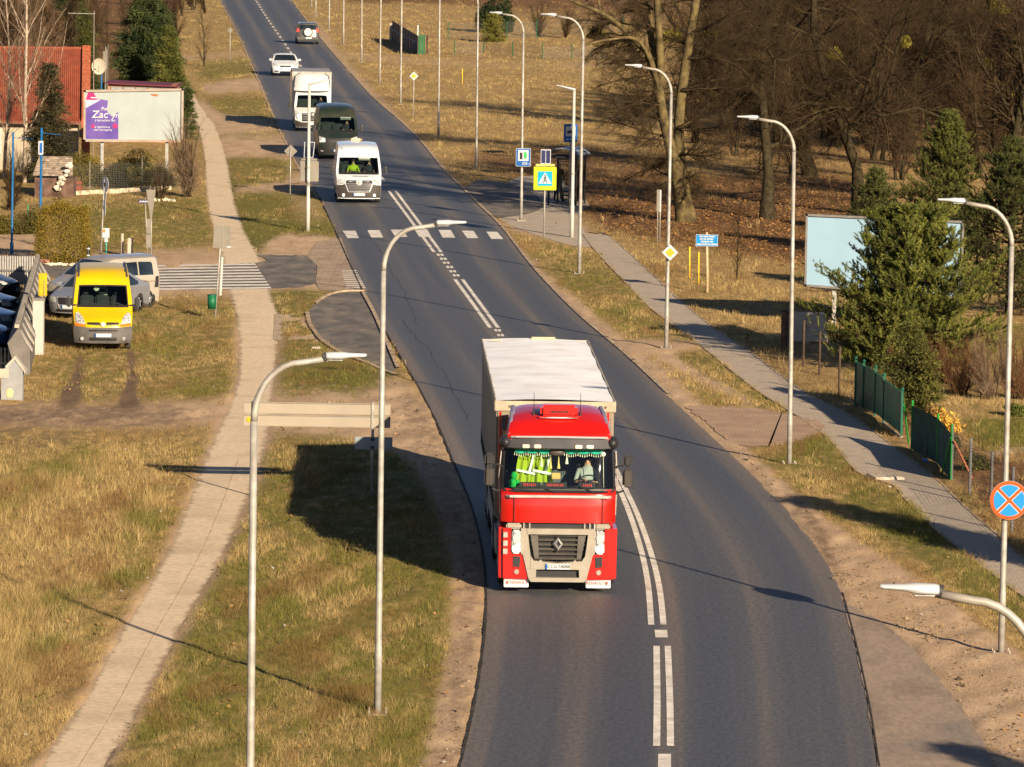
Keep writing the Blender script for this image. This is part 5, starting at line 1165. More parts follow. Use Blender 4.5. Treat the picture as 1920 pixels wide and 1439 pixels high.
def yellow_van():
    t = thing('delivery_van', 'bright yellow older high-roof van parked on the grass', 'van')
    P_ = paintm('yellow_paint', (.50, .335, .0), .35, coat=.3, dirt=(.45, .30, .05), da=.3)
    B = Body([(.06, .26), (0, .4), (.0, .72), (.05, .9), (.16, 1.0), (.75, 1.28), (.95, 1.40), (1.42, 2.02), (1.62, 2.22), (1.75, 2.3), (1.95, 2.42), (2.6, 2.5)], [(4.95, 2.48), (5.05, 2.4), (5.1, 1.2), (5.12, .5)], .3, (.85, 4.1), .38, hwfun(.96, 1.2, 2.5, .14, .05), round_f=.3, crown=.04)
    B.shell('body', P_, t, hole=(.84, 1.41, 2.0), zc=(.5, .8, 1.0, 1.2, 1.6, 2.2))
    B.fpatch([(-.84, 1.40), (.84, 1.40), (.84, 2.01), (-.84, 2.01)], 'windscreen', M_GLASS, t, .004)
    for pl, n_ in (([(-.88, 1.35), (.88, 1.35), (.86, 1.42), (-.86, 1.42)], 'scuttle'), ([(-.86, 1.99), (.86, 1.99), (.86, 2.03), (-.86, 2.03)], 'windscreen_trim'), ([(-.87, 1.38), (-.83, 1.38), (-.83, 2.02), (-.87, 2.02)], 'windscreen_trim'), ([(.83, 1.38), (.87, 1.38), (.87, 2.02), (.83, 2.02)], 'windscreen_trim')): B.fpatch(pl, n_, M_BLACK, t, .009)
    bu = mat('weathered_bumper', (.085, .08, .078), .7, var=.2)
    b = B.fpatch([(-1.02, .28), (1.02, .28), (1.02, .80), (.5, .77), (-.5, .77), (-1.02, .80)], 'bumper', bu, t, .04, nu=14, nv=6)
    for z0, z1, w_ in ((.66, .71, .50), (.38, .46, .48)): B.fpatch(rp(-w_, w_, z0, z1), 'air_slot', M_INK, b, .048, nu=8)
    for s_ in (-1, 1):
        g = B.fpatch([(s_*.10, .845), (s_*.56, .87), (s_*.54, .93), (s_*.12, .935)], 'grille_slot', M_INK, t, .014)
        h = B.fpatch([(s_*.60, .84), (s_*.97, .88), (s_*.93, 1.16), (s_*.84, 1.20), (s_*.70, 1.08)], 'headlight', M_LENS, t, .022, nu=5, nv=5)
        B.fpatch([(s_*.60, .80), (s_*.98, .82), (s_*.97, .90), (s_*.60, .865)], 'indicator', M_ORANGE, t, .028, nu=5)
        f_ = MB(); v = B.deform(s_*.74, 0, .42)+Vector((0, -.055, 0)); f_.tube([v, v+Vector((0, -.012, 0))], .055, 14); f_.build('fog_lamp', M_LENS, b)
        B.spatch([(.98, 1.42), (1.42, 1.96), (1.85, 1.96), (1.85, 1.42)], s_, 'side_window', M_GLASSD, t)
        for y in (.85, 4.1): wheel(t, s_*.80, y, .33, .2, M_DARK)
        mb = MB(); mb.tube([B.deform(s_*.92, y, z)+Vector((0, 0, .03)) for y, z in ((1.72, 2.27), (2.1, 2.45), (3.4, 2.49), (4.9, 2.48))], .035, 6, flat=1); mb.build('roof_gutter', M_DARK, t)
        mirror(t, s_, 1.10, .92, 1.52, (.16, .12, .34), M_BLACK)
    mb = MB(); mb.tube([(0, .03, .885), (0, -.02, .885)], .075, 16); mb.build('emblem', M_CHROME, t)
    plate(t, 0, -.075, .535); cabin(t, .85, .6, .9, seats=(-.5, .0, .5), wheelx=.46, zdash=1.25, depth=4.0); wipers(t, B, 1.41, ((-.05, -.75), (.7, .05)))
    mb = MB(); mb.add([(-.16, 2.25, 1.98), (.2, 2.25, 1.98), (.12, 2.27, 1.55), (-.08, 2.27, 1.55)], [(0, 1, 2, 3)]); mb.box((.02, 2.32, 1.76), (.3, .03, .42)); mb.build('rear_view_opening', mat('pale_lining', (.5, .52, .36), .8), t)
    mb = MB(); mb.add([(-.22, .95+.75, 1.96), (-.10, 1.7, 1.96), (-.16, 1.68, 2.0)], [(0, 1, 2)]); mb.ell((-.2, 1.62, 1.9), (.09, .02, .09)); mb.build('window_pendant', MATS['pale_lining'], t)
    return t
yv = yellow_van(); place(yv, 193, 660, 5.5); yv.location.z = 0; yv.scale = (.955,)*3

# ---- passenger cars
def car(name, label, paint, kind, group=None, lit=False, plate_txt=None, rear_detail=True):
    t = thing(name, label, 'car', group=group)
    if kind == 'sedan':
        fr = [(.08, .22), (0, .38), (.0, .55), (.05, .68), (.14, .74), (1.05, .93), (1.2, .97), (1.95, 1.38), (2.3, 1.45)]; re = [(3.1, 1.44), (3.9, 1.08), (4.15, 1.04), (4.65, 1.0), (4.76, .8), (4.77, .4)]; wh = (.92, 3.63); W = .91; ws = (.95, 1.37); H = 1.45
        win = [[(1.5, .98), (2.02, 1.33), (2.5, 1.37), (2.5, .98)], [(2.56, .98), (2.56, 1.37), (3.05, 1.35), (3.55, 1.08), (3.5, .98)]]
    elif kind == 'hatch':
        fr = [(.1, .2), (0, .36), (.02, .58), (.1, .72), (.25, .80), (.95, .98), (1.08, 1.02), (1.8, 1.40), (2.1, 1.47)]; re = [(3.3, 1.44), (3.9, 1.30), (4.15, .95), (4.3, .75), (4.33, .4)]; wh = (.88, 3.5); W = .91; ws = (1.0, 1.39); H = 1.47
        win = [[(1.45, 1.0), (1.95, 1.36), (2.5, 1.40), (2.5, 1.0)], [(2.56, 1.0), (2.56, 1.40), (3.3, 1.37), (3.7, 1.05)]]
    elif kind == 'suv':
        fr = [(.08, .28), (0, .45), (.02, .75), (.1, .95), (.95, 1.08), (1.1, 1.12), (1.75, 1.60), (2.1, 1.67)]; re = [(3.9, 1.66), (4.1, 1.60), (4.32, 1.1), (4.36, .75), (4.40, .6), (4.40, .38)]; wh = (.85, 3.45); W = .91; ws = (1.1, 1.59); H = 1.67
        win = [[(1.45, 1.14), (1.85, 1.55), (2.5, 1.58), (2.5, 1.14)], [(2.58, 1.14), (2.58, 1.58), (3.4, 1.57), (3.4, 1.14)], [(3.48, 1.18), (3.48, 1.56), (3.9, 1.55), (3.98, 1.2)]]
    else:  # mpv
        fr = [(.06, .24), (0, .4), (.02, .68), (.14, .84), (.3, .92), (.85, 1.10), (1.0, 1.18), (1.72, 1.70), (2.1, 1.80)]; re = [(3.95, 1.82), (4.05, 1.74), (4.12, 1.1), (4.12, .4)]; wh = (.78, 3.47); W = .86; ws = (1.16, 1.69); H = 1.82
        win = [[(1.22, 1.18), (1.75, 1.60), (2.12, 1.64), (2.12, 1.18)], [(2.26, 1.18), (2.26, 1.66), (3.02, 1.68), (3.02, 1.18)], [(3.08, 1.18), (3.08, 1.68), (3.72, 1.66), (3.78, 1.6), (3.80, 1.18)]]
    belt = win[0][0][1]; tp = .20 if kind != 'mpv' else .14
    B = Body(fr, re, .2, wh, .35, hwfun(W, belt-.05, H, tp, .05), round_f=.34, round_r=.34 if kind == 'sedan' else .2, crown=.07)
    B.shell('body', paint, t, zc=(.4, .6, .8, 1.0, 1.2))
    B.fpatch([(-.86, ws[0]+.02), (.86, ws[0]+.02), (.84, ws[1]-.01), (-.84, ws[1]-.01)], 'windscreen', M_GLASSD, t, .01, nu=10, nv=5)
    for s_ in (-1, 1):
        for w_ in win: B.spatch(w_, s_, 'side_window', M_GLASSD, t, .008)
        mirror(t, s_, W+.08, ws[0]+.35 if kind != 'hatch' else 1.3, belt+.06, (.2, .12, .14), paint, arm=False)
        for y in wh: wheel(t, s_*(W-.11), y, .315, .2)
    if kind == 'hatch':
        B.fpatch([(-.36, .60), (.36, .60), (.46, .64), (.42, .70), (-.42, .70), (-.46, .64)], 'grille', M_BLACK, t, .012, nu=9)
        B.fpatch([(-.45, .2), (.45, .2), (.4, .33), (-.4, .33)], 'air_intake', M_BLACK, t, .012, nu=8)
    elif kind == 'sedan':
        B.fpatch([(-.42, .50), (.42, .50), (.50, .70), (-.50, .70)], 'grille', M_BLACK, t, .014, nu=9)
        B.fpatch([(-.6, .26), (.6, .26), (.55, .34), (-.55, .34)], 'air_intake', M_BLACK, t, .014, nu=8)
        g = MB(); g.tube([B.deform(u, B.yf(z), z)+Vector((0, -.02, 0)) for u, z in ((-.52, .72), (-.44, .44), (-.38, .34), (.38, .34), (.44, .44), (.52, .72))], .012, 5); g.tube([(0, 0, .63), (0, -.04, .63)], .06, 14); g.build('grille_surround', M_CHROME, t)
    else:
        B.fpatch([(-.5, .55), (.5, .55), (.5, .66), (-.5, .66)], 'grille', M_BLACK, t, .014, nu=8)
        B.fpatch([(-.97, .24), (.97, .24), (.97, .42), (-.97, .42)], 'bumper', M_DARK if kind == 'suv' else paint, t, .015, nu=10)
    for s_ in (-1, 1):
        q = {'hatch': [(s_*.56, .66), (s_*.9, .70), (s_*.97, .86), (s_*.7, .80)], 'sedan': [(s_*.56, .54), (s_*.94, .56), (s_*.95, .72), (s_*.58, .70)], 'suv': [(s_*.6, .7), (s_*.95, .72), (s_*.95, .9), (s_*.64, .88)], 'mpv': [(s_*.5, .66), (s_*.95, .66), (s_*.97, .92), (s_*.80, .95), (s_*.58, .82)]}[kind]
        B.fpatch(q, 'headlight', M_LENS, t, .014, nu=5, nv=3)
        if kind == 'hatch': B.fpatch([(s_*.52, .28), (s_*.85, .30), (s_*.8, .38), (s_*.6, .36)], 'fog_lamp', M_BLACK, t, .014)
    plate(t, 0, -.03, .42 if kind != 'hatch' else .50, plate_txt)
    if kind == 'suv':
        B.fpatch([(-.80, 1.16), (.80, 1.16), (.76, 1.52), (-.76, 1.52)], 'rear_window', M_GLASSD, t, .012, rear=True, nu=8)
        mb = MB(); mb.tube([(0, 4.36, .95), (0, 4.52, .95)], [.36, .36], 26); mb.build('spare_wheel_rim', M_RUB, t, False)
        mb = MB(); mb.tube([(0, 4.48, .95), (0, 4.56, .95), (0, 4.585, .95)], [.32, .31, .26], 26); mb.build('spare_wheel_cover', mat('silver_cover', (.5, .5, .5), .35, .3), t, False)
        for s_ in (-1, 1):
            B.fpatch([(s_*.76, .98), (s_*.96, .98), (s_*.93, 1.26), (s_*.80, 1.26)], 'tail_light', mat('lit_tail_lamp', (.6, .02, .02), .3, emit=(1, .05, .03), es=1.2), t, .014, rear=True)
            mb = MB(); mb.tube([(s_*.68, 2.0, 1.69), (s_*.66, 2.2, 1.73), (s_*.66, 3.7, 1.73), (s_*.68, 3.9, 1.68)], .02, 5); mb.build('roof_rail', M_CHROME, t)
        mb = MB(); mb.rbox((0, 4.42, .46), (1.7, .1, .22), .04); mb.build('rear_bumper', MATS['silver_suv_paint'], t)
        mb = MB(); mb.rbox((0, 4.35, .27), (1.6, .2, .16), .04); mb.build('rear_skirt', M_BLACK, t)
        plate(t, -.05, 4.48, .50, None, rear=True)
    elif rear_detail:
        zw = .9 if kind != 'mpv' else 1.2
        for s_ in (-1, 1): B.fpatch([(s_*.78, zw-.1), (s_*.98, zw-.1), (s_*.98, zw+.16), (s_*.85, zw+.16)] if kind != 'mpv' else [(s_*.86, .72), (s_*.99, .72), (s_*.99, 1.12), (s_*.86, 1.12)], 'tail_light', M_RED, t, .012, rear=True)
    if kind == 'mpv':
        mb = MB(); mb.rbox((-.5, 2.4, 1.85), (.12, .1, .05), .02); mb.bar((.3, 2.0, 1.82), (.3, 1.9, 1.92), .012, .006, 5); mb.build('roof_aerial', M_DARK, t)
        for s_ in (-1, 1): B.spatch([(3.86, .72), (4.08, .72), (4.08, 1.12), (3.92, 1.12)], s_, 'tail_light', M_BLACK, t, .010); B.spatch([(1.1, .88), (3.9, .92), (3.9, .96), (1.1, .92)], s_, 'side_crease', MATS['beige_dark'], t, .010)
    return t
mat('beige_dark', (.20, .16, .11), .5); P_SUV = paintm('silver_suv_paint', (.085, .085, .08), .35, .5)
suv = car('off_road_car', 'silver off-road car driving away, spare wheel on its tailgate', P_SUV, 'suv'); 
dd_ = headline(576, 81, 545, 40); hp = P(577, 84); place(suv, 577, 84, -dd_ if False else (-dd_.x, -dd_.y)); v_ = Vector((-dd_.x, -dd_.y, 0)); suv.location = hp+v_*4.4; suv.location.z = .03
foc = car('hatchback_car', 'white hatchback coming towards the camera behind the box truck', paintm('white_car_paint', (.54, .56, .58)), 'hatch'); place(foc, 535, 144, headline(536, 144, 500, 84))
pas = car('saloon_car', 'silver saloon parked half hidden behind the yellow van', paintm('silver_paint', (.24, .25, .28), .35, .4), 'sedan'); place(pas, 129, 600, -20); pas.location.z = 0
mpv = car('people_carrier', 'beige-gold people carrier parked side-on behind the saloon', paintm('champagne_paint', (.36, .325, .275), .35, .3), 'mpv'); place(mpv, 97, 583, -50); mpv.scale = (.97,)*3; mpv.location.z = 0
for k, (nm, lb, cc_, kd, px_, py_, hd) in enumerate([
    ('parked_car', 'black parked car with pale windows, farthest of the row behind the striped wall', (.015, .017, .02), 'hatch', 34, 570, 78),
    ('parked_car', 'dark blue parked car with bright headlamp, second of the row behind the striped wall', (.02, .035, .06), 'sedan', 32, 603, 80),
    ('parked_car', 'blue-grey parked saloon, third of the row behind the striped wall', (.10, .15, .22), 'sedan', 33, 632, 80),
    ('parked_car', 'bright blue parked car, nearest of the row behind the striped wall', (.03, .09, .22), 'hatch', 20, 664, 82)]):
    c_ = car(nm, lb, paintm(f'car_paint_{k}', cc_, .3, .3), kd, group='cars parked behind the striped wall'); place(c_, px_, py_, hd); c_.location.z = 0

# ---- the red lorry
def lorry():
    t = thing('articulated_lorry', 'red articulated lorry with a pale curtain-sided trailer driving towards the camera', 'lorry')
    RED = paintm('red_cab_paint', (.42, .006, .003), .3, coat=.7, dirt=(.30, .02, .008), da=.12)
    BEI = mat('warm_silver_plastic', (.25, .225, .185), .45, .15, var=.08)
    # cab shell
    B = Body([(.0, 1.48), (0, 1.95), (.03, 2.08), (.12, 2.14), (.22, 2.6), (.34, 3.02), (.40, 3.2)], [(2.05, 3.2), (2.08, 1.48)], 1.48, (), .1, lambda z: 1.20-.05*max(0, (z-2.1)/1.1), round_f=.16, round_r=.02, crown=.0)
    B.deform = lambda u, y, z, e=0: Vector((u*(1.20-.045*max(0, (z-2.1)/1.1)+e), y+.22*abs(u)**7*max(0, 1-y/.8), z))
    B.shell('cab_body', RED, t, hole=(.965, 2.17, 3.0), zc=(1.7, 1.95, 2.14, 2.5, 2.8, 3.05))
    for pl in ([(-.965, 2.15), (.965, 2.15), (.965, 3.02), (-.965, 3.02)],): B.fpatch(pl, 'windscreen', glass_mat('clear_windscreen', (.80, .90, .86)), t, .004, nu=12, nv=6)
    for s_ in (-1, 1): B.fpatch([(s_*.96, 2.14), (s_*1.0, 2.14), (s_*1.0, 3.05), (s_*.96, 3.05)], 'windscreen_pillar', M_BLACK, t, .010)
    B.fpatch([(-.97, 2.10), (.97, 2.10), (.97, 2.18), (-.97, 2.18)], 'scuttle', M_BLACK, t, .012)
    # front panel
    for x in (-.92, .93): mb = MB(); mb.box((x, -.004, 1.75), (.012, .02, .52)); mb.build('panel_gap', M_INK, t)
    mb = MB(); mb.tube([(-1.08, .12, 2.02), (-1.02, -.01, 2.03), (-.5, -.03, 2.035), (.5, -.03, 2.035), (1.02, -.01, 2.03), (1.08, .12, 2.02)], .032, 8); mb.build('trim_bar', mat('brushed_trim', (.5, .42, .38), .4, .3), t)
    # neck under the cab
    mb = MB(); mb.box((0, .35, 1.42), (2.0, .5, .14)); mb.build('cab_suspension', M_BLACK, t)
    for x in (-.72, -.6, .55, .66, .76): mb = MB(); mb.bar((x, .06, 1.36), (x, .06, 1.48), .02, .02, 6); mb.build('spring_strut', M_GALV, t)
    for s_ in (-1, 1): mb = MB(); mb.rbox((s_*.93, .12, 1.40), (.32, .2, .12), .03); mb.build('step_cap', BEI, t)
    # lower front: red corners, silver surround, grille
    for s_ in (-1, 1):
        mb = MB(); mb.prism([(s_*1.23, .30), (s_*.60, .28), (s_*.66, .50), (s_*.72, .80), (s_*.78, .82), (s_*.96, .82), (s_*.98, 1.36), (s_*1.24, 1.36)] if s_ > 0 else [(s_*1.23, .30), (s_*1.24, 1.36), (s_*.98, 1.36), (s_*.96, .82), (s_*.78, .82), (s_*.72, .80), (s_*.66, .50), (s_*.60, .28)], .9, Matrix.Translation((0, .02, 0)))
        c = mb.build('corner_panel', RED, t); bm = bmesh.new(); bm.from_mesh(c.data); bmesh.ops.recalc_face_normals(bm, faces=bm.faces[:]); bmesh.ops.bevel(bm, geom=[e for e in bm.edges if abs(e.verts[0].co.x) > 1.2 and abs(e.verts[1].co.x) > 1.2 and e.verts[0].co.y < .1 and e.verts[1].co.y < .1], offset=.09, segments=4, affect='EDGES'); bm.to_mesh(c.data); bm.free(); smooth_angle(c, 30)
        mb = MB(); mb.rbox((s_*.875, .0, 1.08), (.185, .10, .50), .03); h = mb.build('headlight', M_LENS, t)
        mb = MB(); mb.tube([(s_*.875, -.04, .93), (s_*.875, -.06, .93)], .085, 16); mb.build('bulb', M_LIT, h)
        mb = MB(); mb.tube([(s_*.875, -.04, 1.17), (s_*.875, -.056, 1.17)], .075, 16); mb.ell((s_*.87, -.05, 1.04), (.03, .02, .025)); mb.build('lamp_reflector', M_CHROME, h)
        mb = MB(); mb.prism([(-.075, -.10), (.065, -.13), (.08, .10), (-.075, .11)] if s_ < 0 else [(-.065, -.13), (.075, -.10), (.075, .11), (-.08, .10)], .02, Matrix.Translation((s_*.86, .0, .66))); mb.build('air_duct', M_BLACK, t)
        mb = MB(); mb.tube([(s_*.86, .02, .44), (s_*.86, -.012, .44)], [.055, .05], 16); mb.build('fog_lamp', BEI, t)
        mb = MB(); mb.rbox((s_*.86, .1, .19), (.52, .03, .18), .012); fl = mb.build('mud_flap', M_PLATE, t)
        text('RENAULT', .095, mat('flap_red', (.42, .05, .03), .6), fl, (s_*.86+(.05 if s_ < 0 else -.06), .082, .205), sx=.92)
        mb = MB(); xx = s_*.86+(-.19 if s_ < 0 else .17); mb.prism([(-.03, .05), (0, .015), (.03, .05), (.03, .0), (0, -.055), (-.03, .0)], .004, Matrix.Translation((xx, .078, .205))); mb.build('flap_logo', MATS['flap_red'], fl)
        mb = MB(); mb.tube([(s_*.36, .06, .66), (s_*.36, -.02, .66)], .035, 12); mb.build('tow_cap', M_GALV, t)
    for k, z in enumerate((1.22, 1.04, .87)): mb = MB(); mb.box((-1.10, .012, z), (.09, .02, .11)); mb.build('step_opening', M_GALV, t)
    # silver surround as a frame
    mb = MB()
    for s_ in (-1, 1):
        pl = [(s_*.60, .98), (s_*.64, 1.36), (s_*.78, 1.36), (s_*.775, .84), (s_*.73, .80), (s_*.60, .27), (s_*.46, .27), (s_*.44, .62), (s_*.52, .70), (s_*.57, .78)]
        mb.prism(pl if s_ < 0 else pl[::-1], .25, Matrix.Translation((0, -.02, 0)))
    mb.prism([(-.64, 1.24), (.64, 1.24), (.66, 1.36), (-.66, 1.36)], .22, Matrix.Translation((0, -.035, 0)))
    mb.prism([(-.57, .78), (-.5, .68), (0, .635), (.5, .68), (.57, .78), (.57, .50), (-.57, .50)], .2, Matrix.Translation((0, -.03, 0)))
    mb.prism([(-.62, .33), (.62, .33), (.56, .24), (-.56, .24)], .25, Matrix.Translation((0, -.05, 0)))
    s2 = mb.build('bumper_surround', BEI, t); smooth_angle(s2, 30)
    mb = MB(); mb.box((0, .12, .42), (1.0, .05, .20)); mb.build('lower_grille', M_BLACK, t)
    mb = MB(); mb.box((0, .16, .98), (1.22, .06, .60)); g = mb.build('grille', M_INK, t)
    for k in range(6):
        z = .72+k*.098; w_ = .50+.02*k
        mb = MB(); mb.rbox((0, .06, z), (w_*2, .05, .046), .015, rx=.35); mb.build('grille_slat', mat('slat_grey', (.085, .078, .068), .45, .2), g)
    for s_ in (-1, 1): mb = MB(); mb.prism([(s_*.40, .72), (s_*.49, .74), (s_*.58, 1.22), (s_*.42, 1.22)][::(1 if s_ < 0 else -1)], .05, Matrix.Translation((0, .03, 0))); mb.build('grille_cheek', MATS['slat_grey'], g)
    mb = MB(); o4 = [(0, -.14), (.10, 0), (0, .14), (-.10, 0)]; i4 = [(0, -.065), (.045, 0), (0, .065), (-.045, 0)]
    vs = [(x, -.03, 1.04+z) for x, z in o4]+[(x*.62, -.075, 1.04+z*.62) for x, z in o4]+[(x, -.035, 1.04+z) for x, z in i4]; fs = []
    for k in range(4): q = (k+1) % 4; fs += [(k, q, 4+q, 4+k), (4+k, 4+q, 8+q, 8+k)]
    mb.add(vs, fs); mb.build('emblem', M_CHROME, t)
    mb = MB(); mb.prism([(x*1.25, 1.04+z*1.2) for x, z in o4], .03, Matrix.Translation((0, -.015, 0))); mb.build('emblem_base', M_BLACK, t)
    plate(t, 0, -.045, .565, 'CCG 54088')
    # visor, marker lamps, roof
    mb = MB()
    V1 = [(-1.16, .48), (-1.12, .22), (-.95, .12), (-.5, .06), (.5, .06), (.95, .12), (1.12, .22), (1.16, .48)]
    n = len(V1); vs = [(x, y+.10, 3.0) for x, y in V1]+[(x, y, 3.04) for x, y in V1]+[(x, y+.10, 3.26) for x, y in V1]; fs = [(i+k*n, i+1+k*n, i+1+(k+1)*n, i+(k+1)*n) for k in (0, 1) for i in range(n-1)]
    mb.add(vs, fs); v = mb.build('sun_visor', M_DARK, t); smooth_angle(v, 40)
    for x in (-.70, -.46, .40, .64): mb = MB(); mb.rbox((x, .075+(.02 if abs(x) > .5 else 0), 3.08), (.15, .06, .075), .012); mb.build('marker_lamp', mat('marker_lens', (.6, .5, .42), .2), t)
    mb = MB(); mb.tube([(-1.0, .22, 3.255), (-.9, .145, 3.265), (0, .10, 3.275), (.9, .145, 3.265), (1.0, .22, 3.255)], .035, 8, flat=.7); mb.build('chrome_strip', M_CHROME, t)
    for s_ in (-1, 1): mb = MB(); mb.ell((s_*1.12, .35, 3.14), (.13, .22, .14), 12, 8); mb.build('visor_end', M_BLACK, t, True)
    Rf = Body([(.16, 3.24), (.22, 3.34), (.55, 3.56), (1.0, 3.70), (1.5, 3.76)], [(1.95, 3.77), (2.0, 3.2)], 3.2, (), .1, None)
    Rf.deform = lambda u, y, z, e=0: Vector((u*(1.08-.10*max(0, (z-3.3)/.45)), y+.12*abs(u)**5*max(0, 1-y), z-.10*abs(u)**5*max(0, (z-3.3)/.45)))
    Rf.shell('roof_fairing', RED, t, zc=(3.34, 3.45, 3.6))
    for s_ in (-1, 1):
        mb = MB(); mb.tube([(s_*1.03, .3, 3.3), (s_*1.0, .7, 3.52), (s_*.96, 1.2, 3.66), (s_*.93, 1.9, 3.72)], .05, 6, flat=.6); mb.build('roof_side_strip', mat('bluish_grey_trim', (.22, .2, .27), .4, .2), t)
        mb = MB(); mb.prism([(1.9, 1.5), (2.35, 1.5), (2.3, 3.5), (1.9, 3.6)], .05, Matrix.Translation((s_*1.12+(0 if s_ > 0 else -.05), 0, 0))@Matrix.Rotation(math.pi/2, 4, 'Z')@Matrix.Scale(1, 4)); sd_ = mb.build('side_deflector', RED, t)
    mb = MB(); mb.rbox((0, .82, 3.76), (.78, .35, .26), .06); mb.box((0, .63, 3.64), (.84, .06, .03)); sg = mb.build('roof_sign_box', RED, t)
    mb = MB()
    for k in range(9): mb.box((-.17+k*.043, .640, 3.745), (.030 if k % 3 else .022, .006, .055))
    mb.build('sign_lettering', M_INK, sg)
    mb = MB(); mb.tube([(-.40, .62, 3.63), (0, .60, 3.625), (.40, .62, 3.63)], .014, 6); mb.build('sign_trim', M_PLATE, sg)
    for x in (-.52, .46): mb = MB(); mb.bar((x, .85, 3.6), (x, .85, 3.75), .03, .02, 6); mb.bar((x, .85, 3.74), (x, .9, 4.12), .008, .005, 4); mb.build('aerial', M_BLACK, t)
    # mirrors
    for s_ in (-1, 1):
        mb = MB(); mb.rbox((s_*1.45, .32, 2.42), (.22, .17, .42), .05); mb.rbox((s_*1.45, .32, 2.77), (.21, .16, .27), .05); m1 = mb.build('mirror', M_BLACK, t); smooth_angle(m1, 40)
        mb = MB(); mb.rbox((s_*1.45, .235, 2.40), (.15, .03, .34), .02); mb.build('mirror_back', mat('mirror_grey', (.035, .03, .024), .5), m1)
        mb = MB(); mb.tube([(s_*1.18, .36, 2.62), (s_*1.27, .34, 2.66), (s_*1.36, .34, 2.66)], .022, 6); mb.tube([(s_*1.18, .36, 2.12), (s_*1.28, .34, 2.10), (s_*1.38, .34, 2.14)], .022, 6); mb.build('mirror_arm', M_BLACK, m1)
        mb = MB(); mb.tube([(s_*1.21, .5, 1.6), (s_*1.24, .48, 2.4), (s_*1.20, .5, 2.95)], .018, 6); mb.build('grab_rail', M_GALV, t)
        mb = MB(); mb.box((s_*1.19, .95, 2.55), (.02, .8, .75)); mb.build('side_window', M_GLASSD, t)
    for x0, x1 in ((-.05, -.42), (.78, .45)): mb = MB(); mb.bar((x0, .05, 2.10), (x1, .12, 2.24), .018, .010, 5); mb.build('wiper', M_BLACK, t)
    # inside the cab
    mb = MB(); mb.rbox((0, .42, 2.08), (2.1, .5, .22), .05); mb.build('dashboard', M_BLACK, t)
    mb = MB(); mb.box((0, 1.75, 2.4), (2.2, .04, 1.5)); mb.box((0, 1.0, 1.6), (2.2, 1.5, .05)); mb.build('rear_curtain', mat('cab_lining', (.10, .11, .11), .9), t)
    for sx in (-.62, .66): mb = MB(); mb.rbox((sx, 1.1, 1.82), (.52, .5, .18), .05); mb.rbox((sx, 1.42, 2.30), (.5, .15, .85), .05); mb.build('seat', M_SEAT, t)
    c = Vector((.66, .62, 2.25)); mb = MB(); mb.tube([c+Vector((.23*math.cos(a), .16*math.sin(a), .15*math.sin(a))) for a in np.linspace(0, 2*math.pi, 19)], .016, 6, cap=False); mb.bar(c, c+Vector((0, -.1, -.22)), .04, .04, 6); mb.bar(c+Vector((-.22, 0, 0)), c+Vector((.22, 0, 0)), .015, .015, 5); mb.build('steering_wheel', M_BLACK, t)
    # pelmet with tassels
    mb = MB(); M_TEAL = mat('teal_cloth', (.02, .42, .30), .8, var=.15)
    for x0, x1 in ((-.92, -.18), (.12, .92)):
        N_ = 25; vs = []
        for i in range(N_): u = i/(N_-1); x = x0+(x1-x0)*u; vs += [(x, .36+.012*math.sin(i*1.3), 3.0), (x, .35+.012*math.sin(i*1.3), 2.93-.035*abs(math.sin(u*math.pi*3)))]
        mb.add(vs, [(2*i, 2*i+1, 2*i+3, 2*i+2) for i in range(N_-1)])
    pc = mb.build('pelmet', M_TEAL, t); mb = MB()
    for i in range(40):
        x = -.93+i*.0475
        if -.17 < x < .10: continue
        u = (x+.92)/.74 if x < 0 else (x-.12)/.8; z = 2.925-.035*abs(math.sin(u*math.pi*3)); mb.bar((x, .34, z), (x, .335, z-.06), .004, .011, 5)
    mb.build('tassels', mat('cream_tassel', (.75, .70, .55), .8), pc)
    mb = MB(); mb.ell((-.04, .30, 2.93), (.16, .05, .075), 14, 8); mb.build('cab_mirror', mat('mirror_brown', (.05, .04, .035), .5), t, True)
    for x, z, cc_ in ((-.36, 2.62, 'cream_tassel'), (-.17, 2.58, 'gold_cloth'), (.0, 2.58, 'gold_cloth'), (.17, 2.68, 'cream_tassel')):
        mat('gold_cloth', (.62, .45, .16), .8); mb = MB(); mb.tube([(x, .40, z+.27), (x, .40, z+.12), (x, .40, z)], [.004, .018, .036], 8); mb.build('hanging_pennant', MATS[cc_], t)
    mb = MB(); mb.rbox((-.05, .42, 2.42), (.18, .05, .13), .01); mb.build('note_holder', mat('kraft_card', (.62, .36, .12), .8), t)
    for x, w_ in ((-.60, .30), (-.08, .36), (.60, .20)):
        mb = MB(); mb.box((x, .17, 2.26), (w_+.14, .03, .11)); nb = mb.build('name_board', M_INK, t); mb = MB()
        for k in range(int(w_/.04)): mb.box((x-w_/2+.02+k*.04, .152, 2.26), (.022, .004, .055 if k % 3 else .045))
        mb.build('red_lettering', mat('red_led', (.25, .02, .02), .4, emit=(1, .05, .03), es=.25), nb)
    mb = MB(); mb.ell((-.93, .36, 2.42), (.07, .06, .09), 12, 8); mb.ell((-.95, .36, 2.26), (.11, .08, .10), 12, 8); mb.ell((-.86, .34, 2.30), (.05, .05, .05), 10, 6); mb.build('green_plush', mat('green_plush_cloth', (.01, .35, .05), .8), t, True)
    mb = MB(); mb.tube([(.95, .34, 2.2), (.93, .33, 2.9)], .007, 5); mb.ell((.93, .32, 2.9), (.05, .03, .05), 10, 6); mb.build('cord_ornament', MATS['cream_tassel'], t, True)
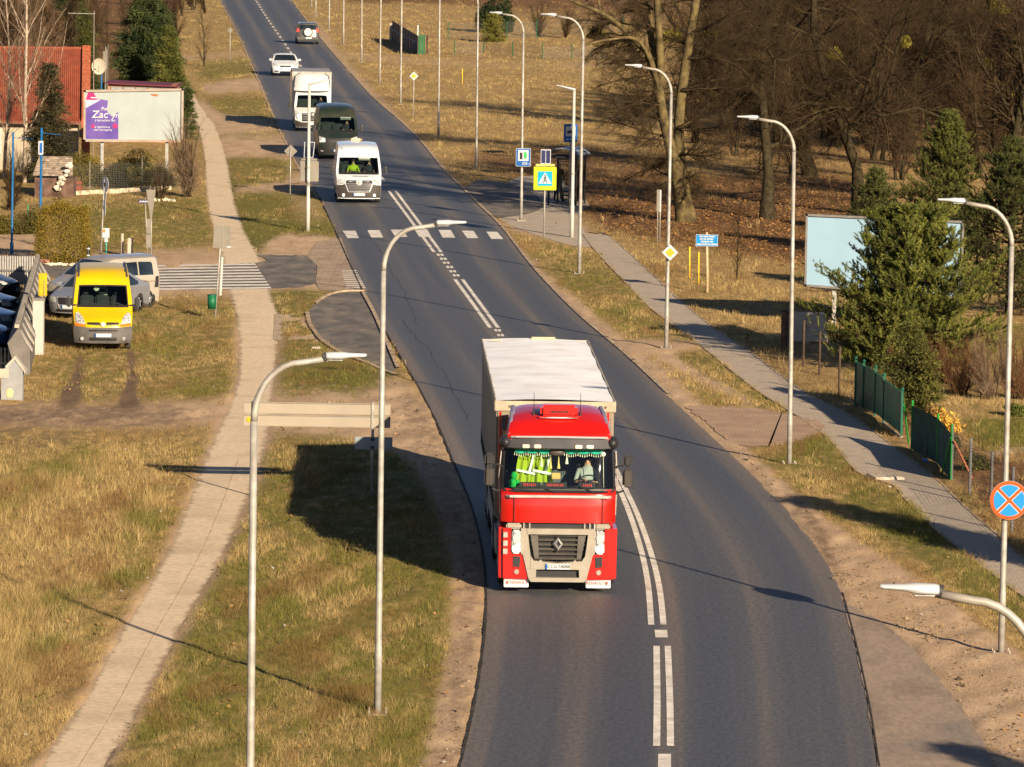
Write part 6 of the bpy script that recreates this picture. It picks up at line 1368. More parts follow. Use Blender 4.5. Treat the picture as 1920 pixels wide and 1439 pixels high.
    # tractor chassis and wheels
    for s_ in (-1, 1):
        wheel(t, s_*1.07, 1.35, .50, .30, M_GALV); wheel(t, s_*1.0, 5.0, .50, .5, M_GALV)
        for y in (10.2, 11.5, 12.8): wheel(t, s_*1.05, y, .50, .36, M_GALV)
        mb = MB(); mb.rbox((s_*1.12, 2.9, .75), (.25, 1.6, .6), .06); mb.build('fuel_tank', M_GALV, t)
        mb = MB(); mb.box((s_*1.17, 1.7, 1.05), (.06, 1.0, .9)); mb.build('step_panel', RED, t)
    mb = MB(); mb.box((0, 7.8, 1.0), (.9, 13.0, .3)); mb.build('chassis', M_DARK, t)
    # trailer
    TRL = mat('trailer_curtain', (.20, .17, .125), .7, var=.1, scale=.7, dirt=(.25, .2, .14), dirt_amt=.5); TRF = mat('trailer_roof_sheet', (.82, .83, .85), .6, var=.05, scale=.8, dirt=(.5, .46, .4), dirt_amt=.45)
    y0 = 2.75; y1 = 16.4
    mb = MB(); mb.rbox((0, (y0+y1)/2, 2.46), (2.52, y1-y0, 2.52), .03); tb = mb.build('trailer_body', TRL, t); smooth_angle(tb)
    # slightly sagging roof
    vs = []; fs = []; NX, NY = 13, 60
    for j in range(NY):
        for i in range(NX):
            u = i/(NX-1)*2-1; v = j/(NY-1); vs.append((u*1.27, y0+(y1-y0)*v, 3.735+.035*(1-u*u)+.010*math.cos(v*math.pi*44)*(1-u*u)-.006*math.sin(v*31+u*3)))
    for j in range(NY-1):
        for i in range(NX-1): a_ = j*NX+i; fs.append((a_, a_+1, a_+NX+1, a_+NX))
    mb = MB(); mb.add(vs, fs); rf = mb.build('trailer_roof', TRF, t, True)
    mb = MB(); mb.rbox((0, y0-.015, 3.63), (2.6, .06, .22), .015)
    for s_ in (-1, 1): mb.rbox((s_*1.275, (y0+y1)/2, 3.67), (.05, y1-y0, .16), .012)
    mb.rbox((0, y1, 3.67), (2.6, .05, .16), .012); mb.build('roof_rail', mat('cream_rail', (.34, .29, .21), .6), t)
    for k in range(11): mb = MB(); mb.rbox((-.97+k*.205, y0-.06, 3.63), (.045, .04, .05), .01); mb.build('roof_cleat', mat('cleat_brown', (.14, .10, .06), .6), t)
    mb = MB(); mb.rbox((-.95, y1-.6, 3.78), (.3, .05, .03), .01); mb.rbox((.2, y1-.1, 3.80), (.6, .12, .05), .02); mb.build('roof_tear', mat('tan_patch', (.45, .36, .24), .8), rf)
    mb = MB(); mb.box((0, y0+.02, 2.3), (2.4, .04, 2.2)); mb.build('trailer_bulkhead', M_PLATE, t)
    for s_ in (-1, 1):
        for k in range(22): mb = MB(); mb.box((s_*1.268, y0+.5+k*.61, 1.42), (.012, .04, .34)); mb.build('curtain_buckle', M_DARK, t)
        mb = MB(); mb.box((s_*1.22, 7.5, .85), (.03, 4.6, .5)); mb.build('side_guard', M_GALV, t)
    return t
tr = lorry()
fa, ra_ = P(1037, 752, 3.78), P(997.5, 633, 3.78); hd_ = (fa-ra_); hd_.z = 0; hd_.normalize()
org = fa+hd_*2.75; org.z = .03; org.x += .05; tr.location = org; tr.rotation_euler = (0, 0, math.atan2(hd_.x, -hd_.y)); bpy.context.view_layer.update()
print('lorry front px', proj(org))
seated('person', 'lorry driver in a pale shirt with folded forearms on the wheel', in_van(tr, .64, 1.18, 1.98), tr.rotation_euler.z, [M_SKIN, M_SHIRTW, M_JEANS], M_HAIRD, .98, lh=(-.06, -.40, .30), rh=(.12, -.40, .26))
def vest(x, lb, seed):
    r_ = random.Random(seed); mb = MB(); N_ = 15; M_ = 9; vs = []
    for j in range(M_):
        for i in range(N_):
            u = i/(N_-1)*2-1; v = j/(M_-1); w_ = .24*(.55+.45*v**.6); vs.append((u*w_, .05*math.sin(u*9+v*2)*(.3+v), -.62*v+.04*abs(u)*(v < .1)))
    fs = [(j*N_+i, j*N_+i+1, (j+1)*N_+i+1, (j+1)*N_+i) for j in range(M_-1) for i in range(N_-1)]; mb.add(vs, fs)
    t = thing('safety_vest', lb, 'vest', in_van(tr, x, .62, 2.86), tr.rotation_euler.z, 'vests hanging in the lorry cab'); mb.build('fabric', M_HIVIS, t, True)
    mb = MB(); mb.box((0, -.06, -.38), (.40, .01, .05), ry=.2); mb.box((.12, -.06, -.2), (.05, .01, .36), ry=.25); mb.build('reflective_band', mat('reflective_tape', (.72, .78, .72), .3, .2), t)
vest(-.68, 'yellow hi-vis vest hanging at the outer side of the lorry windscreen', 1); vest(-.34, 'yellow hi-vis vest hanging nearest the middle of the lorry cab', 2)
# ------------------------------------------------------------------ street lamps
def lamp_mesh(t, H=8.95, arm=1.45, sg=-1, pm=M_GALV, r0=.066, r1=.043, plinth=True):
    top = H-.95; mb = MB(); mb.tube([(0, 0, -.05), (0, 0, 1.2), (0, 0, 1.25), (0, 0, top*.6), (0, 0, top)], [r0, r0, r0*.92, r0*.78, r1*1.1], 12); mb.build('pole', pm, t, True)
    pts = [(0, 0, top)]+[(sg*(.62-.62*math.cos(a)), 0, top+.78*math.sin(a)) for a in np.linspace(.15, math.pi/2, 9)]+[(sg*(arm-.48), 0, H-.11)]
    mb = MB(); mb.tube(pts, [r1*1.1]*3+[r1*.95]*(len(pts)-3), 10); mb.build('arm', pm, t, True)
    x0 = arm-.52; mb = MB()
    secs = [(x0, .055, .045), (x0+.03, .075, .05), (x0+.22, .075, .05), (x0+.30, .055, .035), (x0+.50, .048, .025), (x0+.53, .035, .018)]
    vs = []; n = 12
    for k, (x, wy, wz) in enumerate(secs):
        for i in range(n): a = 2*math.pi*i/n; vs.append((sg*x, wy*1.5*math.cos(a), H-.08+.02*k/5+wz*math.sin(a)))
    fs = [(k*n+i, k*n+(i+1) % n, (k+1)*n+(i+1) % n, (k+1)*n+i) for k in range(5) for i in range(n)]+[tuple(range(n)), tuple(range(5*n, 6*n))]
    mb.add(vs, fs); h = mb.build('lamp_head', M_LAMPW, t, True); smooth_angle(h, 50)
    mb = MB(); mb.box((sg*(x0+.13), 0, H-.128), (.18, .10, .010)); mb.build('lamp_glass', M_LENS, h)
    mb = MB(); mb.tube([(sg*(x0-.03), 0, H-.10), (sg*(x0+.01), 0, H-.09)], .062, 10); mb.build('collar', M_DARK, h)
    mb = MB(); mb.rbox((0, r0-.01, .75), (.09, .03, .35), .01); mb.build('access_door', pm, t)
    if plinth:
        mb = MB(); mb.rbox((0, 0, .02), (.34, .34, .04), .01)
        for a in range(4): x, y = .15*(-1)**a, .15*(-1)**(a//2); mb.bar((x, y, .05), (x, y, .11), .02, .02, 6)
        mb.build('base_plate', M_POLEDULL, t)
LG = 'tall curved street lamps along the road'
L1 = thing('street_lamp', 'tall curved lamp carrying the round no-stopping sign, at the right edge', 'street lamp', loc0(1877, 1228), .0, LG); lamp_mesh(L1)
M_GLD = M_POLEDULL
rowl = [(1480, 873, 'tall curved lamp right of the red lorry, beside the blank blue billboard', 1), (1249, 655, 'tall curved lamp carrying the yellow-white diamond sign by the pavement', 1), (1086, 515, 'tall curved lamp just right of the white crossing lamp and bus shelter', 1.075), (977, 415, 'tall curved lamp carrying the charging-station sign left of the shelter', .985), (893, 318, 'tall curved lamp standing left of the one with the charging-station sign', 1),
        (822, 260, 'tall lamp post between the diamond sign on its own post and the next curved lamp', 1), (751, 197, 'tall lamp post just left of the small diamond sign, far roadside', 1), (712, 157, 'tall lamp post left of the brown board fence, beside the field track', 1), (678, 118, 'tall far lamp post where the field track meets the road', 1), (644, 86, 'tall far lamp post right of the off-road car', 1), (617, 58, 'tall far lamp post above the off-road car', 1), (592, 31, 'tall lamp post near the top of the picture', 1), (584, 12, 'farthest tall lamp post at the top edge', 1)]
for x_, y_, lb, k_ in rowl:
    o = dup(L1, loc0(x_, y_), R(rnd.uniform(-4, 4)), lb, k_); o.rotation_euler.x = R(rnd.uniform(-.4, .4)); o.rotation_euler.y = R(rnd.uniform(-.5, .25))
L2 = thing('street_lamp', 'tall galvanised lamp on the left verge, arm reaching over the road above the lorry', 'street lamp', loc0(708, 1341), 0, LG); lamp_mesh(L2, sg=1)
q = P(476, 790, 8.0); dup(L2, (q.x, q.y, 0), 0, 'nearest left lamp, its head just above the long sign board, foot below the frame')
q = P(1950, 1290, 8.0); o = dup(L1, (q.x, q.y, 0), R(-4), 'nearest lamp in the lower right corner, only its white head and arm in view')
# rather plain white crossing lamps with a short sloping arm
def crossing_lamp(label, px_, py_, sg):
    t = thing('crossing_lamp', label, 'street lamp', loc0(px_, py_), 0, 'white lamps at the zebra crossing')
    m_ = mat('white_pole_paint', (.40, .385, .35), .45, var=.06, dirt=(.36, .32, .27), dirt_amt=.3)
    mb = MB(); mb.tube([(0, 0, -.05), (0, 0, 1.3), (0, 0, 1.33), (0, 0, 5.95)], [.085, .085, .07, .055], 12); mb.build('pole', m_, t, True)
    mb = MB(); secs = [(-.05, .05, .05), (.05, .085, .055), (.35, .08, .045), (.72, .05, .02)]; vs = []; n = 10
    for x, wy, wz in secs:
        for i in range(n): a = 2*math.pi*i/n; vs.append((sg*x, wy*1.5*math.cos(a), 5.98+.22*x+wz*math.sin(a)))
    mb.add(vs, [(k*n+i, k*n+(i+1) % n, (k+1)*n+(i+1) % n, (k+1)*n+i) for k in range(3) for i in range(n)]+[tuple(range(n)), tuple(range(3*n, 4*n))]); h = mb.build('lamp_head', M_LAMPW, t, True); smooth_angle(h, 50)
    mb = MB(); mb.tube([(0, 0, 2.55), (0, 0, 2.62)], .085, 12); mb.build('collar', M_GALV, t); return t
crossing_lamp('white crossing lamp beside the bus shelter, sloping head to the left', 1072, 446, -1)
cl2 = crossing_lamp('white crossing lamp left of the road, in front of the box truck', 577, 434, 1)

# ------------------------------------------------------------------ signs
def post(t, h, r=.03, m_=M_GALV, name='post', x=0, lean=0): mb = MB(); mb.tube([(x, 0, -.05), (x+lean*h, 0, h)], r, 8); mb.build(name, m_, t, True)
def plate_sign(t, poly, z, m_, y=-.05, name='sign_plate', th=.012, x=0): mb = MB(); mb.prism([(p[0]+x, p[1]+z) for p in poly], th, Matrix.Translation((0, y, 0))); return mb.build(name, m_, t)
sq = lambda w_, h_: [(-w_/2, -h_/2), (w_/2, -h_/2), (w_/2, h_/2), (-w_/2, h_/2)]
def rsq(w_, h_, r=.04): 
    out = []
    for cx, cy, a0 in ((w_/2-r, -h_/2+r, -90), (w_/2-r, h_/2-r, 0), (-w_/2+r, h_/2-r, 90), (-w_/2+r, -h_/2+r, 180)):
        for k in range(5): a = R(a0+k*22.5); out.append((cx+r*math.cos(a), cy+r*math.sin(a)))
    return out
circ = lambda r, n=36: [(r*math.cos(2*math.pi*k/n), r*math.sin(2*math.pi*k/n)) for k in range(n)]
M_YEL = mat('sign_yellow', (.46, .30, .015), .45, var=.04); M_FLUO = mat('fluorescent_yellow', (.40, .44, .01), .4, var=.04); M_SBACK = mat('sign_back_grey', (.17, .155, .13), .55, .1, var=.1, scale=2, dirt=(.2, .17, .13), dirt_amt=.4)
M_ORG = mat('sign_orange', (.50, .055, .0), .4, var=.03); M_CYAN = mat('sign_cyan', (.0, .17, .50), .4, var=.03); M_TEALS = mat('crossing_blue', (.0, .26, .42), .4, var=.03)
M_GREEN = mat('green_paint', (.004, .09, .035), .5, var=.15)
# no-stopping disc on the first lamp (rests on the lamp: a thing of its own)
b0 = P(1877, 1228); h0 = hgt(1877, 1228, 937)
t = thing('no_stopping_sign', 'round orange-rimmed blue no-stopping sign with an X, on the right-hand lamp', 'road sign', (b0.x+.06, b0.y, h0))
plate_sign(t, circ(.385), 0, M_SBACK, -.12, 'backing'); plate_sign(t, circ(.375), 0, M_ORG, -.135, 'orange_disc')
for k in range(4):
    a0 = math.pi/4+k*math.pi/2; g_ = .042; pl = []
    r1 = .305
    for j in range(9): a = a0+math.asin(g_/r1)+(math.pi/2-2*math.asin(g_/r1))*j/8; pl.append((r1*math.cos(a), r1*math.sin(a)))
    am = a0+math.pi/4; pl.append((g_*1.414*math.cos(am), g_*1.414*math.sin(am)))
    c_ = Vector((sum(p[0] for p in pl)/len(pl), sum(p[1] for p in pl)/len(pl)))
    big = [((p[0]-c_.x)*1.09+c_.x, (p[1]-c_.y)*1.09+c_.y) for p in pl]
    plate_sign(t, big, 0, M_SIGNW, -.142, 'white_edge', .008); plate_sign(t, pl, 0, M_CYAN, -.149, 'blue_quarter', .008)
t.rotation_euler = (0, 0, R(3))
def bracket(t, z, y=-.03):
    mb = MB(); mb.tube([(0, .07, z), (0, -.1, z)], .02, 6); mb.build('bracket', M_GALV, t)
bracket(t, .12); bracket(t, -.12)
def diamond(name, label, loc, s_, on_post=None, back=False, rz=0, y=-.05):
    t = thing(name, label, 'road sign', loc, rz); d = s_/2*1.414; z = on_post or 0; dm = lambda q: [(-q, 0), (0, -q), (q, 0), (0, q)]
    if on_post: post(t, on_post+.15 if back else on_post, .03)
    if back: plate_sign(t, dm(d), z, M_SBACK, .03, 'sign_plate')
    else: plate_sign(t, dm(d), z, M_SIGNW, y, 'white_border'); plate_sign(t, dm(d*.60), z, M_YEL, y-.012, 'yellow_centre')
    return t
b0 = P(1249, 655); diamond('priority_sign', 'white-edged yellow diamond on the curved lamp by the pavement', (b0.x+.06, b0.y-.06, hgt(1249, 655, 473)), .36, y=-.12)
diamond('priority_sign', 'small white-edged yellow diamond on its own thin post in the straw field', loc0(775, 222), .36, on_post=hgt(775, 222, 143))
diamond('priority_sign', 'grey back of a diamond sign on a post by the left verge, before the crossing', loc0(544, 366), .42, on_post=hgt(544, 366, 284), back=True)
diamond('priority_sign', 'small pale back of a diamond sign beside the far left verge', loc0(431, 116), .30, on_post=hgt(431, 116, 57), back=True)
# charging / fuel sign on a lamp
b0 = P(977, 415); t = thing('charging_station_sign', 'blue sign with two pump symbols and 300 m, on a curved lamp', 'road sign', (b0.x+.05, b0.y-.08, hgt(977, 415, 295)))
plate_sign(t, rsq(.62, .76, .05), 0, M_SIGNW, -.10, 'rim'); plate_sign(t, rsq(.59, .73, .045), 0, M_BLUE, -.108, 'blue_field'); plate_sign(t, sq(.44, .46), .08, M_SIGNW, -.114, 'white_field', .006)
mb = MB(); mb.box((-.09, -.12, .06), (.11, .01, .28)); mb.box((-.13, -.121, .16), (.04, .01, .10)); mb.build('pump_symbol', M_INK, t); mb = MB(); mb.box((.08, -.12, .09), (.10, .01, .28)); mb.box((.14, -.121, .10), (.02, .01, .16)); mb.build('charger_symbol', mat('symbol_green', (.02, .35, .08), .5), t)
text('300', .16, M_SIGNW, t, (.06, -.115, -.26)); text('m', .10, M_SIGNW, t, (.25, -.115, -.27))
# bus stop sign
t = thing('bus_stop_sign', 'blue bus-stop sign above the shelter roof, half behind the white lamp', 'road sign', loc0(1071, 392)); z = hgt(1071, 392, 250); s_ = S(1071, 392)
post(t, z+.3, .03); t.location.x -= .08
plate_sign(t, rsq(.60, .80, .05), z, M_BLUE, -.05, 'blue_field'); plate_sign(t, sq(.42, .42), z+.08, M_SIGNW, -.057, 'white_field', .008)
mb = MB(); mb.rbox((0, -.062, z+.05), (.32, .01, .09), .02); mb.tube([(-.1, -.06, z-.01), (-.1, -.068, z-.01)], .03, 10); mb.tube([(.1, -.06, z-.01), (.1, -.068, z-.01)], .03, 10); mb.prism([(-.08, .17), (.0, .17), (-.04, .24)], .006, Matrix.Translation((0, -.064, z-.06))); mb.build('bus_symbol', M_INK, t)
mb = MB(); mb.box((-.14, -.056, z-.27), (.10, .006, .05)); mb.box((.08, -.056, z-.27), (.20, .006, .07)); mb.build('white_lettering', M_SIGNW, t)
# pedestrian crossing sign with solar panel
t = thing('pedestrian_crossing_sign', 'fluorescent yellow pedestrian-crossing sign topped by a small solar panel', 'road sign', loc0(1019, 446)); z = hgt(1019, 446, 335)
s_ = S(1019, 446); t.location.x += .02
post(t, z+.55, .032)
mb = MB(); mb.rbox((0, -.05, z), (.92, .10, .94), .02); mb.build('yellow_board', M_FLUO, t)
plate_sign(t, sq(.58, .58), z, M_TEALS, -.112, 'blue_field'); plate_sign(t, [(-.27, -.20), (.27, -.20), (0, .26)], z, M_SIGNW, -.12, 'white_triangle', .008)
mb = MB(); zz = z-.03; y = -.128
mb.ell((.01, y, zz+.155), (.028, .01, .03), 10, 6)
for a, b2, w_ in (((.01, .12), (0, -.0), .026), ((0, 0), (-.06, -.14), .018), ((0, 0), (.07, -.07), .018), ((.07, -.07), (.085, -.15), .014), ((.01, .10), (.07, .03), .012), ((0, .10), (-.06, .04), .012)): mb.bar((a[0], y, zz+a[1]), (b2[0], y, zz+b2[1]), w_, w_*.8, 6)
mb.build('walking_figure', M_INK, t)
mb = MB(); mb.rbox((0, -.02, z+.54), (.78, .22, .09), .02); mb.build('warning_light_box', mat('yellow_dusty', (.50, .42, .12), .6), t)
mb = MB(); mb.bar((.02, 0, z+.5), (.02, 0, z+.95), .025, .025, 6); mb.box((.02, -.05, z+.88), (.40, .03, .58), rx=-.15); sp2 = mb.build('solar_panel', M_SIGNW, t)
mb = MB(); mb.box((-.075, -.072, z+.88), (.165, .012, .52), rx=-.15); mb.box((.115, -.072, z+.88), (.165, .012, .52), rx=-.15); mb.build('solar_cells', mat('solar_cells', (.03, .035, .09), .2, .2), sp2)
# blue notice board on a wooden post
t = thing('notice_board', 'small blue board with four white text lines on a wooden post', 'sign', loc0(1326, 551)); z = hgt(1326, 551, 451); 
mb = MB(); mb.tube([(0, 0, -.1), (-.02, 0, z*.5), (-.06, 0, z+.28)], [.055, .05, .045], 8); mb.build('post', M_WOOD, t, True)
plate_sign(t, rsq(.78, .41, .01), z, M_SIGNW, -.06, 'board_rim', .012, x=-.05); plate_sign(t, sq(.755, .385), z, M_CYAN if False else mat('notice_blue', (.0, .18, .45), .4), -.067, 'blue_board', .008, x=-.05)
mb = MB(); r_ = random.Random(4)
for k, (w_, segs_) in enumerate(((.54, (.13, .17, .22)), (.50, (.12, .09, .23)), (.42, (.28, .02, .10)), (.72, (.18, .18, .08, .24)))):
    x = -.05-w_/2
    for sg_ in segs_:
        n_ = max(1, int(sg_/.026))
        for j in range(n_): mb.box((x+.012+j*sg_/n_, -.071, z+.14-k*.092), (sg_/n_*.72, .005, .060 if (j+k) % 3 else .052))
        x += sg_+.018
mb.build('white_lettering', M_SIGNW, t)
# backs of signs, left
t = thing('direction_sign', 'long cream back of a two-panel direction board across the driveway', 'direction sign', loc0(697, 934))
s_ = S(697, 934); zt = hgt(697, 934, 756); zb_ = hgt(697, 934, 803); xl = (455-697)/s_; xr = (730-697)/s_; hh = (zt-zb_)/2
CR = mat('cream_sign_back', (.27, .235, .185), .6, var=.05, scale=1, dirt=(.26, .21, .16), dirt_amt=.3)
post(t, zt+.02, .035, x=0); post(t, zt, .035, x=xl+.22)
for k in (0, 1):
    z = zb_+hh*(k+.5); mb = MB(); mb.rbox(((xl+xr)/2, -.05, z), (xr-xl, .03, hh*.93), .012); pb = mb.build('board', CR, t)
    mb = MB(); mb.box(((xl+xr)/2, -.03 if False else -.072, z+hh*.41), (xr-xl-.04, .012, .02)); mb.build('stiffening_edge', M_SBACK, pb)
for x in (0, xl+.22): mb = MB(); mb.box((x, -.085, (zt+zb_)/2), (.035 if x else .06, .03, zt-zb_)); mb.build('clamp_rail', M_DARK if x else M_GALV, t)
mb = MB(); mb.ell((xl+.14, -.075, zb_+hh*.55), (.07, .008, .07), 10, 6); mb.build('paint_splash', M_YEL, t)
z = hgt(697, 934, 831); mb = MB(); mb.rbox((.03, -.05, z), (.90, .02, .30), .03); mb.build('lower_board', mat('bluish_sign_back', (.22, .25, .27), .5, .1), t)
for q_ in (.1, -.1): mb = MB(); mb.tube([(0, -.02, z+q_), (0, -.08, z+q_)], .05, 8); mb.build('clamp', M_DARK, t)
t = thing('square_sign', 'grey back of a two-leaf square sign on a leaning post by the footpath', 'road sign', loc0(403, 598)); s_ = S(403, 598); zt = hgt(403, 598, 422)
mb = MB(); mb.tube([(0, 0, -.05), (.2, 0, zt+.02)], .03, 8); mb.build('post', M_GALV, t, True)
z = hgt(403, 598, 444)
plate_sign(t, [(-.14, -.37), (.14, -.37), (.15, .37), (-.10, .37)], z, M_SBACK, -.05, 'left_leaf', .015, x=.05); plate_sign(t, [(-.12, -.38), (.17, -.38), (.19, .36), (-.11, .36)], z, M_SBACK, -.06, 'right_leaf', .015, x=.31)
mb = MB(); mb.box((.44, -.07, z-.33), (.13, .01, .04)); mb.build('sticker', M_SIGNW, t)
mb = MB(); mb.tube([(.17, -.05, .35 if False else .78), (.22, -.05, 2.05)], .045, 8); mb.build('pvc_sleeve', M_WHITE, t)
t = thing('litter_bin', 'small green litter bin hanging on the leaning sign post', 'bin', (P(403, 598).x-.10, P(403, 598).y-.05, .33))
mb = MB(); mb.tube([(0, 0, 0), (0, 0, .45)], [.135, .15], 18); mb.build('bin_body', M_GREEN, t, True)
mb = MB(); mb.tube([(0, 0, .44), (0, 0, .475)], .16, 18); mb.build('rim', mat('dark_green', (.005, .08, .04), .5), t)
t = thing('warning_light_sign', 'grey back of a crossing board with empty solar frame, on the left white lamp', 'road sign', (cl2.location.x, cl2.location.y+.12, 0)); z = hgt(577, 434, 322); s_ = S(577, 434)
mb = MB(); mb.rbox((.03, .06, z), (.76, .10, .84), .02); mb.build('board_back', M_SBACK, t)
mb = MB(); mb.rbox((.02, .06, z+.48), (.66, .16, .09), .02); mb.build('warning_light_box', M_SBACK, t)
mb = MB(); c4 = [(-.19, z+.56), (.17, z+.56), (.23, z+1.18), (-.17, z+1.18)]
for k in range(4): a, b2 = c4[k], c4[(k+1) % 4]; mb.bar((a[0]+.0, .05, a[1]), (b2[0], .05, b2[1]), .016, .016, 5)
mb.build('solar_frame', M_SIGNW, t)
# give-way sign etc. at the side road
t = thing('give_way_sign', 'grey back of an inverted triangle sign with two boards under it, by the side road', 'road sign', loc0(283, 488)); s_ = S(283, 488); zt = hgt(283, 488, 356); post(t, zt, .03)
z = hgt(283, 488, 392)
plate_sign(t, [(0, -(z-hgt(283, 488, 420))), (.16, zt-z), (-.20, zt-z)], z, M_SBACK, -.05, 'triangle_back')
plate_sign(t, sq(.17, .58), hgt(283, 488, 425), M_SBACK, -.055, 'narrow_board', x=-.09); plate_sign(t, sq(.17, .52), hgt(283, 488, 424)-.55, M_SBACK, -.055, 'narrow_board', x=-.10)
t = thing('street_name_sign', 'small dark street-name plate with white lettering on a slim leaning post', 'sign', loc0(277, 478)); zt = hgt(277, 478, 378)
mb = MB(); mb.tube([(0, 0, -.05), (-.12, 0, zt+.1)], .02, 8); mb.build('post', M_GALV, t, True)
plate_sign(t, sq(.40, .15), zt, mat('dark_violet', (.03, .02, .06), .5), -.03, 'name_plate', .01, x=-.18); mb = MB()
for k in range(7): mb.box((-.31+k*.045, -.037, zt-.01+.01*(k % 2)), (.033, .006, .06))
mb.build('white_lettering', M_SIGNW, t)
t = thing('parking_sign', 'narrow white round sign seen nearly edge-on with two white plates below', 'road sign', loc0(189, 479)); zt = hgt(189, 479, 346); rz_ = R(62); t.rotation_euler = (0, 0, 0)
mb = MB(); mb.tube([(0, 0, -.05), (.12, 0, zt+.2)], .03, 8); mb.build('post', M_GALV, t, True)
fr_ = lambda x, z_: Matrix.Translation((x, -.05, z_))@Matrix.Rotation(R(-60), 4, 'Z')
mb = MB(); mb.prism(circ(.30), .012, fr_(.14, zt)); mb.build('round_plate', M_SIGNW, t); mb = MB(); mb.prism(sq(.14, .16), .012, fr_(.13, zt)@Matrix.Translation((0, -.012, 0))); mb.build('dark_symbol', M_INK, t)
mb = MB(); mb.prism(sq(.24, .26), .012, fr_(.13, zt-.43)); mb.build('small_plate', M_SIGNW, t); mb = MB(); mb.prism(sq(.28, .58), .012, fr_(.10, zt-.87)); mb.build('long_plate', M_SIGNW, t)
mb = MB()
for k in range(3): mb.prism(sq(.20, .02), .006, fr_(.13, zt-.36-k*.07)@Matrix.Translation((0, -.008, 0)))
mb.prism(sq(.06, .16), .006, fr_(.10, zt-.87)@Matrix.Translation((0, -.008, 0))); mb.build('dark_lettering', M_INK, t)
t = thing('marker_sign', 'small white box sign with an orange mark on a turquoise stick', 'sign', loc0(199, 478)); z = hgt(199, 478, 438)
post(t, z, .02, mat('turquoise', (.03, .35, .32), .5), 'stick'); mb = MB(); mb.rbox((-.02, -.03, z+.02), (.28, .04, .36), .01); mb.rbox((0, -.03, z-.25), (.13, .06, .15), .01); mb.build('white_box', M_SIGNW, t); mb = MB(); mb.box((-.08, -.054, z+.1), (.08, .01, .12)); mb.build('orange_mark', M_ORANGE, t)
M_CREAM = mat('cream_paint', (.36, .31, .25), .7, var=.08)
def bollard(name, label, px_, py_, yt, r, m_, sq_=False):
    t = thing(name, label, 'marker post', loc0(px_, py_)); h = hgt(px_, py_, yt); mb = MB()
    if sq_: mb.rbox((0, 0, h/2), (r*2.4, r*2.4, h), .03)
    else: mb.tube([(0, 0, -.05), (0, 0, h-.03), (0, 0, h)], [r, r, r*.8], 12)
    o = mb.build('post', m_, t); smooth_angle(o, 40); mb = MB(); mb.tube([(0, 0, h*.97), (0, 0, h)], r*1.03, 12); mb.build('cap', m_, t); return t, h
bollard('marker_post', 'thin white marker post behind the beige people carrier', 229, 480, 438, .055, M_CREAM)
bollard('concrete_post', 'broad cream concrete post right of the thin white one', 244, 482, 446, .09, M_CREAM, True)
t, h = bollard('bollard', 'black bollard with two white bands beside the hedge', 165, 494, 460, .07, M_INK)
for q_ in (.82, .45): mb = MB(); mb.tube([(0, 0, h*q_-.03), (0, 0, h*q_+.02)], .074, 12); mb.build('white_band', M_SIGNW, t)
M_YP = mat('yellow_gas_paint', (.72, .42, .02), .5, var=.08)
for px_, py_, yt, lb in ((1293, 522, 463, 'thin leaning yellow gas marker, left of the pair'), (1310, 535, 473, 'yellow gas marker, right of the pair beside the notice board'), (867, 161, 130, 'lone yellow marker in the straw field')):
    t = thing('marker_post', lb, 'marker post', loc0(px_, py_)); h = hgt(px_, py_, yt); mb = MB(); mb.tube([(0, 0, -.05), (-.02, 0, h)], [.02, .028], 8); mb.build('post', M_YP, t, True); mb = MB(); mb.tube([(-.02, 0, h-.12), (-.02, 0, h)], .033, 8); mb.build('cap', M_YP, t)
t = thing('information_board', 'narrow two-post information board with white-and-pink panel by the trees', 'sign', loc0(1234, 456)); zt = hgt(1234, 456, 356); z2 = hgt(1234, 456, 397)
for x in (-.04, .06): post(t, zt, .02, M_GALV, x=x)
mb = MB(); mb.rbox((-.03, -.03, (zt+z2)/2), (.13, .05, zt-z2), .01, rz=0); mb.build('grey_panel', M_SBACK, t); mb = MB(); mb.rbox((.06, -.03, (zt+z2)/2-.02), (.05, .06, zt-z2), .01); mb.build('pale_panel', mat('pinkish_white', (.62, .52, .50), .5), t)
M_BP = mat('blue_post_paint', (.008, .09, .24), .5, var=.12)
for px_, py_, yt, r, lb in ((22, 478, 248, .045, 'thin blue post at the left edge with a faint wire arm'), (75, 482, 240, .055, 'blue post carrying a small white-framed sign, beside the hedge')):
    t = thing('blue_post', lb, 'post', loc0(px_, py_)); h = hgt(px_, py_, yt); mb = MB(); mb.tube([(0, 0, -.05), (0, 0, .45), (0, 0, .5), (.03, 0, h)], [r*1.6, r*1.6, r, r*.8], 10); mb.build('pole', M_BP, t, True); mb = MB(); mb.bar((.03, 0, h-.2), (.75, .3, h-.27), .012, .008, 5); mb.build('wire_arm', M_BP, t)
    if r > .05:
        mb = MB(); mb.rbox((.01, -.06, h-.75), (.20, .04, .52), .02, rz=.5); sgn = mb.build('framed_sign', M_SIGNW, t); mb = MB(); mb.box((.02, -.095, h-.75), (.11, .012, .38), rz=.5); mb.build('blue_face', M_BLUE, sgn)

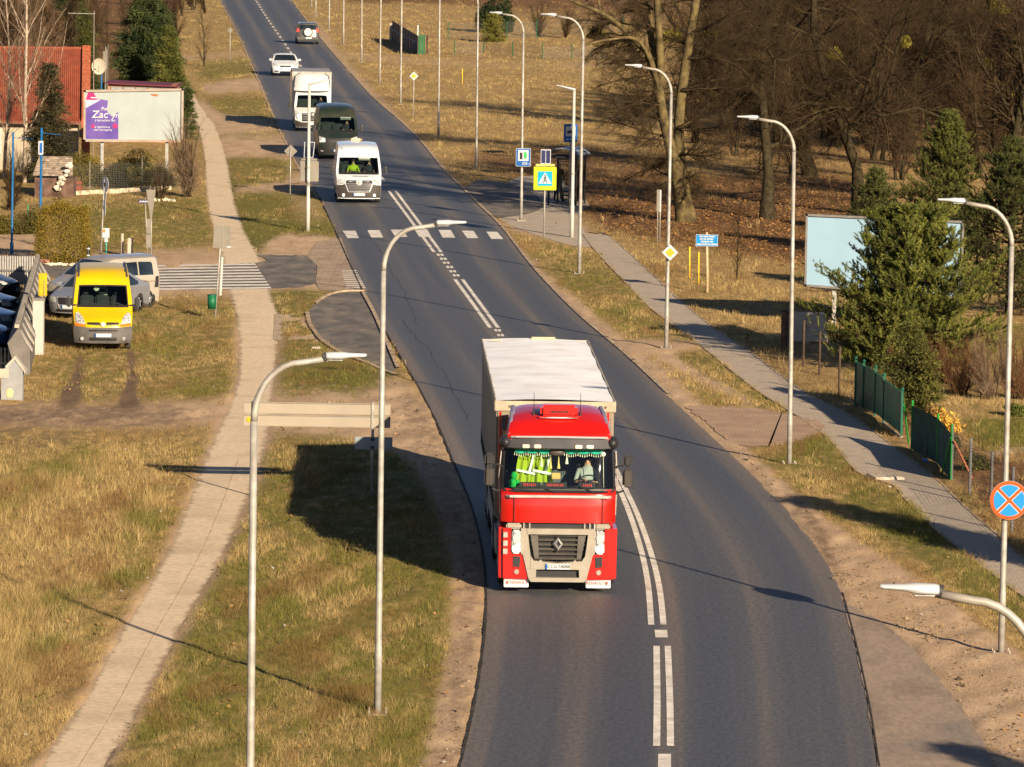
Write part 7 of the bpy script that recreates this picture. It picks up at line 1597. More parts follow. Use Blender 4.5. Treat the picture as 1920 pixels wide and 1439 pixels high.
# ------------------------------------------------------------------ billboards
def billboard(name, label, pxl, pxr, py, ytl, ytr, ybl, ybr, face_m, frame_m, posts, fw=.10):
    a, b2 = P(pxl, py), P(pxr, py); w_ = b2.x-a.x; t = thing(name, label, 'billboard', ((a.x+b2.x)/2, a.y, 0))
    zs = [hgt(pxl, py, ytl), hgt(pxr, py, ytr), hgt(pxr, py, ybr), hgt(pxl, py, ybl)]
    c4 = [(-w_/2, zs[3]), (w_/2, zs[2]), (w_/2, zs[1]), (-w_/2, zs[0])]
    mb = MB(); mb.prism(c4, .08, Matrix.Translation((0, 0, 0))); face = mb.build('panel', face_m, t)
    mb = MB()
    for k in range(4):
        p_, q_ = Vector((c4[k][0], -.03, c4[k][1])), Vector((c4[(k+1) % 4][0], -.03, c4[(k+1) % 4][1])); d = (q_-p_).normalized(); n_ = Vector((-d.z, 0, d.x))*fw
        e_ = d*(fw if k % 2 == 0 else 0)
        vs = [p_-d*0, q_, q_+n_, p_+n_]; vs = [v+Vector((0, y, 0)) for y in (-.06, .14) for v in vs]; mb.add(vs, [(0, 1, 2, 3), (7, 6, 5, 4), (0, 4, 5, 1), (1, 5, 6, 2), (2, 6, 7, 3), (3, 7, 4, 0)])
    mb.build('frame', frame_m, t)
    for x in posts: mb = MB(); mb.box((x, .16, zs[2]/2+.4), (.14, .14, zs[2]+.8)); mb.build('post', M_GALV, t)
    return t, c4
FM = mat('cream_frame', (.29, .25, .21), .6, var=.1, dirt=(.28, .12, .06), dirt_amt=.5); PF = mat('faded_panel', (.27, .31, .315), .6, var=.04, scale=.8, dirt=(.20, .20, .17), dirt_amt=.25)
t, c4 = billboard('billboard', 'weathered cream billboard with a torn purple poster on its left third', 156, 346, 338, 169, 164, 266, 264, PF, FM, (-1.45, 1.55))
W0 = c4[1][0]*2; z0 = min(c4[0][1], c4[1][1])+.06; H0 = c4[3][1]-z0-.08; x0 = -W0/2+.10
def bx(u, v): return (x0+u*W0/190, z0+H0*(1-v/92))   # u,v in photo pixels from the panel's top left
PUR = mat('poster_purple', (.045, .028, .17), .6, var=.25, scale=1.1, alt=(.12, .07, .27)); PNK = mat('poster_pink', (.32, .015, .12), .6, var=.1)
mb = MB(); pl = [bx(0, 16), bx(30, 14), bx(42, 16), bx(41, 26), bx(41, 38), bx(50, 46), bx(56, 44), bx(58, 39), bx(62, 38), bx(62, 89), bx(0, 89)]; mb.prism(pl[::-1], .008, Matrix.Translation((0, -.012, 0))); po = mb.build('torn_poster', PUR, t)
mb = MB(); mb.prism([bx(0, 15), bx(4, 1), bx(15, 2), bx(22, 15)], .008, Matrix.Translation((0, -.015, 0))); mb.build('pink_corner', PNK, po)
mb = MB(); mb.prism([bx(0, 16), bx(28, 15), bx(14, 23), bx(0, 31)], .004, Matrix.Translation((0, -.0165, 0))); mb.build('white_swoosh', mat('poster_pale', (.46, .40, .48), .6), po)
def ptext(s_, u, v, size, sx=1., sh=.15): q_ = bx(u, v); text(s_, size, M_SIGNW, po, (q_[0], -.018, q_[1]), sx=sx, shear=sh, align='LEFT')
ptext('Poł', 29, 32, .22); ptext('Zac', 11, 43, .48, 1.05); ptext('yn', 50, 43.5, .34); ptext('z karnetem fitn', 17, 53.5, .155); ptext('w tygodniowy', 16, 66, .13); ptext('plan treningowy', 15.5, 71.5, .13)
mb = MB(); mb.box((bx(15, 8)[0], -.02, bx(15, 11)[1]), (.28, .004, .05)); mb.build('white_caption', M_SIGNW, po)
for u, v in ((14, 65), (56, 64)): mb = MB(); q_ = bx(u, v); mb.prism(circ(.09 if u < 20 else .12, 16), .003, Matrix.Translation((q_[0], -.0155, q_[1]))); mb.build('pink_dot', PNK, po)
mb = MB(); q_ = bx(130, 3); mb.prism([(-.2, .02), (.22, 0), (.1, -.1), (-.1, -.06)], .004, Matrix.Translation((q_[0], -.012, q_[1]))); mb.build('rust_tear', mat('rust', (.28, .10, .03), .8), t)
t, c4 = billboard('billboard', 'large blank pale-blue billboard in a grey frame, partly behind the pine', 1506, 1798, 612, 401, 411, 537, 556, mat('pale_blue_panel', (.17, .28, .37), .55, var=.03, scale=.6, dirt=(.15, .245, .32), dirt_amt=.5), mat('grey_frame', (.13, .12, .11), .5, .1), (-1.6, 1.2), .07)
mb = MB(); mb.rbox((1.35, 0, c4[2][1]+.14), (.11, .08, .24), .01); mb.build('top_box', mat('pale_box', (.45, .42, .36), .6), t)

# ------------------------------------------------------------------ bus shelter, passenger, bench
b0 = P(1062, 384); t = thing('bus_shelter', 'small glazed bus shelter with a dark frame and curved ribbed roof', 'bus shelter', tuple(b0), R(-16))
zr_ = hgt(1068, 384, 292)
M_FR = mat('shelter_frame', (.03, .03, .033), .45, .2); GS = glass_mat('shelter_glass', (.80, .82, .80)); RFm = mat('shelter_roof', (.20, .22, .27), .3, .1)
for x in (-.62, .62):
    for y in (-.75, .75): mb = MB(); mb.box((x, y, zr_/2), (.08, .08, zr_)); mb.build('frame_post', M_FR, t)
for y in (-.75, .75): mb = MB(); mb.box((0, y, zr_-.04), (1.32, .07, .09)); mb.box((0, y, zr_-.22), (1.32, .04, .04)); mb.build('frame_beam', M_FR, t)
for x in (-.62, .62): mb = MB(); mb.box((x, 0, zr_-.04), (.07, 1.43, .09)); mb.build('frame_beam', M_FR, t)
mb = MB(); vs = []; N_ = 12
for k in range(N_+1):
    a = R(-50+100*k/N_); x = 1.02*math.sin(a); z = zr_+.05+1.30*(math.cos(a)-math.cos(R(50)))*.62
    for y in (-1.0, 1.0): vs += [(x, y, z), (x, y, z+.035)]
mb.add(vs, [(4*k, 4*k+2, 4*k+6, 4*k+4) for k in range(N_)]+[(4*k+1, 4*k+5, 4*k+7, 4*k+3) for k in range(N_)]+[(4*k, 4*k+4, 4*k+5, 4*k+1) for k in range(N_)]+[(4*k+2, 4*k+3, 4*k+7, 4*k+6) for k in range(N_)]); rf = mb.build('roof', RFm, t)
for k in (1, 3, 5, 7, 9, 11):
    a = R(-50+100*k/N_); mb = MB(); mb.bar((1.02*math.sin(a), -1.0, zr_+.09+1.30*(math.cos(a)-math.cos(R(50)))*.62), (1.02*math.sin(a), 1.0, zr_+.09+1.30*(math.cos(a)-math.cos(R(50)))*.62), .018, .018, 5); mb.build('roof_rib', M_FR, rf)
mb = MB(); mb.box((0, .75, zr_*.5), (1.16, .012, zr_*.84)); mb.build('back_pane', GS, t); mb = MB(); mb.box((.62, 0, zr_*.5), (.012, 1.4, zr_*.84)); mb.build('side_pane', GS, t)
mb = MB(); mb.box((.35, .74, 1.2), (.35, .02, .7)); mb.build('timetable', mat('timetable_grey', (.22, .24, .26), .6), t)
bn = thing('bench', 'small green-painted slatted seat in front of the bus shelter', 'bench', loc0(1061, 380), R(-16))
for z in (.12, .32, .50): mb = MB(); mb.rbox((0, 0, z), (.34, .22, .07), .01); mb.build('slat', M_GREEN, bn)
for x in (-.14, .14): mb = MB(); mb.box((x, .02, .26), (.04, .16, .52)); mb.build('leg', M_INK, bn)
# standing person behind the crossing sign
J = {'pel': (0, 0, .92, .14), 'sp1': (0, -.01, 1.10, .15), 'sp2': (0, -.04, 1.30, .17), 'neck': (0, -.07, 1.45, .06), 'head': (0, -.11, 1.58, .095, 1.15), 'top': (0, -.10, 1.67, .06), 'nose': (0, -.21, 1.57, .016)}
E = [('pel', 'sp1', 1), ('sp1', 'sp2', 1), ('sp2', 'neck', 1), ('neck', 'head', 0), ('head', 'top', 0), ('head', 'nose', 0)]
for s_, pre in ((-1, 'L'), (1, 'R')):
    J[pre+'sh'] = (s_*.18, -.04, 1.36, .07); J[pre+'el'] = (s_*.25, -.02, 1.10, .055); hd3 = (s_*.22, -.2, .95); J[pre+'wr'] = (*hd3, .03); E += [('sp2', pre+'sh', 1), (pre+'sh', pre+'el', 1), (pre+'el', pre+'wr', 1)]; hand(J, E, pre, hd3, (0, -.6, -.5), s_, 0, (0, 0, -.5))
    J[pre+'hip'] = (s_*.10, 0, .84, .10); J[pre+'kn'] = (s_*.13, -.03, .46, .07); J[pre+'an'] = (s_*.16, .02, .08, .05); J[pre+'to'] = (s_*.18, -.14, .04, .045); E += [('pel', pre+'hip', 2), (pre+'hip', pre+'kn', 2), (pre+'kn', pre+'an', 2), (pre+'an', pre+'to', 3)]
person('person', 'grey-haired person in dark coat waiting by the bus shelter behind the crossing sign', loc0(1046, 377), R(20), J, E, [M_SKIN, M_NAVY, M_JEANS, M_INK], M_HAIRG)
q = P(1047, 374); t = thing('shopping_bag', 'pale bag held in front by the waiting person', 'bag', (q.x+.10, q.y-.26, .48)); mb = MB(); mb.rbox((0, 0, .2), (.26, .12, .34), .04); mb.build('bag_body', mat('bag_cloth', (.36, .34, .30), .9), t); mb = MB(); mb.tube([(-.08, 0, .36), (-.05, 0, .50), (.05, 0, .50), (.08, 0, .36)], .012, 6); mb.build('handle', M_INK, t)
q = P(1031, 372); t = thing('walking_stick', 'thin white walking stick beside the waiting person', 'stick', (q.x, q.y-.1, 0)); mb = MB(); mb.tube([(0, 0, 0), (.02, .0, .88), (.05, 0, .93), (.1, 0, .91)], .012, 6); mb.build('shaft', M_WHITE, t, True)

# ------------------------------------------------------------------ fences
def wire_mat(name, c, cell=.08, th=.10):
    if name in MATS: return MATS[name]
    m_, t, b = nt(name); L = t.links.new; tc = t.nodes.new('ShaderNodeTexCoord'); br = t.nodes.new('ShaderNodeTexBrick'); br.offset = 0
    sp = t.nodes.new('ShaderNodeSeparateXYZ'); L(tc.outputs['UV'], br.inputs['Vector']); br.inputs['Scale'].default_value = 1; br.inputs['Brick Width'].default_value = cell; br.inputs['Row Height'].default_value = cell; br.inputs['Mortar Size'].default_value = cell*th; br.inputs['Mortar Smooth'].default_value = 0
    tr_ = t.nodes.new('ShaderNodeBsdfTransparent'); mx = t.nodes.new('ShaderNodeMixShader'); b.inputs['Base Color'].default_value = (*c, 1); b.inputs['Roughness'].default_value = .6
    L(br.outputs['Fac'], mx.inputs[0]); L(tr_.outputs[0], mx.inputs[1]); L(b.outputs[0], mx.inputs[2]); L(mx.outputs[0], t.nodes['Material Output'].inputs[0]); MATS[name] = m_; return m_
def net(t, pts, h, m_, name='wire_mesh', z0=.05):
    me = bpy.data.meshes.new(name); vs = []; fs = []; uvs = []; d = 0
    for i, p in enumerate(pts):
        if i: d += (Vector(p)-Vector(pts[i-1])).length
        vs += [(p[0], p[1], z0), (p[0], p[1], h)]; uvs.append(d)
    for i in range(len(pts)-1): fs.append((2*i, 2*i+2, 2*i+3, 2*i+1))
    me.from_pydata(vs, [], fs); uvl = me.uv_layers.new(name='uv')
    for i in range(len(pts)-1):
        for k, (a, b2) in enumerate(((uvs[i], z0), (uvs[i+1], z0), (uvs[i+1], h), (uvs[i], h))): uvl.data[i*4+k].uv = (a, b2)
    me.materials.append(m_); return link(bpy.data.objects.new(name, me), t)
def fence(name, label, posts, pm, nm, r=.03, netz=None, capm=None):
    """posts: (px, py, y of top)"""
    o0 = P(*posts[0][:2]); t = thing(name, label, 'fence', tuple(o0)); pts = []; hs = []
    for px_, py_, yt in posts:
        p_ = P(px_, py_)-o0; h = hgt(px_, py_, yt); pts.append((p_.x, p_.y, 0)); hs.append(h); mb = MB(); mb.tube([(p_.x, p_.y, -.05), (p_.x, p_.y, h)], r, 7); mb.build('post', pm, t)
    if nm: net(t, pts, min(hs) if netz is None else netz, nm)
    return t
GW = wire_mat('grey_wire', (.06, .058, .055), .08, .05); GRW = wire_mat('green_wire', (.01, .10, .05), .07, .16); SCREEN = mat('green_screen_cloth', (.005, .05, .024), .8, var=.3, scale=3)
M_BRP = mat('rusty_post', (.07, .045, .03), .8); M_GP = mat('bright_green_post', (.01, .22, .03), .5); M_SLATE = mat('slate_post', (.10, .10, .105), .6)
fence('wire_fence', 'dark wire fence with thin posts left of the big pine', [(1474, 655, 585), (1506, 690, 601), (1536, 707, 622), (1573, 744, 650), (1606, 765, 690)], M_BRP, GW, .035)
t = thing('gatepost', 'broad brown wooden gatepost beside the curved lamp', 'gatepost', loc0(1473, 655)); h = hgt(1473, 655, 585); mb = MB(); mb.rbox((0, .1, h/2), (.30, .22, h), .02); mb.build('post', mat('brown_boards', (.16, .09, .05), .8, var=.3, scale=6), t); mb = MB(); mb.rbox((0, .1, h+.02), (.34, .26, .05), .01); mb.build('cap', M_BRP, t)
t = thing('garden_wall', 'low white-rendered wall with a grey pilaster behind the wire fence', 'wall', loc0(1518, 645)); h = hgt(1518, 645, 586); mb = MB(); mb.box((.0, 0, h/2), (1.15, .2, h)); mb.build('render', mat('white_render', (.40, .35, .29), .9, var=.05), t); mb = MB(); mb.box((-.06, -.11, h/2), (.12, .05, h)); mb.build('pilaster', M_CONC, t); mb = MB(); mb.box((0, -.0, .04), (1.2, .24, .10)); mb.build('plinth', mat('red_plinth', (.14, .07, .05), .9), t)
# green gate / fence run
t = thing('gate_fence', 'dark green sheet-metal fence and double gate beside the pavement', 'fence', loc0(1603, 765)); o0 = P(1603, 765)
M_GSH = mat('green_sheet', (.006, .045, .027), .45, .1, var=.25, scale=2)
GP_ = [(1603, 765, 672), (1618, 772, 678), (1640, 782, 688), (1656, 795, 703), (1690, 822, 730)]
gp = [(P(a, b2)-o0, hgt(a, b2, c)) for a, b2, c in GP_]
for p_, h in gp: mb = MB(); mb.box((p_.x, p_.y, h/2), (.06, .06, h)); mb.ell((p_.x, p_.y, h), (.05, .05, .06), 8, 5); mb.build('post', mat('teal_green_post', (.01, .08, .05), .4, .1), t)
for i in (0, 1, 2, 3):
    (a, ha), (b2, hb) = gp[i], gp[i+1]; n_ = max(2, int((b2-a).length/.13)); mb = MB()
    for k in range(n_):
        u0, u1 = k/n_, (k+.62)/n_; p_, q_ = a.lerp(b2, u0), a.lerp(b2, u1); z_ = min(ha, hb)-.12+.05*(k % 2); mb.add([(p_.x, p_.y, .12), (q_.x, q_.y-.0, .12), (q_.x, q_.y, z_), (p_.x, p_.y, z_), (p_.x+.02, p_.y+.02, .12), (q_.x+.02, q_.y+.02, .12), (q_.x+.02, q_.y+.02, z_), (p_.x+.02, p_.y+.02, z_)], [(0, 1, 2, 3), (7, 6, 5, 4), (0, 4, 5, 1), (1, 5, 6, 2), (2, 6, 7, 3), (3, 7, 4, 0)])
    mb.build('gate_leaf' if i == 3 else 'panel', M_GSH, t)
mb = MB(); mb.bar((gp[3][0].x, gp[3][0].y-.1, .03), (gp[4][0].x, gp[4][0].y-.1, .03), .04, .04, 6); mb.build('threshold', M_CONC, t)
t = fence('screen_fence', 'green mesh fence screened with dark cloth between bright green posts', [(1709, 846, 751), (1757, 872, 776), (1783, 905, 795)], M_GP, None, .03)
net(t, [(0, 0, 0)]+[tuple(P(a, b2)-P(1709, 846)) for a, b2 in ((1757, 872), (1783, 905))], 1.2, SCREEN, 'screen_cloth'); 
q0 = P(1709, 846)
for a, b2 in (((1693, 750, 846), (1704, 835)), ((1781, 812, 905), (1765, 892))):
    p_ = P(a[0], a[2]); h = hgt(a[0], a[2], a[1]); e_ = P(*b2); mb = MB(); mb.bar((p_.x-q0.x, p_.y-q0.y, h*.9), (e_.x-q0.x, e_.y-q0.y, 0), .025, .025, 6); mb.build('brace', M_GP, t)
t = fence('wire_fence', 'grey-posted wire fence running to the right edge below the lawn', [(1784, 905, 797), (1818, 932, 822), (1858, 952, 848), (1897, 1000, 876), (1960, 1052, 925)], M_SLATE, GW, .035)
q0 = P(1784, 905); a = P(1824, 900); mb = MB(); mb.bar((.03, -.1, 1.05), (a.x-q0.x, a.y-q0.y, .0), .03, .03, 6); mb.build('brace', mat('rust_brown_post', (.30, .11, .06), .7), t)
t = thing('plastic_bag', 'crumpled bright blue plastic scrap under the green mesh fence', 'litter', loc0(1735, 868)); mb = MB(); r_ = random.Random(2); vs = [Vector((r_.gauss(0, .04), r_.gauss(0, .04), r_.uniform(0, .12))) for _ in range(16)]; bm = bmesh.new(); [bm.verts.new(v) for v in vs]; bmesh.ops.convex_hull(bm, input=bm.verts[:]); me = bpy.data.meshes.new('scrap'); bm.to_mesh(me); bm.free(); me.materials.append(mat('blue_plastic', (.02, .25, .60), .4)); link(bpy.data.objects.new('scrap', me), t)
# left: wire fence in front of the hedge, low plinth wall
fence('wire_fence', 'wire fence with thin posts in front of the dark hedge under the billboard', [(118, 362, 300), (168, 360, 302), (266, 358, 292), (362, 352, 300)], M_SBACK, GW, .025)
t = thing('low_wall', 'low pale stone kerb wall under the wire fence', 'wall', loc0(230, 362)); a, b2 = P(150, 366), P(330, 356); d_ = (b2-a); mb = MB(); mb.rbox((0, 0, .09), (d_.length, .18, .22), .03, rz=math.atan2(d_.y, d_.x)); mb.build('stones', mat('pale_rubble', (.44, .36, .26), .95, var=.3, scale=4, bump=.8), t)
for k, (px_, py_) in enumerate(((52, 428), (158, 418))):
    t = thing('marker_post', ('green fence post between the two blue posts', 'green fence post at the right side of the golden hedge')[k], 'post', loc0(px_, py_+5)); h = hgt(px_, py_+5, (384, 382)[k]); mb = MB(); mb.tube([(0, 0, -.05), (0, 0, h)], .03, 6); mb.build('post', mat('green_fence_post', (.03, .22, .09), .5), t); mb = MB(); mb.tube([(0, 0, h-.03), (0, 0, h)], .036, 6); mb.build('cap', MATS['green_fence_post'], t)
# far field fences
fence('field_fence', 'sparse green posts and wire in the far field, near row', [(852, 104, 76), (906, 104, 80), (961, 108, 78), (1017, 112, 80), (1072, 112, 82), (1128, 112, 86), (1184, 114, 88)], M_GREEN, GW, .035)
fence('field_fence', 'sparse green posts and wire in the far field, farther row behind the spruce', [(840, 73, 42), (895, 74, 40), (950, 72, 40), (1006, 72, 36), (1062, 66, 34), (1168, 62, 30)], M_GREEN, GW, .035)
# leaning brown board fence panels in the field
t = thing('board_fence', 'dark brown board fence with a white end post, standing in the far straw field', 'fence', loc0(735, 78)); q0 = P(735, 78); a, b2 = P(735, 76), P(783, 104); M_BF = mat('brown_slat_fence', (.05, .032, .022), .8, var=.35, scale=2)
hA, hB = hgt(735, 76, 40), hgt(783, 104, 68); 
for k in range(10):
    u0, u1 = k/10, (k+.93)/10; p_, q_ = (a-q0).lerp(b2-q0, u0), (a-q0).lerp(b2-q0, u1); h1 = hA+(hB-hA)*u0; mb = MB(); mb.add([(p_.x, p_.y, 0), (q_.x, q_.y, 0), (q_.x, q_.y, h1), (p_.x, p_.y, h1), (p_.x+.06, p_.y+.06, 0), (q_.x+.06, q_.y+.06, 0), (q_.x+.06, q_.y+.06, h1), (p_.x+.06, p_.y+.06, h1)], [(0, 1, 2, 3), (7, 6, 5, 4), (0, 4, 5, 1), (1, 5, 6, 2), (2, 6, 7, 3), (3, 7, 4, 0)]); mb.build('board', M_BF, t)
mb = MB(); a_ = a-q0; b_ = b2-q0; mb.bar((a_.x, a_.y-.03, hA*.55), (b_.x, b_.y-.03, hB*.62), .05, .05, 4); mb.build('rail', M_INK, t)
mb = MB(); mb.rbox((-.10, -.1, .75), (.22, .18, 1.45), .03); mb.build('white_end_post', M_CREAM, t)
t = thing('gate_fence', 'short green sheet gate panel at the right end of the brown board fence', 'gate', loc0(790, 103)); h = hgt(790, 103, 66); 
for k in range(4): mb = MB(); mb.box((-.15+k*.12, .1*k, h/2), (.10, .05, h)); mb.build('sheet', M_GREEN, t)
mb = MB(); mb.bar((-.22, 0, 0), (-.22, 0, h+.75), .035, .035, 6); mb.build('post', M_GREEN, t); mb = MB(); mb.rbox((-.28, -.02, h+.3), (.12, .04, .9), .02); mb.build('white_cloth', M_SIGNW, t)
mb = MB(); mb.box((.42, .3, h/2-.05), (.14, .4, h)); mb.build('dark_side', M_BF, t)

# ------------------------------------------------------------------ left yard: striped wall, pillars, fence panel
t = thing('boundary_wall', 'dark wall with a pitched coping of pale slanting battens running away from the camera', 'wall', loc0(33, 706)); o0 = P(33, 706); e1 = P(72, 560)-o0; L_ = e1.length
ang = math.atan2(e1.x, e1.y); t.rotation_euler = (0, 0, -ang); zw = 1.02; zr2 = 1.42
mb = MB(); mb.prism([(-.02, 0), (.36, 0), (.36, zw-.25), (.02, zr2), (-.30, zw-.05)], L_, Matrix.Translation((0, 0, 0))); mb.build('wall_core', mat('dark_wall', (.12, .11, .10), .8, var=.15, scale=2), t)
for k in range(13):
    y = .1+k*(L_-.4)/12.5; mb = MB(); mb.add([(-.02, y, zr2+.05), (-.02, y+L_/40, zr2+.05), (.42, y+L_/40, zw-.26), (.42, y, zw-.26), (-.02, y, zr2-.0), (-.02, y+L_/40, zr2-.0), (.42, y+L_/40, zw-.32), (.42, y, zw-.32)], [(0, 1, 2, 3), (7, 6, 5, 4), (0, 4, 5, 1), (1, 5, 6, 2), (2, 6, 7, 3), (3, 7, 4, 0)]); mb.build('batten', mat('pale_batten', (.34, .31, .27), .7), t)
mb = MB(); mb.box((-.03, L_/2, zr2+.05), (.13, L_, .10)); mb.build('ridge_beam', mat('beige_beam', (.34, .30, .23), .7, var=.15), t)
t = thing('gate_pillar', 'grey pillar with a pitched white-edged cap at the near end of the striped wall', 'pillar', loc0(22, 752)); s_ = S(22, 752); h = hgt(22, 752, 690); hp = hgt(22, 752, 672)
mb = MB(); mb.prism([(-.30, 0), (.30, 0), (.30, h-.05), (.08, hp), (-.30, h-.10)], .35, Matrix.Translation((0, 0, 0))); mb.build('shaft', mat('grey_pillar', (.22, .225, .23), .8, var=.08), t)
mb = MB(); mb.add([(.08, -.03, hp+.06), (.38, -.03, h-.06), (.38, -.03, h-.16), (.08, -.03, hp-.03), (-.16, -.03, h-.03), (-.18, -.03, h+.05), (.08, .38, hp+.06), (.38, .38, h-.06), (.38, .38, h-.16), (.08, .38, hp-.03), (-.16, .38, h-.03), (-.18, .38, h+.05)], [(0, 1, 2, 3), (0, 3, 4, 5), (6, 9, 8, 7), (6, 11, 10, 9), (0, 6, 7, 1), (5, 11, 6, 0), (1, 7, 8, 2)]); mb.build('coping', mat('pale_coping', (.36, .33, .28), .7), t)
mb = MB(); mb.box((-.22, -.012, h-.16), (.26, .02, .26)); mb.build('cream_patch', M_CREAM, t); mb = MB(); mb.ell((-.06, -.004, .22), (.11, .015, .14), 10, 6); mb.build('stain', mat('beige_stain', (.48, .36, .2), .9), t)
t = thing('gate_pillar', 'white rendered pillar standing beside the striped wall', 'pillar', loc0(71, 668)); s_ = S(71, 668); h = hgt(71, 668, 563); mb = MB(); mb.box((0, .17, h/2), (.32, .34, h)); mb.build('shaft', mat('pillar_white', (.36, .34, .31), .85, var=.05, dirt=(.38, .31, .25), dirt_amt=.3), t); mb = MB(); mb.rbox((0, .17, h+.02), (.38, .40, .07), .01); mb.build('cap', M_SBACK, t)
t = thing('meter_box', 'yellow upright box on the wall behind the white pillar', 'box', loc0(79, 650)); z = hgt(79, 650, 556); z2 = hgt(79, 650, 513); mb = MB(); mb.rbox((0, .1, (z+z2)/2), (.26, .16, z2-z), .02); mb.build('housing', mat('box_yellow', (.44, .28, .005), .45), t); mb = MB(); mb.bar((.05, .0, z), (.05, .0, z2-.2), .01, .01, 4); mb.bar((0, .1, 0), (0, .1, z), .04, .04, 6); mb.build('support', M_GALV, t)
def bars(t, x0, x1, h, n, z0=.1, name='bar', m_=M_GALV):
    for k in range(n): x = x0+(x1-x0)*k/(n-1); mb = MB(); mb.box((x, 0, (z0+h)/2), (.03, .03, h-z0)); mb.build(name, m_, t)
t = thing('bar_fence', 'white sheet fence panel with upright bars at the back of the car yard', 'fence', loc0(32, 553)); h = hgt(32, 553, 480); w2 = 64/S(32, 553)/2; mb = MB(); mb.box((0, .08, h*.62), (w2*2, .04, h*.72)); mb.build('white_sheet', M_WHITE, t); bars(t, -w2, w2, h, 15); mb = MB(); mb.box((0, -.02, h*.62), (w2*2, .03, .05)); mb.box((0, -.02, .2), (w2*2, .03, .05)); mb.build('rail', M_SLATE, t)
t = thing('bar_fence', 'short low railing of upright bars beside the grey pillar', 'fence', loc0(14, 700)); h = hgt(14, 700, 652); bars(t, -.30, .26, h, 6); mb = MB(); mb.box((0, -.02, .3), (.6, .03, .04)); mb.build('rail', M_GALV, t)
t = thing('rubble_pile', 'heap of reddish bricks beside the yard fence end', 'rubble', loc0(76, 496)); mb = MB(); r_ = random.Random(8)
for k in range(26): mb.box((r_.uniform(-.25, .25), r_.uniform(-.3, .3), .05+.10*r_.random()), (.22, .12, .07), rz=r_.uniform(0, 3), rx=r_.uniform(-.3, .3))
mb.build('bricks', mat('dusty_brick', (.36, .17, .11), .95, var=.3), t)
tag(t, kind=None)
t = thing('rubble_pile', 'row of pale stones along the side road below the hedge', 'rubble', loc0(122, 498)); mb = MB()
for k in range(40): mb.rbox((r_.uniform(-.65, .75), r_.uniform(-.3, .3), .04), (r_.uniform(.08, .2), r_.uniform(.08, .2), r_.uniform(.05, .11)), .03, rz=r_.uniform(0, 3))
mb.build('stones', mat('white_stones', (.58, .50, .38), .95, var=.25), t)
t = thing('rubble_pile', 'scattered pale boulders on the grass below the stone kerb wall', 'rubble', loc0(310, 378)); mb = MB()
for k in range(14): mb.rbox((r_.uniform(-.7, .8), r_.uniform(-.5, .3), .06), (r_.uniform(.1, .35), r_.uniform(.1, .2), r_.uniform(.06, .18)), .05, rz=r_.uniform(0, 3))
mb.build('stones', MATS['white_stones'], t)

# ------------------------------------------------------------------ red-roofed house, lean-to, flat-roofed shed, aerial mast, dish
t = thing('house', 'house with a large orange-red tiled roof and brick gable at the left edge', 'house', loc0(60, 322), R(4.8)); b0 = P(60, 322); s_ = S(60, 322)
def roofm():
    m_, tt, b = nt('orange_roof_tiles'); L = tt.links.new; tc = tt.nodes.new('ShaderNodeTexCoord'); wv_ = tt.nodes.new('ShaderNodeTexWave'); wv_.inputs['Scale'].default_value = 3.2; wv_.bands_direction = 'X'; wv_.inputs['Distortion'].default_value = .3
    br = tt.nodes.new('ShaderNodeTexNoise'); br.inputs['Scale'].default_value = 2; br.inputs['Detail'].default_value = 6; L(tc.outputs['Object'], wv_.inputs['Vector']); L(tc.outputs['Object'], br.inputs['Vector'])
    cr = tt.nodes.new('ShaderNodeValToRGB'); e = cr.color_ramp.elements; e[0].position = .3; e[0].color = (.19, .038, .017, 1); e[1].position = .7; e[1].color = (.28, .065, .028, 1); L(br.outputs[0], cr.inputs[0])
    mx = tt.nodes.new('ShaderNodeMix'); mx.data_type = 'RGBA'; mx.blend_type = 'MULTIPLY'; mx.inputs[0].default_value = .35; L(cr.outputs[0], mx.inputs[6]); L(wv_.outputs[0], mx.inputs[7]); L(mx.outputs[2], b.inputs['Base Color']); b.inputs['Roughness'].default_value = .7
    bp = tt.nodes.new('ShaderNodeBump'); bp.inputs['Strength'].default_value = .6; bp.inputs['Distance'].default_value = .05; L(wv_.outputs[0], bp.inputs['Height']); L(bp.outputs[0], b.inputs['Normal']); return m_
RM = roofm(); xr2 = (152-60)/s_; xl2 = -4.5; he = 2.6; hr = 5.6; dp = 6.0
mb = MB(); mb.box(((xl2+xr2)/2, dp, he/2), (xr2-xl2-.3, dp*2-.2, he)); mb.add([(xr2-.18, .1, he), (xr2-.18, dp*2-.1, he), (xr2-.18, dp, hr-.15)], [(0, 1, 2)]); mb.build('wall', mat('house_render', (.32, .27, .20), .9, var=.08), t)
mb = MB(); mb.add([(xl2, -.35, he-.18), (xr2, -.35, he-.18), (xr2, dp, hr), (xl2, dp, hr), (xl2, -.35, he-.30), (xr2, -.35, he-.30), (xr2, dp, hr-.12), (xl2, dp, hr-.12)], [(0, 1, 2, 3), (4, 7, 6, 5), (0, 4, 5, 1), (1, 5, 6, 2)]); mb.add([(xl2, dp*2+.35, he-.18), (xr2, dp*2+.35, he-.18), (xr2, dp, hr), (xl2, dp, hr)], [(3, 2, 1, 0)]); rf = mb.build('roof', RM, t)
mb = MB(); mb.bar((xl2, dp, hr+.02), (xr2, dp, hr+.02), .09, .09, 8); mb.build('ridge_tiles', RM, rf)
mb = MB(); mb.box((xr2/2+xl2/2, -.36, he-.28), (xr2-xl2, .12, .10)); mb.build('gutter', mat('brown_gutter', (.12, .05, .03), .5), t)
BR_ = mat('brick_gable', (.30, .085, .04), .9, var=.2, scale=6)
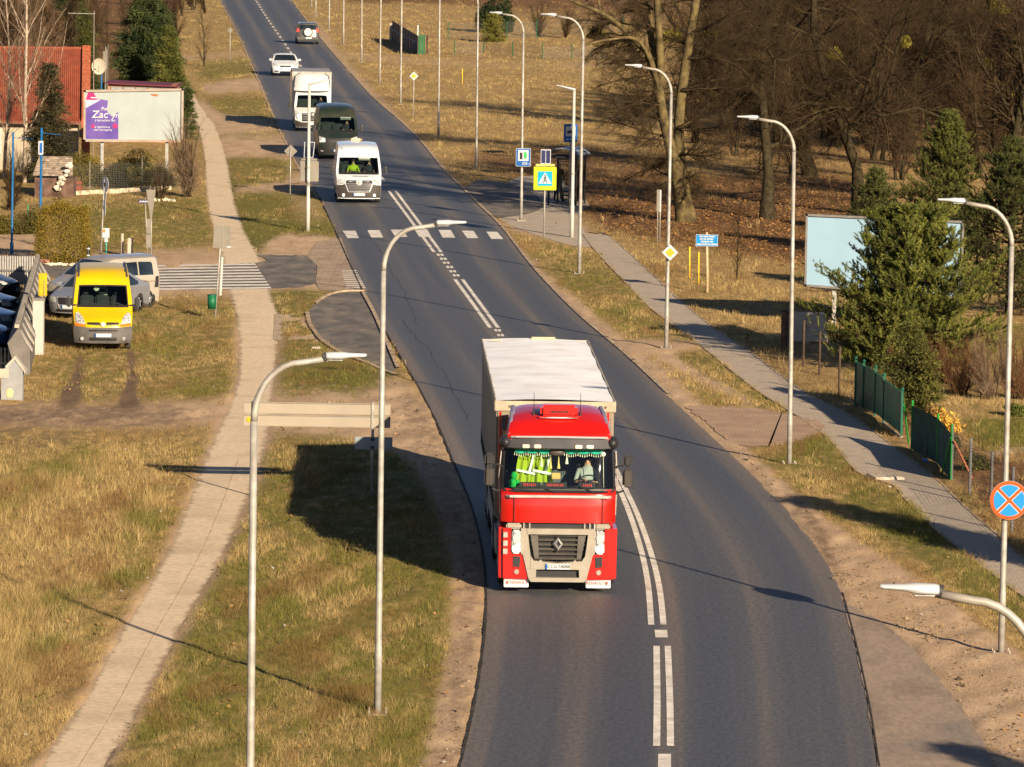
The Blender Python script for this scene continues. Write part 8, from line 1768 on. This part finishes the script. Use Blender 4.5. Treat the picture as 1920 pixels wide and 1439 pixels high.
mb = MB(); mb.add([(xr2, -.35, he-.5), (xr2+.40, -.35, he-.5), (xr2+.40, dp, hr+.18), (xr2, dp, hr+.18), (xr2, -.35, 0), (xr2+.40, -.35, 0), (xr2+.40, dp, 0), (xr2, dp, 0), (xr2, -.35, he+.05), (xr2+.40, -.35, he+.05)], [(8, 9, 2, 3), (4, 5, 9, 8), (5, 6, 2, 9), (6, 7, 3, 2), (7, 4, 8, 3)]); mb.build('gable_parapet', BR_, t)
mb = MB(); mb.rbox((xl2+2.5, -.02, 1.4), (1.1, .1, 1.2), .02); wd_ = mb.build('window', M_WHITE, t); mb = MB(); mb.box((xl2+2.5, -.08, 1.4), (.95, .02, 1.05)); mb.build('pane', M_GLASSD, wd_)
t = thing('aerial_mast', 'thin television aerial mast rising above the brick gable', 'aerial', (P(166, 318).x-.15, b0.y+6.6, 0)); h = hgt(166, 300, 24)+.2; mb = MB(); mb.bar((0, 0, 0), (0, 0, h), .03, .022, 6); mb.build('mast', M_SBACK, t)
mb = MB(); mb.bar((-1.25, 0, h-.15), (.05, 0, h-.15), .02, .02, 5)
for k in range(9): x = -1.2+k*.13; mb.bar((x, -.2, h-.15), (x, .2, h-.15), .008, .008, 4)
mb.build('antenna', M_GALV, t)
t = thing('satellite_dish', 'round cream satellite dish on a blue pole beside the brick gable', 'satellite dish', loc0(184, 300)); z = hgt(184, 300, 125); s_ = S(184, 300); mb = MB(); mb.tube([(.12, .15, 0), (.12, .15, z-.1)], .04, 8); mb.build('pole', M_BP, t)
vs = []; fs = []; n = 28; rr_ = .36
for j in range(6):
    r1 = rr_*j/5
    for i in range(n): a = 2*math.pi*i/n; vs.append((r1*math.cos(a)*.95, -.05-.10*(r1/rr_)**2+.08, z+r1*math.sin(a)*1.12))
fs = [(j*n+i, j*n+(i+1) % n, (j+1)*n+(i+1) % n, (j+1)*n+i) for j in range(5) for i in range(n)]; mb = MB(); mb.add(vs, fs); mb.add([(v[0], v[1]+.03, v[2]) for v in vs], [f[::-1] for f in fs]); mb.build('dish', M_CREAM, t, True); mb = MB(); mb.bar((0, 0, z-.3), (0, -.35, z), .012, .012, 5); mb.rbox((0, -.36, z), (.06, .08, .06), .01); mb.build('receiver_arm', M_GALV, t)
for k, (px_, yt, w_) in enumerate(((197, 88, .05), (201, 84, .03))):
    t = thing('far_pole', ('grey pole with a narrow plate behind the satellite dish', 'thin dark pole right behind the grey pole by the spruce')[k], 'pole', loc0(px_, 240)); h = hgt(px_, 240, yt); mb = MB(); mb.bar((0, 0, 0), (0, 0, h), w_, w_*.8, 6); mb.build('mast', M_SBACK if k == 0 else M_SLATE, t); mb = MB(); mb.box((-.08, -.05, h-.8), (.10, .02, 1.1)); mb.build('plate', M_SBACK, t)
t = thing('shed', 'low flat-roofed shed with dark red fascia and glazed front behind the billboard', 'shed', loc0(272, 268)); s_ = S(272, 268); h = hgt(272, 268, 160); w2 = 130/s_; t.location.x -= .2; mb = MB(); mb.box((0, 1.6, h/2), (w2-.1, 3.2, h)); mb.build('wall', mat('shed_wall', (.30, .14, .08), .8), t)
mb = MB(); mb.box((0, 1.5, h+.02), (w2+.2, 3.6, .05), ry=.03); mb.build('roof', mat('maroon_fascia', (.12, .02, .03), .6), t)
for k in range(5): x = -w2/2+.5+k*(w2-1)/4; mb = MB(); mb.box((x, -.02, h-.5), (.62, .05, .8)); wf = mb.build('window', M_SBACK, t); mb = MB(); mb.box((x, -.05, h-.5), (.54, .02, .7)); mb.build('pane', mat('dusty_pane', (.25, .27, .27), .3), wf)
t = thing('ruined_lean_to', 'ruined low outbuilding with a weathered plank roof and broken plaster edge', 'outbuilding', loc0(100, 372)); s_ = S(100, 372); h = hgt(100, 372, 335); h2 = hgt(100, 372, 318)
M_PL = mat('weathered_planks', (.26, .21, .16), .95, var=.35, scale=5)
for k in range(9): z = h+(h2-h)*k/9; mb = MB(); mb.rbox((-.05, .2+k*.17, z+.04*k+.15), (1.75-.03*k, .2, .05), .01, rx=.3); mb.build('plank', M_PL, t)
mb = MB(); mb.box((0, 1.0, h/2), (1.7, 1.5, h)); mb.build('wall', mat('dark_brickwork', (.10, .06, .045), .95, var=.3), t)
mb = MB(); r_ = random.Random(5)
for k in range(22): u = r_.random(); mb.rbox((.55+.25*(1-u)+r_.uniform(-.12, .12)-.4*u, .1+r_.uniform(-.05, .05), h2+.35-u*1.25), (.18, .12, .12), .03, rz=r_.random(), rx=r_.random())
mb.build('broken_plaster', mat('pale_plaster', (.55, .50, .42), .9), t)
# wooden gate by the outbuilding
t = thing('garden_gate', 'reddish-brown upright board gate beside the ruined outbuilding', 'gate', loc0(147, 362)); h = hgt(147, 362, 340); mb = MB(); mb.rbox((0, 0, h/2), (.32, .08, h), .01); mb.build('panel', mat('red_brown_board', (.16, .05, .035), .8), t); mb = MB(); mb.box((0, -.05, h*.7), (.32, .02, .05)); mb.build('rail', M_BRP, t)
# drain cover slabs in the verge
for k, (x_, y_, w_, lb) in enumerate(((1660, 897, .75, 'broken concrete slab at the pavement edge'), (592, 655, .3, 'small concrete block beside the lay-by kerb'), (1500, 1370, 0, ''))):
    if not w_: continue
    t = thing('concrete_slab', lb, 'slab', loc0(x_, y_), .2); mb = MB(); mb.rbox((0, 0, .03), (w_, w_*1.2, .09), .015); mb.build('slab', M_CONC, t); mb = MB(); mb.rbox((w_*.2, -w_*.4, .05), (w_*.5, w_*.3, .08), .02, rz=.3); mb.build('fragment', M_CONC, t)
